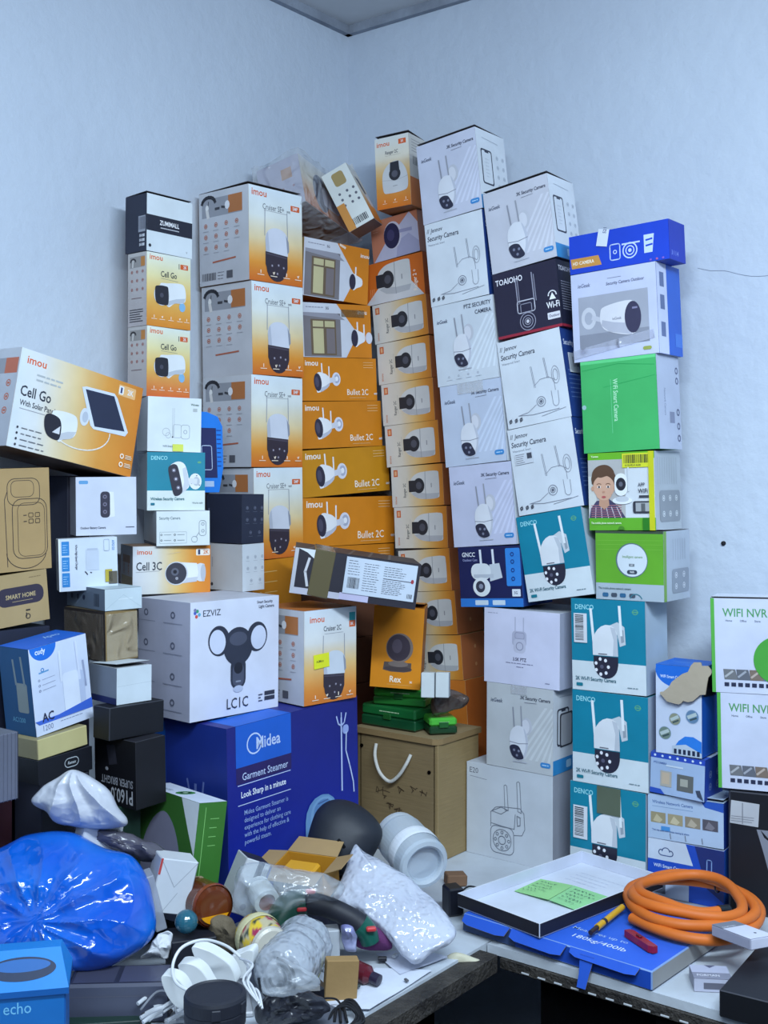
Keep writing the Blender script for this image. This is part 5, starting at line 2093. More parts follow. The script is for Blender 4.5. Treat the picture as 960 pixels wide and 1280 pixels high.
# right-hand straight stack
TG = 'teal turning-camera cartons'
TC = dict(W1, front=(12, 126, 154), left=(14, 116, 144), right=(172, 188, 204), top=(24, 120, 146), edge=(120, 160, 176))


def bcode(f):
    barcode(f, 0, 0, 1, 1, (210, 214, 222), vert=True)


carton('dcc', 'camera_box', 'lowest teal turning-camera carton, on the worktop behind the open white tray', TC, a_denco, TG,
       parts=[('sticker', 'F', (.05, .24, .24, .58), (210, 214, 222), bcode), ('brown_tape', 'F', (.37, 0, .68, .28), (90, 100, 84))])
carton('dcb', 'camera_box', 'middle teal turning-camera carton of the straight stack, without a barcode', TC, a_denco, TG)
carton('dca', 'camera_box', 'upper teal turning-camera carton of the straight stack, with a barcode label', TC, a_denco, TG,
       parts=[('sticker', 'F', (.04, .16, .22, .48), (210, 214, 222), bcode)])
carton('easy', 'camera_box', 'green and grey carton with a white disc, on the teal cartons', dict(front=(98, 166, 44), right=(176, 186, 200), top=(186, 192, 198), left=(90, 150, 50), back=(176, 186, 196), bottom=(150, 156, 166)), a_easy,
       top=((190, 196, 204), 1.0))
carton('kid', 'camera_box', 'carton printed with a small child in a checked shirt', dict(front=(150, 190, 90), right=(172, 180, 188), top=(96, 168, 44), left=(96, 160, 60), back=(172, 180, 188), bottom=(96, 160, 44)), a_kid,
       parts=[('sticker', 'F', (.53, .02, .97, .2), (210, 214, 50), lambda f: (f.bars(.06, .1, .94, .7, (40, 40, 40), 22), f.text('K132-FD1F A538', .1, .85, .1, (60, 60, 50), bold=True)), 0, 'yellow barcode label')])
carton('grn', 'camera_box', 'battered bright green carton with pale grey side', dict(front=(44, 178, 96), right=(178, 186, 206), top=(70, 190, 120), left=(44, 160, 90), back=(178, 186, 200), bottom=(60, 150, 90)), a_green, c=.003)
carton('out', 'camera_box', 'pale lilac carton with a bullet camera photo, under the royal blue one', dict(front=(190, 196, 222), right=(48, 96, 196), top=(180, 186, 210), left=(170, 176, 200), back=(48, 90, 180), bottom=(150, 156, 180)), a_out,
       parts=[('clear_tape', 'F', (0, .8, .96, .9), (200, 204, 222), None, 8)], c=.0025)
carton('hd', 'camera_box', 'wide royal blue carton on top of the straight right stack', dict(front=(26, 64, 190), right=(22, 50, 168), top=(30, 70, 196), left=(24, 56, 176), back=(24, 56, 176), bottom=(24, 52, 150)), a_hd,
       parts=[('sticker', 'F', (.3, -.04, .41, .4), (206, 214, 230), lambda f: f.text('521', .6, .25, .5, (70, 80, 110), bold=True, rot=90), -12, 'small white number sticker')])

# small blue cartons and the recorder boxes
SB = dict(front=(190, 200, 220), right=(34, 70, 170), top=(184, 202, 228), left=(34, 76, 176), back=(60, 90, 170), bottom=(60, 80, 150))
carton('wsm2', 'camera_box', 'lowest small blue carton with a cloud mark, behind the orange hose', SB, a_wsm2)
carton('wnet', 'camera_box', 'wide pale blue carton with four small photos, second from the bottom', SB, a_wnet, c=.003, top=((186, 206, 228), 3.0))
carton('net', 'camera_box', 'small blue carton with two photos, below the torn upright one', SB, a_net, c=.002)


def torn(root, w, d, h):
    mb = MB()
    R = random.Random(8)
    out = [(-.35, -.25), (-.2, -.3), (0, -.33), (.1, -.3), (.3, -.26), (.5, -.16), (.56, .02), (.62, .1), (.5, .16), (.36, .2), (.2, .14), (.06, .02), (-.12, -.08), (-.22, -.14), (-.3, -.2)]
    M = Matrix.Translation((0, -d / 2 - .003, h * .86)) @ Matrix.Rotation(radians(84), 4, 'X')
    out = [(a_ + R.uniform(-.03, .03), b_ + R.uniform(-.025, .025)) for i_ in range(len(out)) for a_, b_ in [out[i_], ((out[i_][0] + out[(i_ + 1) % len(out)][0]) / 2, (out[i_][1] + out[(i_ + 1) % len(out)][1]) / 2)]]
    mb.prism([(x * w * 1.15 + .004, y * w * 1.7 + .004) for x, y in out], .0025, (168, 156, 138), M, side=(150, 136, 116))
    mb.build('torn_cardboard', 'matte', root)
    m2 = MB()
    M = Matrix.Translation((w / 2 + .0006, -d * .1, h * .8)) @ Matrix.Rotation(radians(90), 4, 'Z') @ Matrix.Rotation(radians(90), 4, 'X')
    m2.prism([(-.03, -.02), (.03, -.024), (.034, .02), (-.01, .028)], .0012, (26, 28, 48), M)
    m2.build('torn_hole', 'matte', root)


carton('wsm', 'camera_box', 'upright white and blue carton with a big torn cardboard patch', SB, a_wsm, child=torn)
NC = dict(front=(196, 202, 222), left=(84, 168, 70), right=(190, 196, 214), top=(200, 206, 222), back=(190, 196, 214), bottom=(150, 154, 170))
carton('nvr2', 'recorder_box', 'lower of the two white recorder cartons with green lettering', NC, lambda A: a_nvr(A, False), 'white recorder cartons')
carton('nvr1', 'recorder_box', 'upper of the two white recorder cartons with green lettering', NC, a_nvr, 'white recorder cartons', top=((206, 212, 226), 1.2))

# left: steamer box and what stands on it
carton('mid', 'steamer_box', 'big dark blue garment steamer carton under the floodlight and turning-camera boxes',
       dict(front=(22, 34, 136), left=(26, 46, 128), right=(20, 26, 90), top=(36, 44, 128), back=(20, 26, 90), bottom=(20, 24, 70), edge=(60, 60, 150)), a_mid)
carton('ez', 'camera_box', 'large white carton with a twin-floodlight camera, on the steamer box', dict(front=(206, 210, 226), left=(168, 170, 190), right=(190, 194, 206), top=(196, 198, 210), back=(180, 184, 196), bottom=(120, 122, 136)), a_ez)
carton('c2c', 'camera_box', 'single orange and white turning-camera carton with a yellow sticker, on the steamer box', CR, a_c2c,
       parts=[('sticker', 'F', (.17, .47, .46, .62), (222, 224, 40), lambda f: f.text('AdMino', .15, .5, .2, (90, 90, 40), bold=True), 3, 'fluorescent yellow price sticker')])
carton('icow', 'small_box', 'small white carton with tiny icons, standing on the floodlight camera box', dict(W1, left=(188, 188, 190)), lambda A: a_icons(A, False))
carton('icob', 'small_box', 'small black carton with tiny icons, on its white twin', dict(front=(40, 44, 62), left=(34, 38, 56), right=(34, 36, 50), top=(44, 48, 66), back=(30, 32, 44), bottom=(30, 30, 40)), lambda A: a_icons(A, True))

# far left heap
KR = dict(front=(168, 140, 96), right=(120, 98, 70), left=(130, 108, 78), top=(150, 126, 88), back=(130, 108, 78), bottom=(90, 74, 56))
carton('sol', 'camera_box', 'large tilted orange solar-camera carton at the left, sloping down to the right',
       dict(front=(206, 190, 160), left=(180, 184, 192), right=(206, 206, 210), top=(200, 180, 150), back=(190, 150, 100), bottom=(78, 58, 50), edge=(214, 204, 190)), a_sol)
carton('brn', 'power_station_box', 'brown carton with an outlined power station, under the tilted orange carton', KR, a_brn)
carton('smh', 'brown_box', 'low brown carton with a dark lettered pill, under the power station carton', dict(KR, front=(170, 146, 104)), a_smh)
carton('wcb', 'camera_box', 'white carton with a slim black doorbell camera, left of the teal carton', dict(W1, front=(196, 202, 218)), a_wcb)
carton('chg', 'charger_box', 'thin white and blue charger carton standing on its edge', dict(W1, front=(202, 212, 226)), a_chg,
       parts=[('sticker', 'F', (.78, .62, .9, .86), (176, 160, 60)), ('torn_print', 'F', (.84, .66, .99, .9), (92, 86, 76))])
carton('thn', 'small_box', 'flat white carton under the charger carton', dict(W1, front=(188, 202, 210), left=(104, 118, 136)), a_thn)
carton('tap', 'brown_box', 'brown carton wrapped in clear film, under the flat white one', dict(KR, front=(134, 112, 74), left=(50, 44, 44), top=(96, 84, 64)), a_tap,
       parts=[('clear_tape', 'F', (.02, .05, .98, .97), (190, 176, 150)), ('clear_tape', 'L', (.02, .05, .98, .97), (120, 110, 100))])
carton('sl2', 'small_box', 'plain white carton with a dark underside edge, below the film-wrapped brown one', dict(W1, front=(196, 206, 214), left=(118, 126, 140)), a_sl2, top=((206, 216, 224), 4))
carton('bk1', 'black_box', 'low plain black carton under the plain white one', dict(front=(20, 21, 27), left=(16, 17, 22), right=(16, 17, 22), top=(18, 19, 24), back=(24, 24, 30), bottom=(20, 20, 26), edge=(52, 54, 62)), None)
carton('p16', 'black_box', 'black lamp carton standing upside down with its lettering reversed', dict(front=(36, 36, 44), left=(30, 30, 38), right=(30, 30, 36), top=(40, 40, 48), back=(24, 24, 30), bottom=(24, 24, 28), edge=(70, 72, 80)), a_p16)
carton('blk', 'black_box', 'flat black carton with a small oval mark', dict(front=(30, 32, 42), left=(24, 26, 36), right=(24, 26, 34), top=(30, 32, 40), back=(24, 24, 30), bottom=(20, 20, 26), edge=(60, 62, 70)), a_blk)
carton('crm', 'cream_box', 'shallow cream carton on the flat black one', dict(front=(186, 176, 126), left=(140, 132, 100), right=(150, 140, 110), top=(150, 140, 104), back=(140, 130, 100), bottom=(120, 112, 90)), None)
carton('cud', 'router_box', 'white and blue range extender carton leaning at the left', dict(front=(200, 210, 232), left=(20, 74, 118), right=(190, 200, 220), top=(30, 98, 200), back=(20, 70, 120), bottom=(20, 60, 100)), a_cud)


# ------------------------------------------------------------------ loose things
def frame(z_axis, x_hint=(1, 0, 0), o=(0, 0, 0)):
    z = Vector(z_axis).normalized()
    x = Vector(x_hint)
    x = (x - z * x.dot(z)).normalized()
    y = z.cross(x)
    return Matrix.Translation(Vector(o)) @ Matrix((x, y, z)).transposed().to_4x4()


def Rz(deg):
    return Matrix.Rotation(radians(deg), 4, 'Z')


def Rx(deg):
    return Matrix.Rotation(radians(deg), 4, 'X')


def Ry(deg):
    return Matrix.Rotation(radians(deg), 4, 'Y')


def T3(*p):
    return Matrix.Translation(Vector(p))


def pillow(name, kind, outline, Yf, thick, col, label, cat, amp=.006, fold=9.0, seed=1, rings=14, sub=5, col2=None, parent=None, floor=None, pleat=0, top=None):
    """soft bag: an outline given as seen, at depth Yf(px, py), filled out to a real thickness"""
    n = len(outline)
    P = []
    for i in range(n):
        p0, p1, p2, p3 = outline[i - 1], outline[i], outline[(i + 1) % n], outline[(i + 2) % n]
        for k in range(sub):
            t = k / sub
            P.append(tuple(.5 * ((2 * p1[j]) + (p2[j] - p0[j]) * t + (2 * p0[j] - 5 * p1[j] + 4 * p2[j] - p3[j]) * t * t + (3 * p1[j] - p0[j] - 3 * p2[j] + p3[j]) * t ** 3) for j in (0, 1)))
    cx = sum(p[0] for p in P) / len(P)
    cy = sum(p[1] for p in P) / len(P)
    m = len(P)
    mb = MB()
    sd = Vector((seed * 3.1, seed * 1.7, seed * 5.3))

    def grid(sign):
        rows = []
        for r in range(rings + 1):
            t = sin(r / rings * pi / 2)
            row = []
            for (x, y) in P:
                px, py = cx + (x - cx) * t, cy + (y - cy) * t
                q = at(px, py, Yf(px, py))
                h = thick * math.sqrt(max(0, 1 - t ** 2.6))
                w = q * fold + sd
                rid = 1 - abs(noise.noise(w)) * 2
                rid2 = 1 - abs(noise.noise(w * 2.7 + Vector((7, 1, 3)))) * 2
                rid3 = 1 - abs(noise.noise(w * 5.5 + Vector((2, 8, 5)))) * 2
                d = amp * (rid * 1.3 + rid2 * .4 + rid3 * .12 - 1.0) * min(1, (1 - t) * 5 + .12)
                if pleat:
                    tx_, ty_ = top
                    an_ = math.atan2(py - ty_, px - tx_)
                    rr_ = math.hypot(py - ty_, px - tx_) / 90
                    d += pleat * min(1, rr_ * 1.6) * (1 - abs(sin(an_ * 6 + 2.4 * noise.noise(w * .6))) * 1.6) * min(1, (1 - t) * 4 + .1)
                q = q + Vector((0, -1, .35)).normalized() * (sign * h + d * (1 if sign > 0 else -.4))
                q += Vector((noise.noise(w * 2 + Vector((0, 9, 0))), 0, noise.noise(w * 2 + Vector((5, 0, 0))))) * amp * .5 * t
                if floor is not None and q.z < floor:
                    q.z = floor + .0005
                row.append(q)
            rows.append(row)
        return rows
    L1, L2 = lin(col), lin(col2 or col)
    for sign in (1, -1):
        g = grid(sign)
        i0 = len(mb.v)
        for row in g:
            mb.v += [tuple(q) for q in row]
        for r in range(rings):
            for k in range(m):
                k2 = (k + 1) % m
                a, b, c, d = i0 + r * m + k, i0 + r * m + k2, i0 + (r + 1) * m + k2, i0 + (r + 1) * m + k
                f = (a, b, c, d) if sign < 0 else (a, d, c, b)
                mb.f.append(f)
                v = noise.noise(Vector(mb.v[a]) * 14 + sd) * .5 + .5
                mb.c += [tuple(L1[j] * (1 - v) + L2[j] * v for j in range(3))] * 4
    o = mb.build(name, kind, parent, smooth=True, weld=True)
    if label:
        tag(o, label, cat)
    return o


# ---- wooden box under the corner stacks
x, y, z, yaw, roll, w, d, h = BOX['wood']
w -= .012
x -= .0047
y += .0037
wb = empty('wooden_box', (0, 0, 0), 'brown plywood box with a rope handle and scribbled writing', 'box')
wb.matrix_world = T3(x, y, .7505) @ Rz(yaw)
h = 1.008 - .7505
wc = (158, 136, 98)
m = MB()
m.box(w - .012, .011, h - .014, (132, 112, 80), T3(.0, -d / 2 + .0055, 0))
f = Face(m, (-(w - .012) / 2, -d / 2 - .0003, 0), (1, 0, 0), (0, 0, 1), w - .012, h - .014)
R1 = random.Random(11)
for (u0, v0) in ((.25, .47), (.34, .5), (.55, .44), (.7, .4), (.82, .42), (.4, .6), (.5, .63)):
    pts = [(u0 + .012 * i * R1.choice((1, 1, -.5)), v0 + R1.uniform(-.035, .045)) for i in range(7)]
    f.line(pts, .009, (78, 62, 46))
f.text('TS', .9, .76, .05, (40, 34, 30), bold=True)
m.build('front_panel', 'board', wb)
m = MB()
m.box(.012, d, h - .014, (146, 124, 86), T3(w / 2 - .006, 0, 0))
m.build('side_panel', 'board', wb)
m = MB()
m.box(.012, d, h - .014, (132, 112, 80), T3(-w / 2 + .0065, 0, 0))
m.build('side_panel', 'board', wb)
m = MB()
m.box(w - .026, .011, h - .014, (140, 120, 86), T3(0, d / 2 - .006, 0))
m.build('back_panel', 'board', wb)
m = MB()
pr = [(-w / 2 - .006, -d / 2 - .006), (w / 2 - .01, -d / 2 - .006), (w / 2 + .0, -d / 2 - .001), (w / 2 + .004, -d / 2 + .012), (w / 2 + .004, d / 2 + .004), (-w / 2 - .006, d / 2 + .004)]
m.prism(pr, .0125, (150, 132, 100), T3(0, 0, h - .0135), side=(140, 116, 80))
m.build('lid', 'board', wb)
m = MB()
yy = -d / 2 - .008
m.tube([(-w / 2 + .055, yy + .004, h * .88), (-w / 2 + .058, yy - .004, h * .78), (-w / 2 + .072, yy - .006, h * .66), (-w / 2 + .098, yy - .006, h * .6), (-w / 2 + .122, yy - .006, h * .66), (-w / 2 + .14, yy - .004, h * .76), (-w / 2 + .147, yy + .004, h * .84)], .0036, (206, 204, 198), n=10)
m.build('rope_handle', 'fabric', wb)['label'] = 'white rope handle'
for (u, v) in ((.06, .84), (.9, .72)):
    m = MB()
    m.lathe([(0, 0), (.004, 0), (.004, .002), (0, .003)], (40, 34, 30), T3(-w / 2 + u * w, -d / 2 - .0003, v * h) @ Rx(90), 10)
    m.build('screw', 'metal', wb)

# ---- brown ball-camera carton, green cases, two small white cartons
carton('rex', 'ball_camera_box', 'orange carton with a brown ball camera, standing on the green cases', dict(OR_, front=(212, 132, 20)), a_rex, top=((206, 130, 30), 5, (150, 90, 30)))
LZ = 1.008 + .0015
dr = Vector((cos(radians(-37.7)), sin(radians(-37.7)), 0))
nr = Vector((-dr.y, dr.x, 0))
wo = Vector((x, y, 0))


def green_case(loc, yaw_, w_, d_, h_, cols, label, tilt=0, txt=None):
    rt = empty('tool_case', (0, 0, 0), label, 'case', None)
    rt.matrix_world = T3(*loc) @ Rz(yaw_) @ Ry(tilt)
    m_ = MB()
    m_.box(w_, d_, h_ * .48, cols[0], c=.003)
    m_.build('case_base', 'plastic', rt)
    m_ = MB()
    m_.box(w_ * .99, d_ * .99, h_ * .5, cols[1], T3(0, 0, h_ * .49), c=.004)
    F_ = Face(m_, (-w_ / 2, -d_ / 2 - .0003, h_ * .5), (1, 0, 0), (0, 0, 1), w_, h_ * .5)
    if txt:
        Ft = Face(m_, (-w_ / 2, -d_ / 2, h_ * .99 + .0004), (1, 0, 0), (0, 1, 0), w_, d_)
        Ft.text(txt, .2, .4, .12, (206, 226, 206), bold=True)
        Ft.dashes(.3, .55, .8, .85, 3, (190, 216, 190), .02)
    F_.dashes(.35, .35, .75, .65, 1, (180, 210, 170), .014)
    m_.build('case_lid', 'plastic', rt)
    m_ = MB()
    m_.box(.02, .004, .012, (30, 90, 40), T3(.0, -d_ / 2 - .002, h_ * .4), c=.001)
    m_.build('latch', 'plastic', rt)
    return rt


green_case(wo + dr * -.036 + nr * .0 + Vector((0, 0, LZ)), -37, .145, .125, .046, ((18, 74, 44), (24, 100, 50)), 'dark green flat case lying on the wooden box')
green_case(wo + dr * -.03 + nr * .0 + Vector((0, 0, LZ + .0475)), -22, .12, .1, .036, ((36, 110, 44), (60, 160, 56)), 'bright green flat case on the dark green one, under the ball-camera box')
sm = green_case(wo + dr * .072 + nr * -.02 + Vector((0, 0, LZ)), 12, .06, .06, .034, ((24, 60, 34), (76, 176, 60)), 'small green carton with white print on the wooden lid corner', 0, 'LED')
# crumpled brown plastic beside them
pillow('crumpled_wrapper', 'bag', [(540, 872), (556, 862), (576, 866), (586, 874), (578, 884), (560, 890), (546, 894), (538, 884)],
       lambda a, b: 2.43, .02, (104, 86, 74), 'brown crumpled wrapper beside the green cases', 'wrapper', amp=.007, fold=30, seed=4, col2=(60, 50, 48))
for i, (px, lab) in enumerate(((535.5, 'left of two tiny white cartons in front of the dome-camera stack'), (553.5, 'right of two tiny white cartons in front of the dome-camera stack'))):
    m = MB()
    p = at(px, 868, 2.375)
    m.box(.0275, .034, .05, dict(front=(196, 202, 204), top=(212, 218, 218), right=(170, 176, 180), left=(170, 176, 180), back=(170, 176, 180), bottom=(140, 144, 150)), T3(p.x, p.y, LZ + .088) @ Rz(-8) @ Rx(-6), c=.001)
    m.line = None
    tag(m.build('small_box', 'card'), lab, 'box', 'tiny white cartons')

# ---- taped black carton lying slanted
BKC = dict(front=(34, 32, 42), left=(40, 38, 46), right=(30, 28, 38), top=(44, 40, 46), back=(30, 28, 36), bottom=(24, 22, 30), edge=(110, 106, 116))


def a_bwb(A):
    f = A['F']
    f.rect(0, 0, 1, 1, (36, 34, 46))
    f.rect(0, .86, .39, 1, (176, 176, 190))
    f.poly([(.39, .84), (.62, .84), (.62, .99), (.39, .99)], (180, 176, 204))
    f.poly([(.02, 0), (.2, 0), (.17, .22), (.1, .08)], (206, 212, 216))
    f.rect(0, .0, .03, 1, (176, 178, 186))
    f.line([(.12, .2), (.1, .5), (.13, .8)], .02, (190, 190, 196))
    T = A['T']
    T.rect(0, 0, 1, 1, (56, 50, 54))
    for k in range(5):
        T.line([(.2 + .15 * k, 0), (.1 + .16 * k, 1)], .02, (96, 90, 88))


def big_label(f):
    f.rrect(0, 0, 1, 1, .03, (186, 196, 210))
    for (u0, u1, v0, v1, n, s_) in ((.04, .22, .06, .5, 6, 1), (.26, .5, .1, .9, 12, 2), (.54, .9, .12, .42, 5, 3), (.54, .9, .5, .9, 8, 4)):
        f.dashes(u0, v0, u1, v1, n, (70, 74, 90), .008, seed=s_)
    f.bars(.05, .55, .22, .85, (40, 42, 52), 14)
    f.rect(.54, .46, .94, .48, (60, 64, 80))
    f.ell(.95, .45, .022, .03, (150, 50, 60), n=12)
    f.bars(.9, .8, .97, .92, (40, 42, 52), 4)


def tapewrap(root, w_, d_, h_):
    m_ = MB()
    m_.box(w_ * .17, d_ + .003, h_ + .003, (92, 84, 60), T3(-w_ * .28, 0, -.0015) @ Ry(3), c=.002)
    m_.build('packing_tape', 'bag', root)


carton('bwb', 'taped_box', 'black carton with brown tape and a big white data label, lying slanted', BKC, a_bwb,
       parts=[('label_sheet', 'F', (.41, .04, .975, .84), (186, 196, 210), big_label)], child=tapewrap)


# ---- film-wrapped cartons on top of the window cartons
def film_shell(root, w_, d_, h_, k=.006, seed=1, tail=None):
    bm = bmesh.new()
    bmesh.ops.create_cube(bm, size=1)
    bmesh.ops.subdivide_edges(bm, edges=bm.edges, cuts=11, use_grid_fill=True)
    mb = MB()
    vs = []
    for v in bm.verts:
        p = Vector((v.co.x * (w_ + 2 * k), v.co.y * (d_ + 2 * k), (v.co.z + .5) * (h_ + 2 * k) - k))
        r = 1 - 2 * abs(noise.noise(p * 28 + Vector((seed, 0, 0))))
        n_ = Vector((v.co.x, v.co.y, v.co.z)).normalized()
        p += n_ * (r * .006)
        if tail and v.co.x > .2:
            p += Vector(tail) * ((v.co.x - .2) ** 2) * 6
        vs.append(p)
    bm.verts.index_update()
    mb.mesh(vs, [tuple(v.index for v in f_.verts) for f_ in bm.faces], (206, 212, 220))
    bm.free()
    return mb.build('plastic_wrap', 'film', root, smooth=True)


def a_wrap(A):
    f = A['F']
    f.grad([(0, (206, 206, 206)), (.4, (206, 190, 160)), (.75, (200, 130, 60)), (1, (186, 104, 40))])
    f.ell(.42, .56, .17, .24, (54, 54, 84), n=24)
    f.poly([(.45, .36), (.78, .4), (.9, .62), (.78, .8), (.46, .78)], (178, 180, 206))
    f.rect(.66, .3, .78, .5, (196, 140, 60))
    L = A['L']
    L.rect(0, 0, 1, 1, (176, 172, 192))
    L.rect(.55, .2, .8, .42, (184, 134, 90))
    L.icons([.3, .55, .8], [.6, .8], .03, (150, 100, 110), fill=True)


W_ = dict(front=(200, 190, 170), left=(176, 172, 192), right=(190, 120, 60), top=(190, 190, 206), back=(180, 120, 60), bottom=(96, 70, 60), edge=(200, 196, 196))
r1 = empty('camera_box', (0, 0, 0), 'film-wrapped camera carton tipped over, behind the topmost turning-camera box', 'box')
p = at(434, 300, 2.71)
Mr = Rz(62) @ Ry(10) @ Rx(-16)
m = MB()
m.box(.195, .11, .12, W_)
a_wrap(faces(m, .195, .11, .12))
r1.matrix_world = T3(*(p + Vector((.004, .0, .018)) - Mr @ Vector((.0975, -.055, 0)))) @ Mr
m.build('carton', 'card', r1)
film_shell(r1, .195, .11, .12, tail=(.03, -.02, -.02))


def a_wrap2(A):
    f = A['F']
    f.rect(0, 0, 1, 1, (200, 204, 202))
    f.rrect(.3, .06, .75, .28, .1, (150, 130, 84))
    f.icons([.3, .6, .85], [.4, .5, .6], .05, (90, 92, 104), fill=True)
    f.rect(0, .55, .3, 1, (190, 130, 60))
    f.bars(.3, .84, .85, .95, (60, 60, 66), 10)
    R = A['R']
    R.grad([(0, (200, 204, 206)), (.5, (206, 196, 180)), (.75, (200, 130, 60)), (1, (196, 110, 40))])
    R.poly([(.25, .2), (.6, .22), (.8, .5), (.6, .56)], (50, 54, 76))
    R.poly([(.5, .5), (.95, .45), (.95, .7), (.6, .7)], (190, 196, 210))


r2 = empty('camera_box', (0, 0, 0), 'camera carton tipped to the left beside the film-wrapped one', 'box')
p = at(458, 287, 2.64)
r2.matrix_world = T3(p.x, p.y - .012, p.z) @ Rz(-14) @ Ry(-27) @ Rx(2)
m = MB()
m.box(.064, .085, .142, dict(W_, front=(200, 204, 202), right=(200, 150, 90), top=(196, 196, 196), left=(190, 120, 50)))
a_wrap2(faces(m, .064, .085, .142))
m.build('carton', 'card', r2)
m = MB()
m.box(.063, .0012, .03, (196, 198, 200), T3(0, .04, .143) @ Rx(-40), c=.0004)
m.build('top_flap', 'card', r2)

# ---- blue carded package behind the teal carton
m = MB()
pk = [(-.028, 0), (.02, 0), (.03, .05), (.031, .135), (.022, .155), (0, .164), (-.03, .164)]
p = at(258, 600, 2.36)
M = T3(p.x, p.y, 1.516) @ Rz(38) @ Rx(86)
m.prism([(a * 1.15, b) for a, b in pk], .012, (24, 118, 214), M)
ff = Face(m, M @ Vector((-.036, 0, .0123)), M.to_3x3() @ Vector((1, 0, 0)), M.to_3x3() @ Vector((0, 1, 0)), .072, .164)
ff.rect(0, .2, .78, .82, (30, 34, 84))
ff.rframe(.3, .42, .62, .72, .06, .02, (180, 196, 220))
ff.rect(.3, .86, .66, .93, (170, 190, 220))
ff.dashes(.8, .2, .95, .7, 9, (20, 60, 140), .03)
tag(m.build('blister_pack', 'plastic'), 'bright blue carded package standing behind the teal wireless camera carton', 'package')


# ---- fillers of the left heap
def simple_box(name, key, center, yaw_, dims, cols, label, cat='box', kind='card', art=None, c=.0015, rx=0, ry=0):
    m_ = MB()
    m_.box(*dims, cols, c=c)
    if art:
        art(faces(m_, *dims))
    o = m_.build(name, kind)
    o.matrix_world = T3(*center) @ Rz(yaw_) @ Rx(rx) @ Ry(ry)
    return tag(o, label, cat)


def q(px, py, Y):
    return at(px, py, Y)


p = at(84, 800, 2.2)  # added dark filler, stands for the shadow in this gap
simple_box('dark_box', 0, (p.x, p.y, .7505), 52, (.05, .07, .80), dict(front=(52, 50, 64), left=(40, 42, 60), right=(50, 50, 64), top=(60, 56, 60), back=(40, 40, 50), bottom=(20, 20, 24)),
           'narrow dark filler carton added for the shade in the gap behind the charger box')
bx = BOX['blk']
simple_box('dark_box', 0, (bx[0], bx[1], .7505), 55, (.1, .07, bx[2] - .752), dict(front=(44, 44, 54), left=(36, 38, 50), right=(40, 40, 50), top=(44, 44, 54), back=(40, 40, 50), bottom=(20, 20, 24)),
           'dark upright carton under the flat black one, behind the silver bag')
bx = BOX['p16']
simple_box('dark_green_box', 0, (bx[0] - .03, bx[1] + .005, .7505), 50, (.05, .085, bx[2] - .752), dict(front=(20, 44, 34), left=(18, 38, 32), right=(20, 44, 34), top=(24, 50, 40), back=(20, 40, 30), bottom=(20, 20, 24)),
           'dark green carton under the upside-down black lamp carton')
bx = BOX['smh']


def stripes(A):
    A['R'].rect(0, 0, 1, 1, (96, 100, 116))
    for i in range(8):
        A['F'].line([(.08 + .12 * i, 0), (.08 + .12 * i, 1)], .012, (84, 88, 104))


simple_box('dark_box', 0, (bx[0] + .005, bx[1] + .005, .7505), 48, (.13, .08, bx[2] - .757), dict(front=(38, 42, 60), left=(34, 38, 56), right=(36, 40, 58), top=(40, 44, 60), back=(30, 30, 40), bottom=(20, 20, 24)),
           'dark navy carton behind the range extender carton')
p = at(-12, 1002, 1.84)
simple_box('grey_box', 0, (p.x, p.y, 1.0365), 52, (.06, .06, .107), dict(front=(96, 100, 116), left=(80, 84, 100), right=(100, 104, 118), top=(110, 114, 126), back=(80, 84, 96), bottom=(60, 60, 70)),
           'grey ribbed carton cut off by the left edge of the photo', art=stripes)
p = at(-22, 1030, 1.93)
simple_box('maroon_box', 0, (p.x, p.y, .7505), 50, (.075, .06, .285), dict(front=(50, 24, 32), left=(40, 20, 28), right=(44, 22, 32), top=(58, 30, 38), back=(40, 20, 28), bottom=(20, 12, 14)),
           'dark maroon carton beside the blue bag')
p = at(78, 1050, 1.80)
simple_box('white_box', 0, (p.x, p.y + .055, .7505), 40, (.07, .03, .243), dict(front=(196, 200, 206), left=(176, 182, 190), right=(170, 176, 186), top=(206, 210, 214), back=(170, 176, 184), bottom=(120, 120, 126)),
           'plain white carton corner poking out between the silver and the blue bag', ry=12)


# green and white router carton
def a_router(A):
    L = A['L']
    L.rect(0, 0, 1, 1, (50, 96, 40))
    L.ell(.15, 1.0, .62, .78, (112, 112, 134), n=40, a0=0, a1=180) if 0 else None
    L.blob([(.05, 1), (.08, .6), (.2, .3), (.42, .16), (.64, .28), (.8, .55), (.88, .8), (.9, 1)], (120, 120, 142))  # white panel drawn grey, its shadow is in the colour
    L.poly([(.7, .0), (.86, .25), (1, .45), (1, .0)], (206, 214, 222))
    A['F'].rect(0, 0, 1, 1, (56, 112, 44))
    A['F'].line([(.25, .04), (.25, .96)], .02, (130, 190, 110))
    A['F'].dashes(.45, .1, .8, .4, 4, (130, 190, 110), .02)
    T = A['T']
    T.rect(0, 0, 1, 1, (214, 222, 238))
    T.text('WiFi', .3, .2, .34, (120, 136, 150), bold=True, rot=-90)
    T.ell(.5, .52, .34, .22, (60, 130, 60), n=24)
    T.ell(.5, .52, .2, .13, (30, 60, 40), n=18)
    T.ell(.5, .52, .1, .06, (180, 210, 180), n=12)


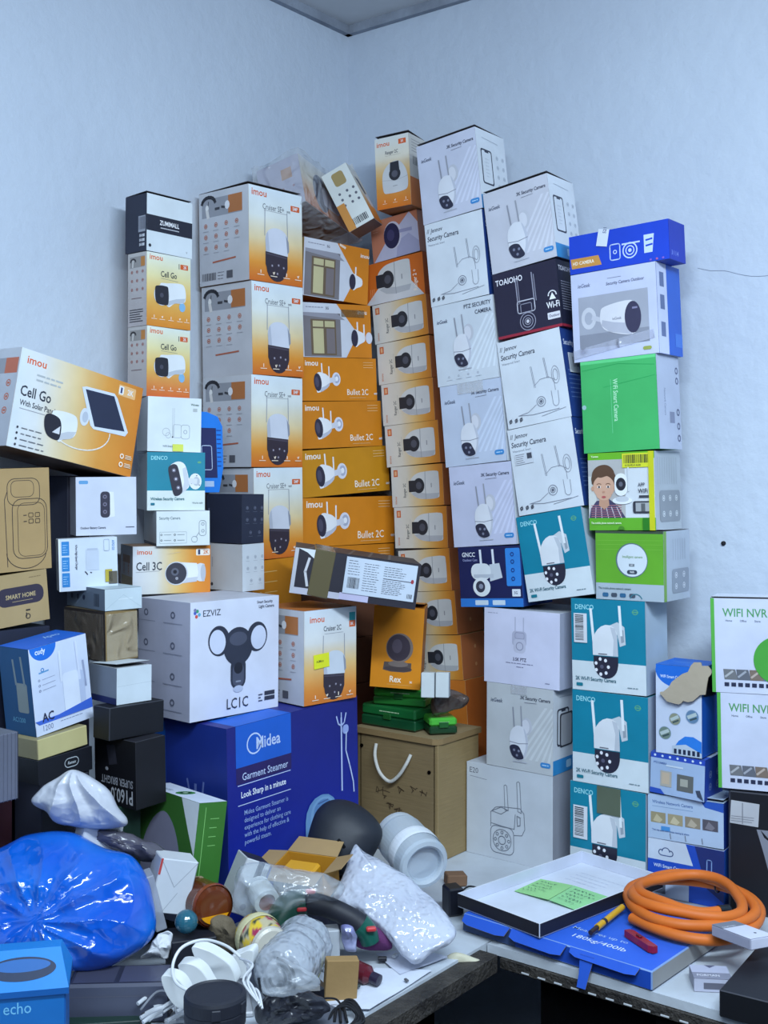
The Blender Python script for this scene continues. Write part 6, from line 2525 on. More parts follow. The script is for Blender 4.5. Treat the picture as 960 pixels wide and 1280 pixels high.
p = at(243, 1088, 1.95)
simple_box('router_box', 0, (p.x - .052, p.y + .07, .795), 45, (.058, .17, .2), dict(front=(70, 146, 48), left=(60, 128, 44), top=(214, 222, 238), right=(60, 128, 44), back=(60, 120, 44), bottom=(50, 100, 40), edge=(90, 150, 80)),
           'green and white router carton leaning against the steamer box', art=a_router, ry=8)
p = at(205, 1130, 1.98)
simple_box('dark_box', 0, (p.x - .05, p.y + .07, .7505), 45, (.1, .13, .036), dict(front=(30, 32, 42), left=(24, 26, 36), right=(30, 30, 40), top=(36, 38, 48), back=(24, 24, 30), bottom=(20, 20, 24)),
           'flat dark carton under the green router carton')

# ---- the bags
pillow('blue_bag', 'bluefilm', [(-46, 1078), (0, 1058), (46, 1040), (90, 1041), (130, 1060), (168, 1072), (186, 1098), (193, 1138), (190, 1172), (164, 1196), (120, 1212), (84, 1214), (40, 1208), (-10, 1214), (-50, 1196), (-60, 1130)],
       lambda a, b: 1.80 - (b - 1130) * .0006, .07, (8, 62, 190), 'large shiny blue plastic bag in the left foreground', 'bag', amp=.009, fold=11, seed=3, rings=70, sub=16, pleat=.006, top=(60, 1150), col2=(18, 122, 226), floor=.752)
pillow('silver_bag', 'bag', [(40, 1000), (66, 976), (92, 962), (118, 974), (138, 988), (146, 1008), (158, 1024), (152, 1034), (120, 1036), (92, 1034), (70, 1028), (56, 1014)],
       lambda a, b: 1.86, .04, (176, 180, 192), 'crumpled silver-white plastic bag in front of the black lamp carton', 'bag', amp=.005, fold=17, seed=25, rings=60, sub=16, pleat=.011, top=(96, 958), col2=(206, 210, 220))
pillow('dark_film_bag', 'bag', [(92, 1036), (126, 1034), (166, 1042), (196, 1056), (214, 1072), (200, 1080), (168, 1074), (130, 1056)],
       lambda a, b: 1.89, .03, (62, 60, 72), 'dark see-through plastic film between the silver and blue bags', 'bag', amp=.01, fold=26, seed=6, rings=16, sub=6, col2=(110, 108, 120))
pillow('bubble_wrap_bag', 'bubble', [(443, 1056), (456, 1064), (490, 1084), (520, 1104), (548, 1130), (564, 1150), (570, 1166), (560, 1182), (540, 1192), (520, 1204), (506, 1196), (488, 1176), (470, 1156), (448, 1140), (418, 1122), (430, 1094)],
       lambda a, b: 2.03 - (b - 1060) * .0012, .03, (186, 192, 212), 'large crumpled bubble wrap bag in the middle of the bench', 'bag', amp=.007, fold=15, seed=7, rings=60, sub=14, col2=(214, 220, 234), floor=.752)

# ---- blue speaker carton at the bottom left
eb = empty('speaker_box', (0, 0, 0), 'bright blue speaker carton with an oval handle hole at the bottom left', 'box')
p = at(18, 1240, 1.5)
eb.matrix_world = T3(p.x, p.y + .04, .7505) @ Rz(12)
bl_, bd = (14, 112, 190), (10, 84, 156)
m = MB()
m.box(.112, .085, .135, dict(front=(14, 100, 172), left=bd, right=bd, top=bl_, back=bd, bottom=bd), c=.002)
f = faces(m, .112, .085, .135)['F']
f.text('echo', .3, .17, .22, (110, 180, 220), bold=False)
f.ell(.62, .62, .26, .26, (24, 40, 62), n=30)
m.build('carton', 'card', eb)
m = MB()
lidp = [(-.06, -.047, .1355), (.06, -.047, .1355), (.06, .047, .1355), (-.06, .047, .1355)]
lidt = [(-.048, -.012, .176), (.048, -.012, .176), (.048, .012, .176), (-.048, .012, .176)]
low = [(a, b, c_ - .008) for a, b, c_ in lidp]
m.face([Vector(v) for v in low[::-1]], bd)
m.face([Vector(v) for v in lidt], bl_)
for i in range(4):
    j = (i + 1) % 4
    m.face([Vector(low[i]), Vector(low[j]), Vector(lidp[j]), Vector(lidp[i])], bd)
    m.face([Vector(lidp[i]), Vector(lidp[j]), Vector(lidt[j]), Vector(lidt[i])], (16, 124, 206))
ex = Vector((1, 0, 0))
ey = (Vector((0, -.012, .176)) - Vector((0, -.047, .1355))).normalized()
ff = Face(m, Vector((-.06, -.047, .1355)) + ex.cross(ey) * .0004, ex, ey, .12, .0535)
ff.ell(.5, .48, .36, .13, (8, 36, 70), n=36)
ff.ell(.5, .4, .3, .07, (18, 90, 160), n=30)
m.build('sloped_lid', 'card', eb)

# ---- things among the heap
c_w = (206, 210, 216)


def flatcut(A):
    A['F'].line([(0, 0), (.5, .5), (1, 0)], .012, (150, 156, 166))
    A['F'].line([(.3, 1), (.62, .6)], .012, (150, 156, 166))
    A['F'].rect(0, 0, .06, .3, (180, 70, 70))


p = at(205, 1132, 1.86)
simple_box('white_box', 0, (p.x, p.y, p.z - .005), 24, (.062, .05, .085), dict(front=(196, 202, 210), left=(186, 190, 200), right=(160, 166, 176), top=(196, 200, 206), back=(160, 166, 176), bottom=(130, 134, 140)),
           'white carton with a folded end, right of the blue bag', art=flatcut, ry=14)
p = at(196, 1150, 1.84)
simple_box('clear_case', 0, (p.x + .004, p.y + .005, p.z - .012), 20, (.018, .04, .09), (170, 176, 190), 'clear plastic case pressed against the right side of the blue bag', 'case', 'frost', ry=-14)
pillow('crumpled_paper', 'matte', [(196, 1172), (206, 1163), (214, 1168), (213, 1186), (206, 1198), (196, 1196), (176, 1198), (186, 1184)],
       lambda a, b: 1.79, .014, (206, 210, 216), 'crumpled white paper below the right end of the blue bag', 'paper', amp=.008, fold=40, seed=8, rings=10)


def keys(A):
    A['T'].rect(.05, .1, .45, .9, (64, 66, 84))
    A['T'].rect(.5, .1, .95, .9, (70, 72, 92))
    A['F'].line([(0, .3), (1, .3)], .01, (80, 82, 96))


p = on(146, 1238, .80)
simple_box('electronic_unit', 0, (p.x, p.y + .035, .7505), 3, (.15, .07, .058), dict(front=(70, 74, 92), left=(40, 42, 54), right=(44, 46, 60), top=(46, 48, 62), back=(40, 40, 50), bottom=(20, 20, 24)),
           'dark grey electronic unit lying under the blue bag', 'device', 'plastic', keys, c=.004)
p = on(120, 1275, .765)
simple_box('circuit_board', 0, (p.x, p.y + .02, .7505), 8, (.15, .05, .012), dict(front=(24, 44, 40), left=(20, 36, 34), right=(20, 36, 34), top=(30, 52, 46), back=(20, 30, 30), bottom=(20, 20, 24)),
           'dark green circuit board in front of the grey unit', 'circuit board', 'plastic', c=.001)

# amber bottle lying down
ab = empty('amber_bottle', (0, 0, 0), 'brown glass bottle lying on its side with a little yellow liquid', 'bottle')
a_, b_ = at(232, 1116, 1.93), at(268, 1133, 1.835)
ab.matrix_world = frame(a_ - b_, (0, 0, 1), b_)
m = MB()
m.lathe([(0, .001), (.024, 0), (.031, .003), (.033, .01), (.033, .075), (.03, .09), (.016, .102), (.014, .12), (.0, .121)], (92, 42, 18), None, 36)
m.build('bottle_body', 'gloss', ab, smooth=True)
m = MB()
m.lathe([(.0325, .0005), (.034, .004), (.0345, .008), (.0335, .012)], (120, 56, 24), None, 36)
m.build('base_rim', 'gloss', ab, smooth=True)
m = MB()
pts = [(.027 * cos(radians(t)), .027 * sin(radians(t))) for t in range(120, 241, 10)]
m.prism([(-abs(a__), b__) for a__, b__ in pts], .0012, (206, 140, 20), T3(0, 0, -.0014))
m.build('liquid', 'gloss', ab)['label'] = 'yellow liquid'
pillow('tangled_string', 'fabric', [(226, 1100), (244, 1094), (258, 1100), (250, 1110), (232, 1112)], lambda a, b: 1.9, .012, (136, 124, 96), 'tangle of tan string on top of the brown bottle', 'string', amp=.008, fold=60, seed=9, rings=8)
m = MB()
p = at(233, 1152, 1.8)
m.lathe([(.018 * sin(radians(t)), -.018 * cos(radians(t))) for t in range(0, 181, 12)], (40, 92, 110), T3(*p), 24)
gb = m.build('glass_ball', 'gloss', smooth=True)
tag(gb, 'small teal glass ball ornament below the brown bottle', 'ornament')
p2 = at(236, 1172, 1.8)
simple_box('black_box', 0, (p2.x, p2.y + .02, .7505), 20, (.07, .06, p2.z - .7505), (26, 28, 38), 'black carton under the teal glass ball', 'box', 'card')

# printed white carton on its edge, paper roll and clear bag
def bwprint(A):
    A['F'].poly([(.5, 0), (.75, 0), (.75, .55), (.5, .6)], (40, 40, 60))
    A['F'].ell(.55, .85, .12, .12, (130, 130, 150), n=16)
    A['F'].bars(.78, .1, .96, .4, (60, 60, 76), 6)


p = at(292, 1128, 1.93)
simple_box('printed_box', 0, (p.x, p.y, p.z - .012), 25, (.045, .05, .09), dict(front=(196, 200, 206), left=(180, 184, 190), right=(60, 60, 76), top=(30, 30, 40), back=(60, 60, 70), bottom=(60, 60, 70)),
           'white carton with black print propped against the steamer box', art=bwprint, ry=24)
pr_ = empty('paper_roll', (0, 0, 0), 'small white roll with a red core in the clear bag', 'roll')
a_, b_ = at(318, 1104, 1.93), at(334, 1128, 1.875)
pr_.matrix_world = frame(a_ - b_, (0, 0, 1), b_)
m = MB()
m.lathe([(.014, 0), (.021, 0), (.0215, .002), (.0215, .046), (.014, .047)], (206, 212, 214), None, 30)
m.build('paper', 'matte', pr_, smooth=True)
m = MB()
m.lathe([(0, .004), (.0135, .004), (.0138, -.0005), (.0138, .044)], (120, 44, 56), None, 24)
m.build('core', 'matte', pr_, smooth=True)
pillow('clear_bag', 'film', [(300, 1086), (330, 1078), (370, 1084), (410, 1092), (430, 1106), (424, 1124), (392, 1128), (356, 1140), (330, 1150), (296, 1142), (290, 1112)],
       lambda a, b: 1.86, .05, (190, 200, 210), 'clear plastic bag around the paper roll and the green tool', 'bag', amp=.01, fold=20, seed=10, rings=18, sub=6)

# small open carton
oc = empty('open_box', (0, 0, 0), 'small tan and yellow carton with open flaps', 'box')
p = at(384, 1112, 2.0)
oc.matrix_world = T3(p.x, p.y, p.z) @ Rz(-22) @ Rx(10)
m = MB()
tw, td, th_ = .095, .06, .05
for (w_, d_, x_, y_) in ((tw, .002, 0, -td / 2), (tw, .002, 0, td / 2), (.002, td, -tw / 2, 0), (.002, td, tw / 2, 0)):
    m.box(w_, d_, th_, (186, 132, 40), T3(x_, y_, 0), c=.0004)
m.box(tw, td, .002, (150, 104, 40), T3(0, 0, 0), c=.0004)
m.build('carton', 'card', oc)
for (x_, y_, w_, d_, M_) in ((0, td / 2, tw, .04, Rx(12)), (0, -td / 2, tw, .03, Rx(16) @ Rz(180)), (tw / 2, 0, td, .035, Rz(-90) @ Rx(20)), (-tw / 2, 0, td, .035, Rz(90) @ Rx(-2))):
    m = MB()
    m.prism([(-w_ / 2, 0), (w_ / 2, 0), (w_ / 2 - .004, d_), (-w_ / 2 + .004, d_)], .0014, (160, 132, 92), T3(x_, y_, th_) @ M_)
    m.build('flap', 'card', oc)
m = MB()
m.box(.06, .035, .03, (206, 150, 30), T3(-.008, 0, .014), c=.004)
m.build('yellow_content', 'plastic', oc)['label'] = 'yellow packet inside'
p2 = at(384, 1122, 2.0)
simple_box('dark_box', 0, (p2.x, p2.y + .02, .7505), -20, (.1, .06, p.z - .755), (40, 42, 58), 'dark carton carrying the small tan open carton', 'box', 'card')

# black helmet-like camera housing
hb = empty('camera_housing', (0, 0, 0), 'black domed plastic housing leaning on the steamer box', 'housing')
p = at(432, 1045, 2.1)
hb.matrix_world = T3(*p) @ Rz(20) @ Ry(12)
sh_ = pillow('shell', 'rubber', [(389, 1030), (397, 1012), (412, 1001), (432, 1000), (452, 1008), (470, 1024), (478, 1040), (474, 1056), (464, 1074), (450, 1088), (428, 1094), (402, 1090), (388, 1078), (384, 1054)],
       lambda a, b: 2.1 - (b - 1045) * .0006, .05, (30, 34, 44), None, None, amp=.001, fold=8, seed=21, rings=20, sub=4)
sh_.parent = hb
sh_.matrix_parent_inverse = hb.matrix_world.inverted() if 0 else (T3(*p) @ Rz(20) @ Ry(12)).inverted()
m = MB()
m.box(.02, .006, .006, (12, 12, 16), T3(-.026, -.05, -.004) @ Ry(40), c=.001)
m.build('slot', 'matte', hb)
m = MB()
m.box(.1, .06, .008, (24, 26, 34), T3(0, 0, -.078), c=.004)
m.build('foot_plate', 'plastic', hb)
p2 = at(428, 1096, 2.12)
simple_box('dark_box', 0, (p2.x, p2.y, .7505), 15, (.1, .08, .095), (30, 32, 44), 'dark carton in the shade under the black domed housing', 'box', 'card')

# frosted jar lying down
fj = empty('plastic_jar', (0, 0, 0), 'frosted clear plastic jar lying against the wooden box', 'jar')
a_, b_ = at(492, 1038, 2.16), at(532, 1082, 2.03)
fj.matrix_world = frame(a_ - b_, (0, 0, 1), b_)
m = MB()
m.lathe([(.03, .012), (.032, .003), (.036, 0), (.043, .002), (.046, .008), (.046, .03), (.047, .034), (.047, .06), (.0455, .063), (.0455, .105), (.042, .118), (.04, .128)], (196, 208, 220), None, 44)
m.build('jar_body', 'frost', fj, smooth=True)
m = MB()
m.lathe([(0, .013), (.03, .012), (.031, .006)], (186, 198, 212), None, 40)
m.build('jar_base', 'frost', fj, smooth=True)
m = MB()
m.lathe([(.0475, .03), (.0482, .036), (.0482, .052), (.0475, .058)], (216, 222, 230), None, 44)
m.build('label_band', 'plastic', fj, smooth=True)['label'] = 'white paper band'
m = MB()
m.lathe([(.0, .129), (.042, .129), (.0435, .12), (.0435, .106)], (206, 214, 222), None, 40)
m.build('lid', 'frost', fj, smooth=True)

# garden tool with green head, dark grip
tl = empty('power_tool', (0, 0, 0), 'green and black cordless hand tool with red accents', 'tool')
YT = 1.88
m = MB()
m.tube([at(346, 1168, 1.86), at(352, 1148, 1.87), at(366, 1132, 1.88), at(384, 1128, YT)], lambda t: .019 + .006 * sin(t * pi), (24, 66, 54), n=18)
m.build('tool_head', 'plastic', tl, smooth=True)
m = MB()
m.tube([at(384, 1128, YT), at(410, 1134, YT), at(436, 1146, YT), at(450, 1156, YT)], lambda t: .0185 - .002 * sin(t * pi), (32, 34, 44), n=18)
m.build('grip', 'rubber', tl, smooth=True)
m = MB()
m.tube([at(449, 1155, YT), at(458, 1164, YT), at(463, 1178, YT)], lambda t: .019 - .004 * t, (18, 84, 72), n=18)
m.build('end_cap', 'plastic', tl, smooth=True)
for (a, b) in ((388, 1117), (377, 1139), (464, 1164)):
    m = MB()
    m.box(.016, .01, .007, (190, 50, 56), T3(*at(a, b, YT - .018)) @ Rz(10), c=.002)
    m.build('button', 'plastic', tl)
pillow('purple_pouch', 'fabric', [(442, 1150), (462, 1152), (482, 1168), (490, 1184), (470, 1188), (448, 1184), (438, 1168)], lambda a, b: 1.9, .016, (96, 52, 96), 'purple cloth pouch under the end of the green tool', 'pouch', amp=.004, fold=24, seed=11, rings=12, floor=.752)
pillow('snack_bag', 'bag', [(426, 1158), (440, 1156), (446, 1172), (444, 1190), (430, 1186)], lambda a, b: 1.87, .012, (70, 70, 150), 'small blue and silver foil bag beside the purple pouch', 'bag', amp=.006, fold=40, seed=12, rings=10, col2=(170, 176, 200), floor=.752)

# floral jar with white lid
fl = empty('floral_tin', (0, 0, 0), 'round tin with yellow flower pattern and a pale lid, lying down', 'tin')
a_, b_ = at(306, 1158, 1.85), at(336, 1182, 1.77)
fl.matrix_world = frame(a_ - b_, (0, 0, 1), b_)
m = MB()


def flor(v):
    a = noise.noise(v * 90)
    b = noise.noise(v * 70 + Vector((9, 2, 4)))
    if a > .22:
        return (206, 176, 50)
    if b > .28:
        return (150, 50, 80)
    if b < -.25:
        return (60, 70, 56)
    return (176, 166, 136)


prof = [(.0, .0), (.02, 0), (.028, .006), (.034, .02), (.036, .038), (.033, .056), (.026, .068), (.014, .074), (0, .075)]
N_ = 44
fine = []
for (r0_, z0_), (r1_, z1_) in zip(prof, prof[1:]):
    for k in range(4):
        fine.append((r0_ + (r1_ - r0_) * k / 4, z0_ + (z1_ - z0_) * k / 4))
fine.append(prof[-1])
vs = [(r * cos(2 * pi * k / N_), r * sin(2 * pi * k / N_), z_) for r, z_ in fine for k in range(N_)]
fs = [(i * N_ + k, i * N_ + (k + 1) % N_, (i + 1) * N_ + (k + 1) % N_, (i + 1) * N_ + k) for i in range(len(fine) - 1) for k in range(N_)]
m.mesh(vs, fs, flor)
m.build('tin_body', 'gloss', fl, smooth=True)
m = MB()
m.lathe([(0, -.009), (.025, -.01), (.029, -.007), (.03, -.001), (.028, .0)], (186, 182, 170), None, 36)
m.build('lid', 'plastic', fl, smooth=True)
m = MB()
m.lathe([(.0362, .03), (.037, .034), (.037, .042), (.0364, .046)], (196, 190, 150), None, 40)
m.build('label_band', 'matte', fl, smooth=True)
pillow('tan_pouch', 'fabric', [(262, 1148), (276, 1142), (296, 1156), (300, 1176), (292, 1192), (276, 1186), (262, 1168)], lambda a, b: 1.84, .02, (120, 108, 88), 'dark tan cloth pouch left of the floral tin', 'pouch', amp=.007, fold=30, seed=13, rings=12, col2=(70, 66, 62), floor=.752)

# roll in bubble film
br = empty('bubble_wrap_roll', (0, 0, 0), 'thick roll of clear film with dark cable inside', 'roll')
a_, b_ = at(384, 1176, 1.84), at(348, 1222, 1.70)
br.matrix_world = frame(a_ - b_, (0, 0, 1), b_)
m = MB()
prof = [(.008, .004), (.022, 0), (.036, .004), (.042, .014)] + [(.043 + .0025 * sin(i * 2.2), .02 + .011 * i) for i in range(11)] + [(.036, .142), (.02, .148), (.0, .149)]
n0 = len(m.v)
m.lathe(prof, (176, 184, 196), None, 48)
m.v = [tuple(Vector(v) * (1 + .09 * (.5 - abs(noise.noise(Vector(v) * 60))))) for v in m.v]
m.build('film_roll', 'bubble', br, smooth=True, weld=True)
for k, r_ in enumerate((.012, .02, .028)):
    m = MB()
    m.tube([(r_ * cos(t) * 1.1, r_ * sin(t), -.004 - .002 * k) for t in [2 * pi * i / 12 for i in range(10)]], .0022, (34, 36, 42), n=6)
    m.build('inner_cable', 'rubber', br, smooth=True)
pillow('plastic_film', 'film', [(330, 1210), (350, 1196), (380, 1210), (402, 1228), (380, 1240), (350, 1246), (328, 1240)], lambda a, b: 1.63, .012, (196, 204, 214), 'loose clear film lying in front of the bubble roll', 'film', amp=.006, fold=40, seed=14, rings=10, floor=.752)

# white curved adapters
wd = [([(201, 1222), (212, 1220), (224, 1226), (233, 1240), (236, 1258), (222, 1260), (208, 1244)], 1.60), ([(222, 1207), (238, 1205), (252, 1214), (262, 1230), (266, 1240), (246, 1242), (232, 1226)], 1.645),
      ([(239, 1185), (256, 1187), (272, 1195), (286, 1206), (294, 1222), (292, 1232), (268, 1234), (252, 1214)], 1.69), ([(286, 1200), (300, 1192), (315, 1188), (316, 1204), (306, 1222), (292, 1220)], 1.72)]
wl = ['lowest', 'second', 'tallest', 'right-hand']
wlab = ['small curved white plastic shell nearest the white cable bundle', 'second curved white plastic shell, left of the tallest one',
        'tallest curved white plastic shell in the white fan', 'short curved white plastic shell beside the bubble roll']
for i, (pts, Y) in enumerate(wd):
    r_ = empty('plastic_shell', at(pts[0][0], pts[0][1], Y), wlab[i], 'plastic shell', 'white curved plastic shells')
    o_ = r_.location.copy()
    m = MB()
    n_ = len(pts)
    pts = [tuple(.5 * ((2 * p1[j]) + (p2[j] - p0[j]) * t + (2 * p0[j] - 5 * p1[j] + 4 * p2[j] - p3[j]) * t * t + (3 * p1[j] - p0[j] - 3 * p2[j] + p3[j]) * t ** 3) for j in (0, 1))
           for q_ in range(n_) for p0, p1, p2, p3 in [(pts[q_ - 1], pts[q_], pts[(q_ + 1) % n_], pts[(q_ + 2) % n_])] for t in (0, .25, .5, .75)]
    lo = [at(a, b, Y) - o_ for a, b in pts]
    hi = [v + Vector((.006, .016, .004)) for v in lo]
    m.face(lo[::-1], (206, 210, 212))
    m.face(hi, (190, 194, 200))
    for k in range(len(pts)):
        k2 = (k + 1) % len(pts)
        m.face([lo[k], lo[k2], hi[k2], hi[k]], (214, 218, 220))
    bm = bmesh.new()
    sh = m.build('shell_body', 'plastic', r_)
    bm.from_mesh(sh.data)
    bmesh.ops.remove_doubles(bm, verts=bm.verts, dist=1e-5)
    bmesh.ops.recalc_face_normals(bm, faces=bm.faces)
    bmesh.ops.bevel(bm, geom=bm.edges[:], offset=.0008, segments=1, affect='EDGES')
    bm.to_mesh(sh.data)
    bm.free()
p = on(246, 1262, .757)
simple_box('white_tray', 0, (p.x + .01, p.y + .035, .7505), 12, (.13, .12, .008), (186, 190, 196), 'flat white tray under the curved white shells', 'tray', 'plastic', c=.002)

# cables
m = MB()
m.tube([at(300, 1196, 1.66), at(282, 1182, 1.66), at(255, 1175, 1.64), at(228, 1184, 1.62), at(216, 1206, 1.6), at(220, 1228, 1.58), at(240, 1240, 1.57), at(262, 1246, 1.58)], .0022, (206, 210, 214), n=8)
tag(m.build('white_cable', 'plastic', smooth=True), 'white cable looping over the curved white shells', 'cable')
m = MB()
for k in range(4):
    m.tube([at(300 + 5 * k, 1198 + 3 * k, 1.66), at(316 - 3 * k, 1206 + 9 * k, 1.62), at(304 + 6 * k, 1226 + 4 * k, 1.6), at(322 + 2 * k, 1252 + 3 * k, 1.58)], .0018, (196, 200, 206), n=6)
tag(m.build('white_cable', 'plastic', smooth=True), 'tangled thin white leads between the white shells and the bubble roll', 'cable')
R1 = random.Random(21)
bc = empty('cable_bundle', on(200, 1262, .76), 'bundle of short white cables with dark tips at the bottom', 'cable bundle')
o_ = bc.location.copy()
for k in range(22):
    m = MB()
    a, b = R1.uniform(172, 228), R1.uniform(1240, 1280)
    L = R1.uniform(20, 34)
    an = R1.uniform(-.75, -.25)
    Y = 1.62 - (b - 1240) * .0022 - .01
    z_ = R1.uniform(.765, .79)
    P0 = on(a, b, z_)
    P1 = on(a + L * cos(an), b + L * sin(an) * .8, z_ + .004)
    Pm = (P0 + P1) / 2 + Vector((0, 0, .001))
    m.tube([P0 - o_, Pm - o_, P1 - o_], .003, (200, 204, 210), n=8, smooth=3)
    e = m.build('cable', 'plastic', bc, smooth=True)
    if k % 3 == 0:
        m = MB()
        dd = (P0 - P1).normalized() * .004
        m.tube([P0 - o_, P0 + dd - o_], .003, (40, 34, 36), n=8, smooth=0)
        m.build('tip', 'plastic', e, smooth=True)
m = MB()
m.tube([on(176, 1262, .79) - o_, on(196, 1240, .8) - o_, on(214, 1244, .8) - o_, on(222, 1276, .775) - o_], .0016, (130, 134, 142), n=6)
m.build('tie', 'plastic', bc, smooth=True)

# black lidded jar
bj = empty('black_jar', (0, 0, 0), 'squat black jar with a ribbed lid at the bottom edge', 'jar')
p = at(269, 1240, 1.54)
bj.location = (p.x, p.y, .7605)
m = MB()
m.lathe([(0, 0), (.036, 0), (.039, .003), (.039, .062), (.037, .066), (0, .066)], (22, 24, 32), None, 48)
m.build('jar_body', 'plastic', bj, smooth=True)
m = MB()
m.lathe([(.037, .064), (.0405, .065), (.041, .082), (.0405, .084), (.0415, .085), (.0415, .1), (.04, .104), (.036, .1055), (.034, .1035), (0, .1035)], (34, 37, 48), None, 56)
m.build('lid', 'rubber', bj, smooth=True)
for k in range(2):
    m = MB()
    a = radians(-80 + 60 * k)
    m.box(.012, .003, .014, (40, 43, 54), T3(.0415 * cos(a), .0415 * sin(a), .084) @ Rz(math.degrees(a) + 90), c=.001)
    m.build('grip_tab', 'rubber', bj)

# black adapters and leads in front
pillow('black_bag', 'bag', [(318, 1262), (340, 1242), (372, 1236), (400, 1244), (412, 1262), (392, 1276), (352, 1282), (324, 1280)], lambda a, b: 1.66, .02, (22, 24, 32), 'shiny black crumpled bag with cables at the bottom', 'bag', amp=.01, fold=34, seed=15, rings=14, col2=(50, 52, 62), floor=.752)
p = on(374, 1246, .785)
simple_box('power_adapter', 0, (p.x, p.y, .776), 6, (.072, .034, .03), (22, 24, 32), 'black power adapter lying on the shiny black bag', 'adapter', 'plastic', c=.006)
m = MB()
m.tube([on(402, 1248, .78), on(420, 1249, .765), on(428, 1262, .756), on(424, 1274, .756)], .0016, (22, 22, 28), n=6)
for k in range(4):
    m.tube([on(410 + 8 * k, 1278, .757 + .003 * k), on(418 + 4 * k, 1262 - 3 * k, .765), on(434 + 3 * k, 1258 - 2 * k, .768), on(446 + 3 * k, 1270 + 2 * k, .76), on(436, 1284, .757)], .0022, (22, 24, 30), n=6)
tag(m.build('black_cable', 'rubber', smooth=True), 'coil of thin black cable at the bottom beside the bench edge', 'cable')
m = MB()
p = on(346, 1276, .765)
m.lathe([(0, 0), (.014, 0), (.0165, .02), (.017, .022), (.0155, .022), (.0145, .018), (0, .017)], (196, 164, 70), T3(p.x, p.y, .7505), 30)
tag(m.build('small_cup', 'metal', smooth=True), 'small gold-rimmed cup at the bottom edge', 'cup')
m = MB()
pz = on(392, 1275, .757)
m.lathe([(.0, 0), (.045, 0), (.05, .006), (.046, .01), (0, .008)], (92, 98, 112), T3(pz.x, pz.y, .7505), 30)
tag(m.build('grey_disc', 'plastic', smooth=True), 'grey rounded plastic cover under the black cables', 'cover')

# tan tape piece with dark bottle and cap
p = on(424, 1228, .78)
simple_box('brown_card_piece', 0, (p.x, p.y + .01, .7505), 12, (.05, .02, .062), (150, 122, 82), 'bent piece of tan cardboard beside the bubble roll', 'cardboard', 'matte', c=.001, ry=4)
bt_ = empty('small_bottle', (0, 0, 0), 'small dark red bottle lying behind the tan cardboard', 'bottle')
a_, b_ = on(440, 1210, .772), on(466, 1222, .766)
bt_.matrix_world = frame(b_ - a_, (0, 0, 1), a_)
m = MB()
m.lathe([(0, 0), (.014, 0), (.015, .003), (.015, .03), (.008, .038)], (88, 26, 38), None, 24)
m.build('bottle_body', 'gloss', bt_, smooth=True)
m = MB()
m.lathe([(.007, .037), (.009, .038), (.009, .052), (0, .053)], (36, 30, 54), None, 20)
m.build('cap', 'plastic', bt_, smooth=True)
m = MB()
m.tube([on(404, 1190, .80), on(402, 1206, .79), on(396, 1224, .77), on(386, 1236, .757)], .0018, (206, 206, 140), n=6)
tag(m.build('yellow_string', 'fabric', smooth=True), 'pale yellow string hanging beside the tan cardboard', 'string')
p = on(412, 1186, .79)
simple_box('small_box', 0, (p.x, p.y + .02, .7505), 10, (.028, .03, .066), (176, 182, 190), 'small white carton between the bubble roll and the foil bag', 'box', 'card')


def sheet(name, pts, z, col, label, seed=1, n=12, amp=.003, kind='matte', cat='paper'):
    a, b, c_, d_ = [Vector(v) for v in pts]
    m_ = MB()
    V = []
    for lay in (0, 1):
        for i in range(n + 1):
            for j in range(n + 1):
                u, v = i / n, j / n
                q_ = a * (1 - u) * (1 - v) + b * u * (1 - v) + c_ * u * v + d_ * (1 - u) * v
                q_.z = z + amp * (noise.noise(q_ * 14 + Vector((seed, 0, 0))) + .6) + .0006 * lay
                V.append(q_)
    k_ = (n + 1) ** 2
    fs_ = []
    for i in range(n):
        for j in range(n):
            a0 = i * (n + 1) + j
            f4 = (a0, a0 + n + 1, a0 + n + 2, a0 + 1)
            fs_.append(f4[::-1])
            fs_.append(tuple(x + k_ for x in f4))
    m_.mesh(V, fs_, col)
    return tag(m_.build(name, kind, smooth=True), label, cat)


sheet('paper_sheet', [on(396, 1262), on(470, 1212), on(540, 1216), on(462, 1266)], .7515, (206, 212, 226), 'white crumpled paper sheet near the bench edge')
sheet('paper_sheet', [on(470, 1196), on(520, 1188), on(560, 1200), on(500, 1222)], .753, (196, 202, 220), 'white sheet half under the bubble wrap bag', seed=4)
for i, (a, b, c_, s_) in enumerate(((478, 1200, (30, 30, 40), .008), (446, 1252 - 18, (60, 70, 70), .006), (494, 1196, (180, 186, 196), .007), (430, 1222, (140, 130, 110), .006), (508, 1226, (90, 90, 96), .005))):
    p = on(a, b, .757)
    simple_box('small_part', 0, (p.x, p.y, .7565), 30 * i, (s_ * 1.8, s_, s_ * .7), c_, ['black', 'dark green', 'silver', 'tan', 'grey'][i] + ' small loose part lying on the white paper', 'small part', 'plastic', c=.001)
pillow('pale_rag', 'fabric', [(558, 1196), (570, 1190), (590, 1196), (604, 1203), (590, 1210), (572, 1209), (560, 1203)], lambda a, b: 1.93, .012, (196, 192, 170), 'pale folded rag at the junction of the two worktops', 'rag', amp=.002, fold=20, seed=16, rings=8)

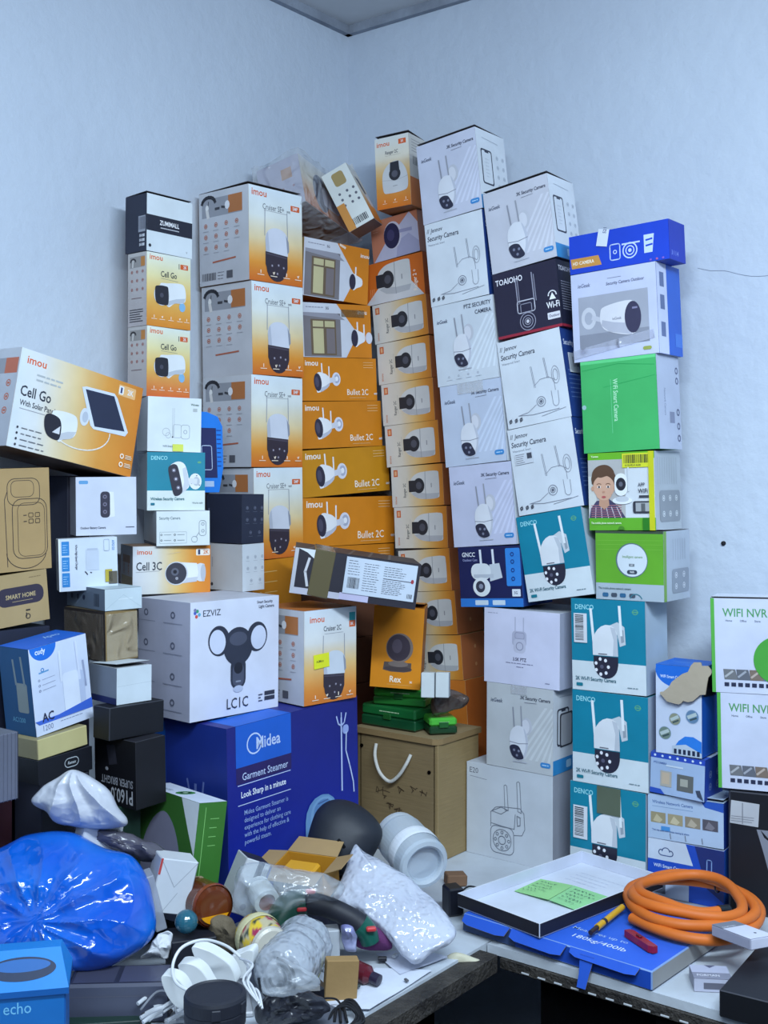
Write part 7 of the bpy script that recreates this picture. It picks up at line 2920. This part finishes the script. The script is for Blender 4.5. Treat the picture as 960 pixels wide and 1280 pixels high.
# black charger and cardboard scrap on the right worktop
p = on(560, 1120, .79)
simple_box('power_adapter', 0, (p.x + .01, p.y + .02, .7515), 20, (.03, .035, .05), (22, 24, 34), 'black plug adapter behind the bubble wrap bag', 'adapter', 'plastic', c=.003)
m = MB()
for k in range(3):
    m.tube([on(572, 1120 + 3 * k, .77), on(586, 1108 + 8 * k, .765), on(602, 1114 + 6 * k, .76), on(592, 1132, .757), on(570, 1130 - 4 * k, .757)], .0018, (20, 22, 30), n=6)
tag(m.build('black_cable', 'rubber', smooth=True), 'tangled black cable beside the open white tray', 'cable')
p = on(569, 1100, .76)
simple_box('cardboard_scrap', 0, (p.x, p.y, .7515), 12, (.04, .03, .022), (120, 92, 72), 'reddish brown cardboard scrap at the foot of the wooden box', 'cardboard', 'matte', c=.002, ry=3)

# ---- right worktop: flat blue carton, white tray, notes
A_, B_ = on(579, 1141, .783), on(815, 1214, .783)
dv = (B_ - A_)
yaw_ = math.degrees(math.atan2(dv.y, dv.x))
wS, dS, hS = dv.length, .27, .031
nv = Vector((-dv.y, dv.x, 0)).normalized()
cS = (A_ + B_) / 2 + nv * dS / 2
sc = empty('scale_box', (0, 0, 0), 'flat battered blue scale carton lying under the white tray and orange hose', 'box')
sc.matrix_world = T3(cS.x, cS.y, .7515) @ Rz(yaw_)
m = MB()
m.box(wS, dS, hS, dict(front=(30, 74, 176), left=(24, 50, 120), right=(150, 150, 150), top=(46, 96, 206), back=(30, 60, 140), bottom=(60, 60, 66), edge=(120, 150, 200)), c=.002)
F_ = faces(m, wS, dS, hS)
f = F_['T']
f.text('Measures up to', .49, .73, .046, (160, 188, 232), bold=False, rot=0, sx=1.35)
f.text('180kg/400lb', .53, .84, .06, (206, 220, 244), bold=False, rot=0, sx=1.3)
f.ell(.8, .38, .06, .05, (34, 56, 150), n=20)
f.ell(.8, .5, .1, .06, (40, 70, 170), n=24)
f.ell(.74, .36, .035, .035, (60, 90, 190), n=16)
f.text('OI', .96, .12, .05, (200, 214, 236), bold=True, rot=6)
f.rect(0, .9, .45, .905, (120, 150, 210))
f2 = F_['F']
f2.rect(.0, .2, .3, .95, (50, 70, 110))
m.build('carton', 'card', sc)
for (x0_, x1_, dy, sg) in ((-wS / 2 + .004, -wS / 2 + .1, .018, 1), (-wS / 2 + .104, wS * .08, .02, 1), (wS * .1, wS / 2 - .02, .014, 1)):
    m = MB()
    pts = [(x0_, 0), (x1_, 0), (x1_ - .003, -dy), (x1_ - .02, -dy - .003), (x0_ + .015, -dy - .001), (x0_ + .002, -dy + .004)]
    m.prism(pts, .0014, (36, 84, 190), T3(0, -dS / 2, hS - .001) @ Rx(38), side=(120, 110, 96))
    m.build('torn_flap', 'card', sc)
m = MB()
m.prism([(0, 0), (.026, 0), (.022, -.03), (.02, -.05), (.004, -.05), (.004, -.03)], .0014, (36, 84, 190), T3(wS * .16, -dS / 2 - .006, hS - .004) @ Rx(70), side=(120, 110, 96))
m.build('hanging_tab', 'card', sc)

tq = [on(595, 1122, .8055), on(706, 1062, .8055), on(802, 1087, .8055), on(702, 1168, .8055)]
ctr = sum(tq, Vector()) / 4
e1 = ((tq[3] - tq[0]) + (tq[2] - tq[1])) / 2
e2 = ((tq[1] - tq[0]) + (tq[2] - tq[3])) / 2
yt = math.degrees(math.atan2(e1.y, e1.x))
wt, dt, ht = e1.length, e2.length, .022
tr = empty('cardboard_tray', (0, 0, 0), 'open white cardboard tray holding two green notes', 'tray')
tr.matrix_world = T3(ctr.x, ctr.y, .7515 + hS + .0012) @ Rz(yt)
wh = (200, 206, 222)
m = MB()
m.box(wt, dt, .002, dict(front=wh, top=(206, 212, 226), bottom=(40, 40, 48)), c=.0004)
f = Face(m, (-wt / 2, -dt / 2, .0023), (1, 0, 0), (0, 1, 0), wt, dt)
f.dashes(.2, .12, .8, .3, 4, (176, 184, 206), .006)
m.build('tray_floor', 'card', tr)
for (w_, d_, x_, y_) in ((wt, .0025, 0, -dt / 2), (wt, .0025, 0, dt / 2), (.0025, dt, -wt / 2, 0), (.0025, dt, wt / 2, 0)):
    m = MB()
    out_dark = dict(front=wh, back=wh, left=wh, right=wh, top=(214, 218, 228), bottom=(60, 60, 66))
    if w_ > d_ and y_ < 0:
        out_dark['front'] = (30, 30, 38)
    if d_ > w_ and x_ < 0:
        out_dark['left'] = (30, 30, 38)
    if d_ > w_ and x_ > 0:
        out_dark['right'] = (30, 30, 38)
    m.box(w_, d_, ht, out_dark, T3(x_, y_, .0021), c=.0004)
    m.build('tray_wall', 'card', tr)
zN = .7515 + hS + .0045
NG = [on(643, 1114, zN), on(676, 1099, zN), on(761, 1121.5, zN), on(732, 1142.5, zN)]
for i in range(2):
    u0, u1 = i * .5, i * .5 + .5
    L = lambda u, a, b: a * (1 - u) + b * u
    pts = [L(u0, NG[0], NG[3]), L(u1 - .01, NG[0], NG[3]), L(u1 - .01, NG[1], NG[2]), L(u0, NG[1], NG[2])]
    o_ = sum(pts, Vector()) / 4
    m = MB()
    k = .004
    zz = [0 + k * i, k * (1 - i), k * (1 - i), k * i]
    top_ = [Vector((p_.x - o_.x, p_.y - o_.y, zz[j] + .0006)) for j, p_ in enumerate(pts)]
    bot_ = [v - Vector((0, 0, .0006)) for v in top_]
    gcol = (150, 206, 140) if i == 0 else (144, 204, 146)
    m.face(top_, gcol)
    m.face(bot_[::-1], gcol)
    for j in range(4):
        j2 = (j + 1) % 4
        m.face([bot_[j], bot_[j2], top_[j2], top_[j]], gcol)
    ex_ = (top_[1] - top_[0])
    ey_ = (top_[3] - top_[0])
    ff = Face(m, top_[0] + Vector((0, 0, .0003)), ex_.normalized(), ey_.normalized(), ex_.length, ey_.length, lift=.0001)
    R5 = random.Random(i + 7)
    for r_ in range(5):
        v_ = .15 + .17 * r_
        x_ = .12
        while x_ < R5.uniform(.5, .85):
            ff.line([(x_ + .02 * t_, v_ + R5.uniform(-.04, .04)) for t_ in range(4)], .012, (60, 80, 90))
            x_ += .1
    o2 = m.build('note_paper', 'matte')
    o2.location = (o_.x, o_.y, zN)
    tag(o2, ['pale green handwritten note on the left side of the tray', 'pale green handwritten note on the right side of the tray'][i], 'note', 'green notes in the tray')

# screwdriver, marker
sd_ = empty('screwdriver', (0, 0, 0), 'yellow screwdriver with a black tip beside the tray', 'screwdriver')
a_, b_ = on(738, 1166, .793), on(778, 1134, .796)
m = MB()
m.tube([a_ * .8 + b_ * .2, b_], .0055, (206, 160, 40), n=14, smooth=0)
m.build('handle', 'plastic', sd_, smooth=True)
m = MB()
m.tube([a_, a_ * .8 + b_ * .2], .0042, (40, 30, 30), n=12, smooth=0)
m.build('tip', 'plastic', sd_, smooth=True)
m = MB()
m.tube([a_ * .62 + b_ * .38, a_ * .56 + b_ * .44], .0059, (40, 40, 44), n=14, smooth=0)
m.build('ring', 'plastic', sd_, smooth=True)
a_, b_ = on(783, 1165, .79), on(820, 1188, .79)
kn = empty('box_cutter', (0, 0, 0), 'dark red box cutter lying on the blue carton', 'knife')
kn.matrix_world = T3(*((a_ + b_) / 2)) @ Rz(math.degrees(math.atan2((b_ - a_).y, (b_ - a_).x)))
m = MB()
m.prism([(-.038, -.006), (.03, -.008), (.038, -.004), (.038, .005), (-.03, .008), (-.038, .004)], .011, (140, 24, 44), T3(0, 0, -.0055))
m.build('handle', 'gloss', kn)
m = MB()
m.box(.012, .006, .003, (96, 20, 34), T3(-.005, 0, .0055), c=.001)
m.build('slider', 'plastic', kn)

# orange hose
hs = empty('gas_hose', (0, 0, 0), 'coil of thick orange hose lying on the blue carton', 'hose')
hc = on(862, 1132, .80)
hs.location = (hc.x, hc.y, .7515 + hS)
m = MB()
pts = []
Rr = [.118, .112, .104, .116, .108, .098, .09]
N_ = 16
turns = 3
for i in range(N_ * turns + 5):
    t = i / N_
    a = 2 * pi * t + radians(200)
    r_ = .122 - .014 * t + .006 * sin(3 * a + t * 2)
    pts.append((r_ * cos(a) * 1.0, r_ * sin(a) * 1.12, .0105 + .013 * (t if t < 2 else 2 + (t - 2) * .2) + .003 * sin(2 * a)))
m.tube(pts, .0092, (206, 106, 34), n=16, smooth=5)
m.build('hose', 'rubber', hs, smooth=True)
m = MB()
e0 = Vector(pts[-1])
e1_ = (e0 - Vector(pts[-2])).normalized()
m.tube([e0, e0 + e1_ * .02], .0105, (60, 66, 70), n=14, smooth=0)
m.build('end_fitting', 'metal', hs, smooth=True)['label'] = 'grey metal end fitting'
m = MB()
ang = radians(48)
m.lathe([(.0125, -.002), (.0135, -.001), (.0135, .001), (.0125, .002)], (36, 30, 34), T3(.112 * cos(ang), .118 * sin(ang), .022) @ Rz(48) @ Rx(90), 20)
m.build('cable_tie', 'plastic', hs)

# phone-sized white carton on the hose
p = on(928, 1158, .835)


def slim(A):
    T = A['T']
    T.rect(0, 0, 1, 1, (206, 208, 226))
    T.rect(0, 0, 1, .3, (120, 124, 136))
    T.text('DIAMONDS', .1, .24, .14, (206, 208, 220), bold=True)
    T.ell(.62, .75, .05, .05, (60, 62, 76), n=10)


simple_box('cigarette_pack', 0, (p.x, p.y, .812), 28, (.05, .085, .017), dict(front=(196, 198, 216), left=(150, 152, 170), right=(180, 182, 200), top=(206, 208, 226), back=(130, 132, 150), bottom=(120, 120, 130)),
           'slim white pack with a grey end, lying on the orange hose', 'pack', 'card', slim, rx=-4, ry=3)


def pack(A):
    A['T'].rect(0, 0, 1, 1, (176, 180, 202))
    A['T'].rect(0, .55, 1, 1, (130, 134, 152))
    A['T'].text('FORMAN', .1, .75, .2, (206, 208, 220), bold=True, rot=0)
    A['F'].rect(0, 0, 1, 1, (176, 178, 196))
    A['F'].rect(.25, .3, .8, .8, (96, 96, 110))
    A['T'].poly([(.4, 0), (.7, 0), (.52, .2)], (90, 94, 120))


p = on(888, 1212, .775)
simple_box('cigarette_pack', 0, (p.x, p.y, .7508), -6, (.058, .05, .02), dict(front=(176, 178, 196), left=(150, 152, 170), right=(150, 152, 170), top=(176, 180, 202), back=(130, 132, 150), bottom=(120, 120, 130)),
           'grey and white pack lying on the bare worktop', 'pack', 'card', pack)

# black carton with a clear window at the right edge
bw = empty('window_box', (0, 0, 0), 'black carton with a clear window, cut off at the lower right', 'box')
p = on(899, 1236, .792)
L0, W0 = .2, .17
dL = Vector((cos(radians(56)), sin(radians(56)), 0))
dR = Vector((dL.y, -dL.x, 0))
cc = p + dL * (L0 / 2) + dR * (W0 / 2)
bw.matrix_world = T3(cc.x, cc.y, .7508) @ Rz(-34)
m = MB()
m.box(W0, L0, .04, dict(front=(20, 22, 28), left=(18, 20, 26), right=(18, 20, 26), top=(26, 28, 36), back=(18, 20, 26), bottom=(14, 14, 18), edge=(46, 48, 58)), c=.0015)
m.build('carton', 'card', bw)
m = MB()
m.box(W0 * .55, L0 * .62, .0012, (70, 80, 86), T3(W0 * .12, L0 * .06, .0405), c=.0003)
f = Face(m, (W0 * .12 - W0 * .275, L0 * .06 - L0 * .31, .0419), (1, 0, 0), (0, 1, 0), W0 * .55, L0 * .62)
f.rect(.1, .1, .5, .4, (100, 112, 90))
f.rect(.15, .65, .7, .75, (150, 60, 80))
f.rect(.5, .2, .62, .5, (190, 180, 60))
m.build('window_pane', 'gloss', bw)
# black equipment under the recorder cartons
bx = BOX['nvr2']
eq = empty('black_recorder', (0, 0, 0), 'black equipment carton carrying the two white recorder cartons', 'equipment box')
eq.matrix_world = T3(bx[0] + .012, bx[1] + .004, .7508) @ Rz(bx[3])
he = bx[2] - .755
m = MB()
m.box(.165, .09, he, dict(front=(20, 22, 30), left=(18, 20, 28), right=(24, 26, 34), top=(40, 42, 52), back=(18, 20, 26), bottom=(14, 14, 18), edge=(60, 62, 72)), c=.004)
f = faces(m, .165, .09, he)['F']
f.poly([(.3, .3), (1, .3), (1, .95), (.52, .9), (.38, .5)], (126, 130, 142))
f.poly([(.34, .3), (.5, .42), (.38, .36)], (20, 22, 30))
m.build('carton', 'card', eq)
m = MB()
m.box(.05, .0008, .042, (176, 178, 184), T3(-.055, -.0458, he - .062) @ Ry(3), c=.0003)
f = Face(m, T3(-.055, -.0458, he - .062) @ Vector((-.025, -.0008, 0)), (1, 0, 0), (0, 0, 1), .05, .042)
f.line([(.45, .05), (.45, .95)], .03, (120, 122, 130))
f.dashes(.05, .6, .95, .9, 3, (130, 132, 140), .02)
m.build('sticker', 'card', eq)['label'] = 'creased white sticker'
# dark gap filler behind the small cartons
p = at(592, 900, 2.78)
simple_box('brown_box', 0, (p.x, p.y, .7508), -38, (.12, .06, .62), dict(front=(70, 44, 40), left=(60, 40, 36), right=(60, 40, 36), top=(80, 56, 46), back=(60, 40, 36), bottom=(40, 30, 30)),
           'tall dark brown filler carton added to darken the gap behind the lilac camera box')
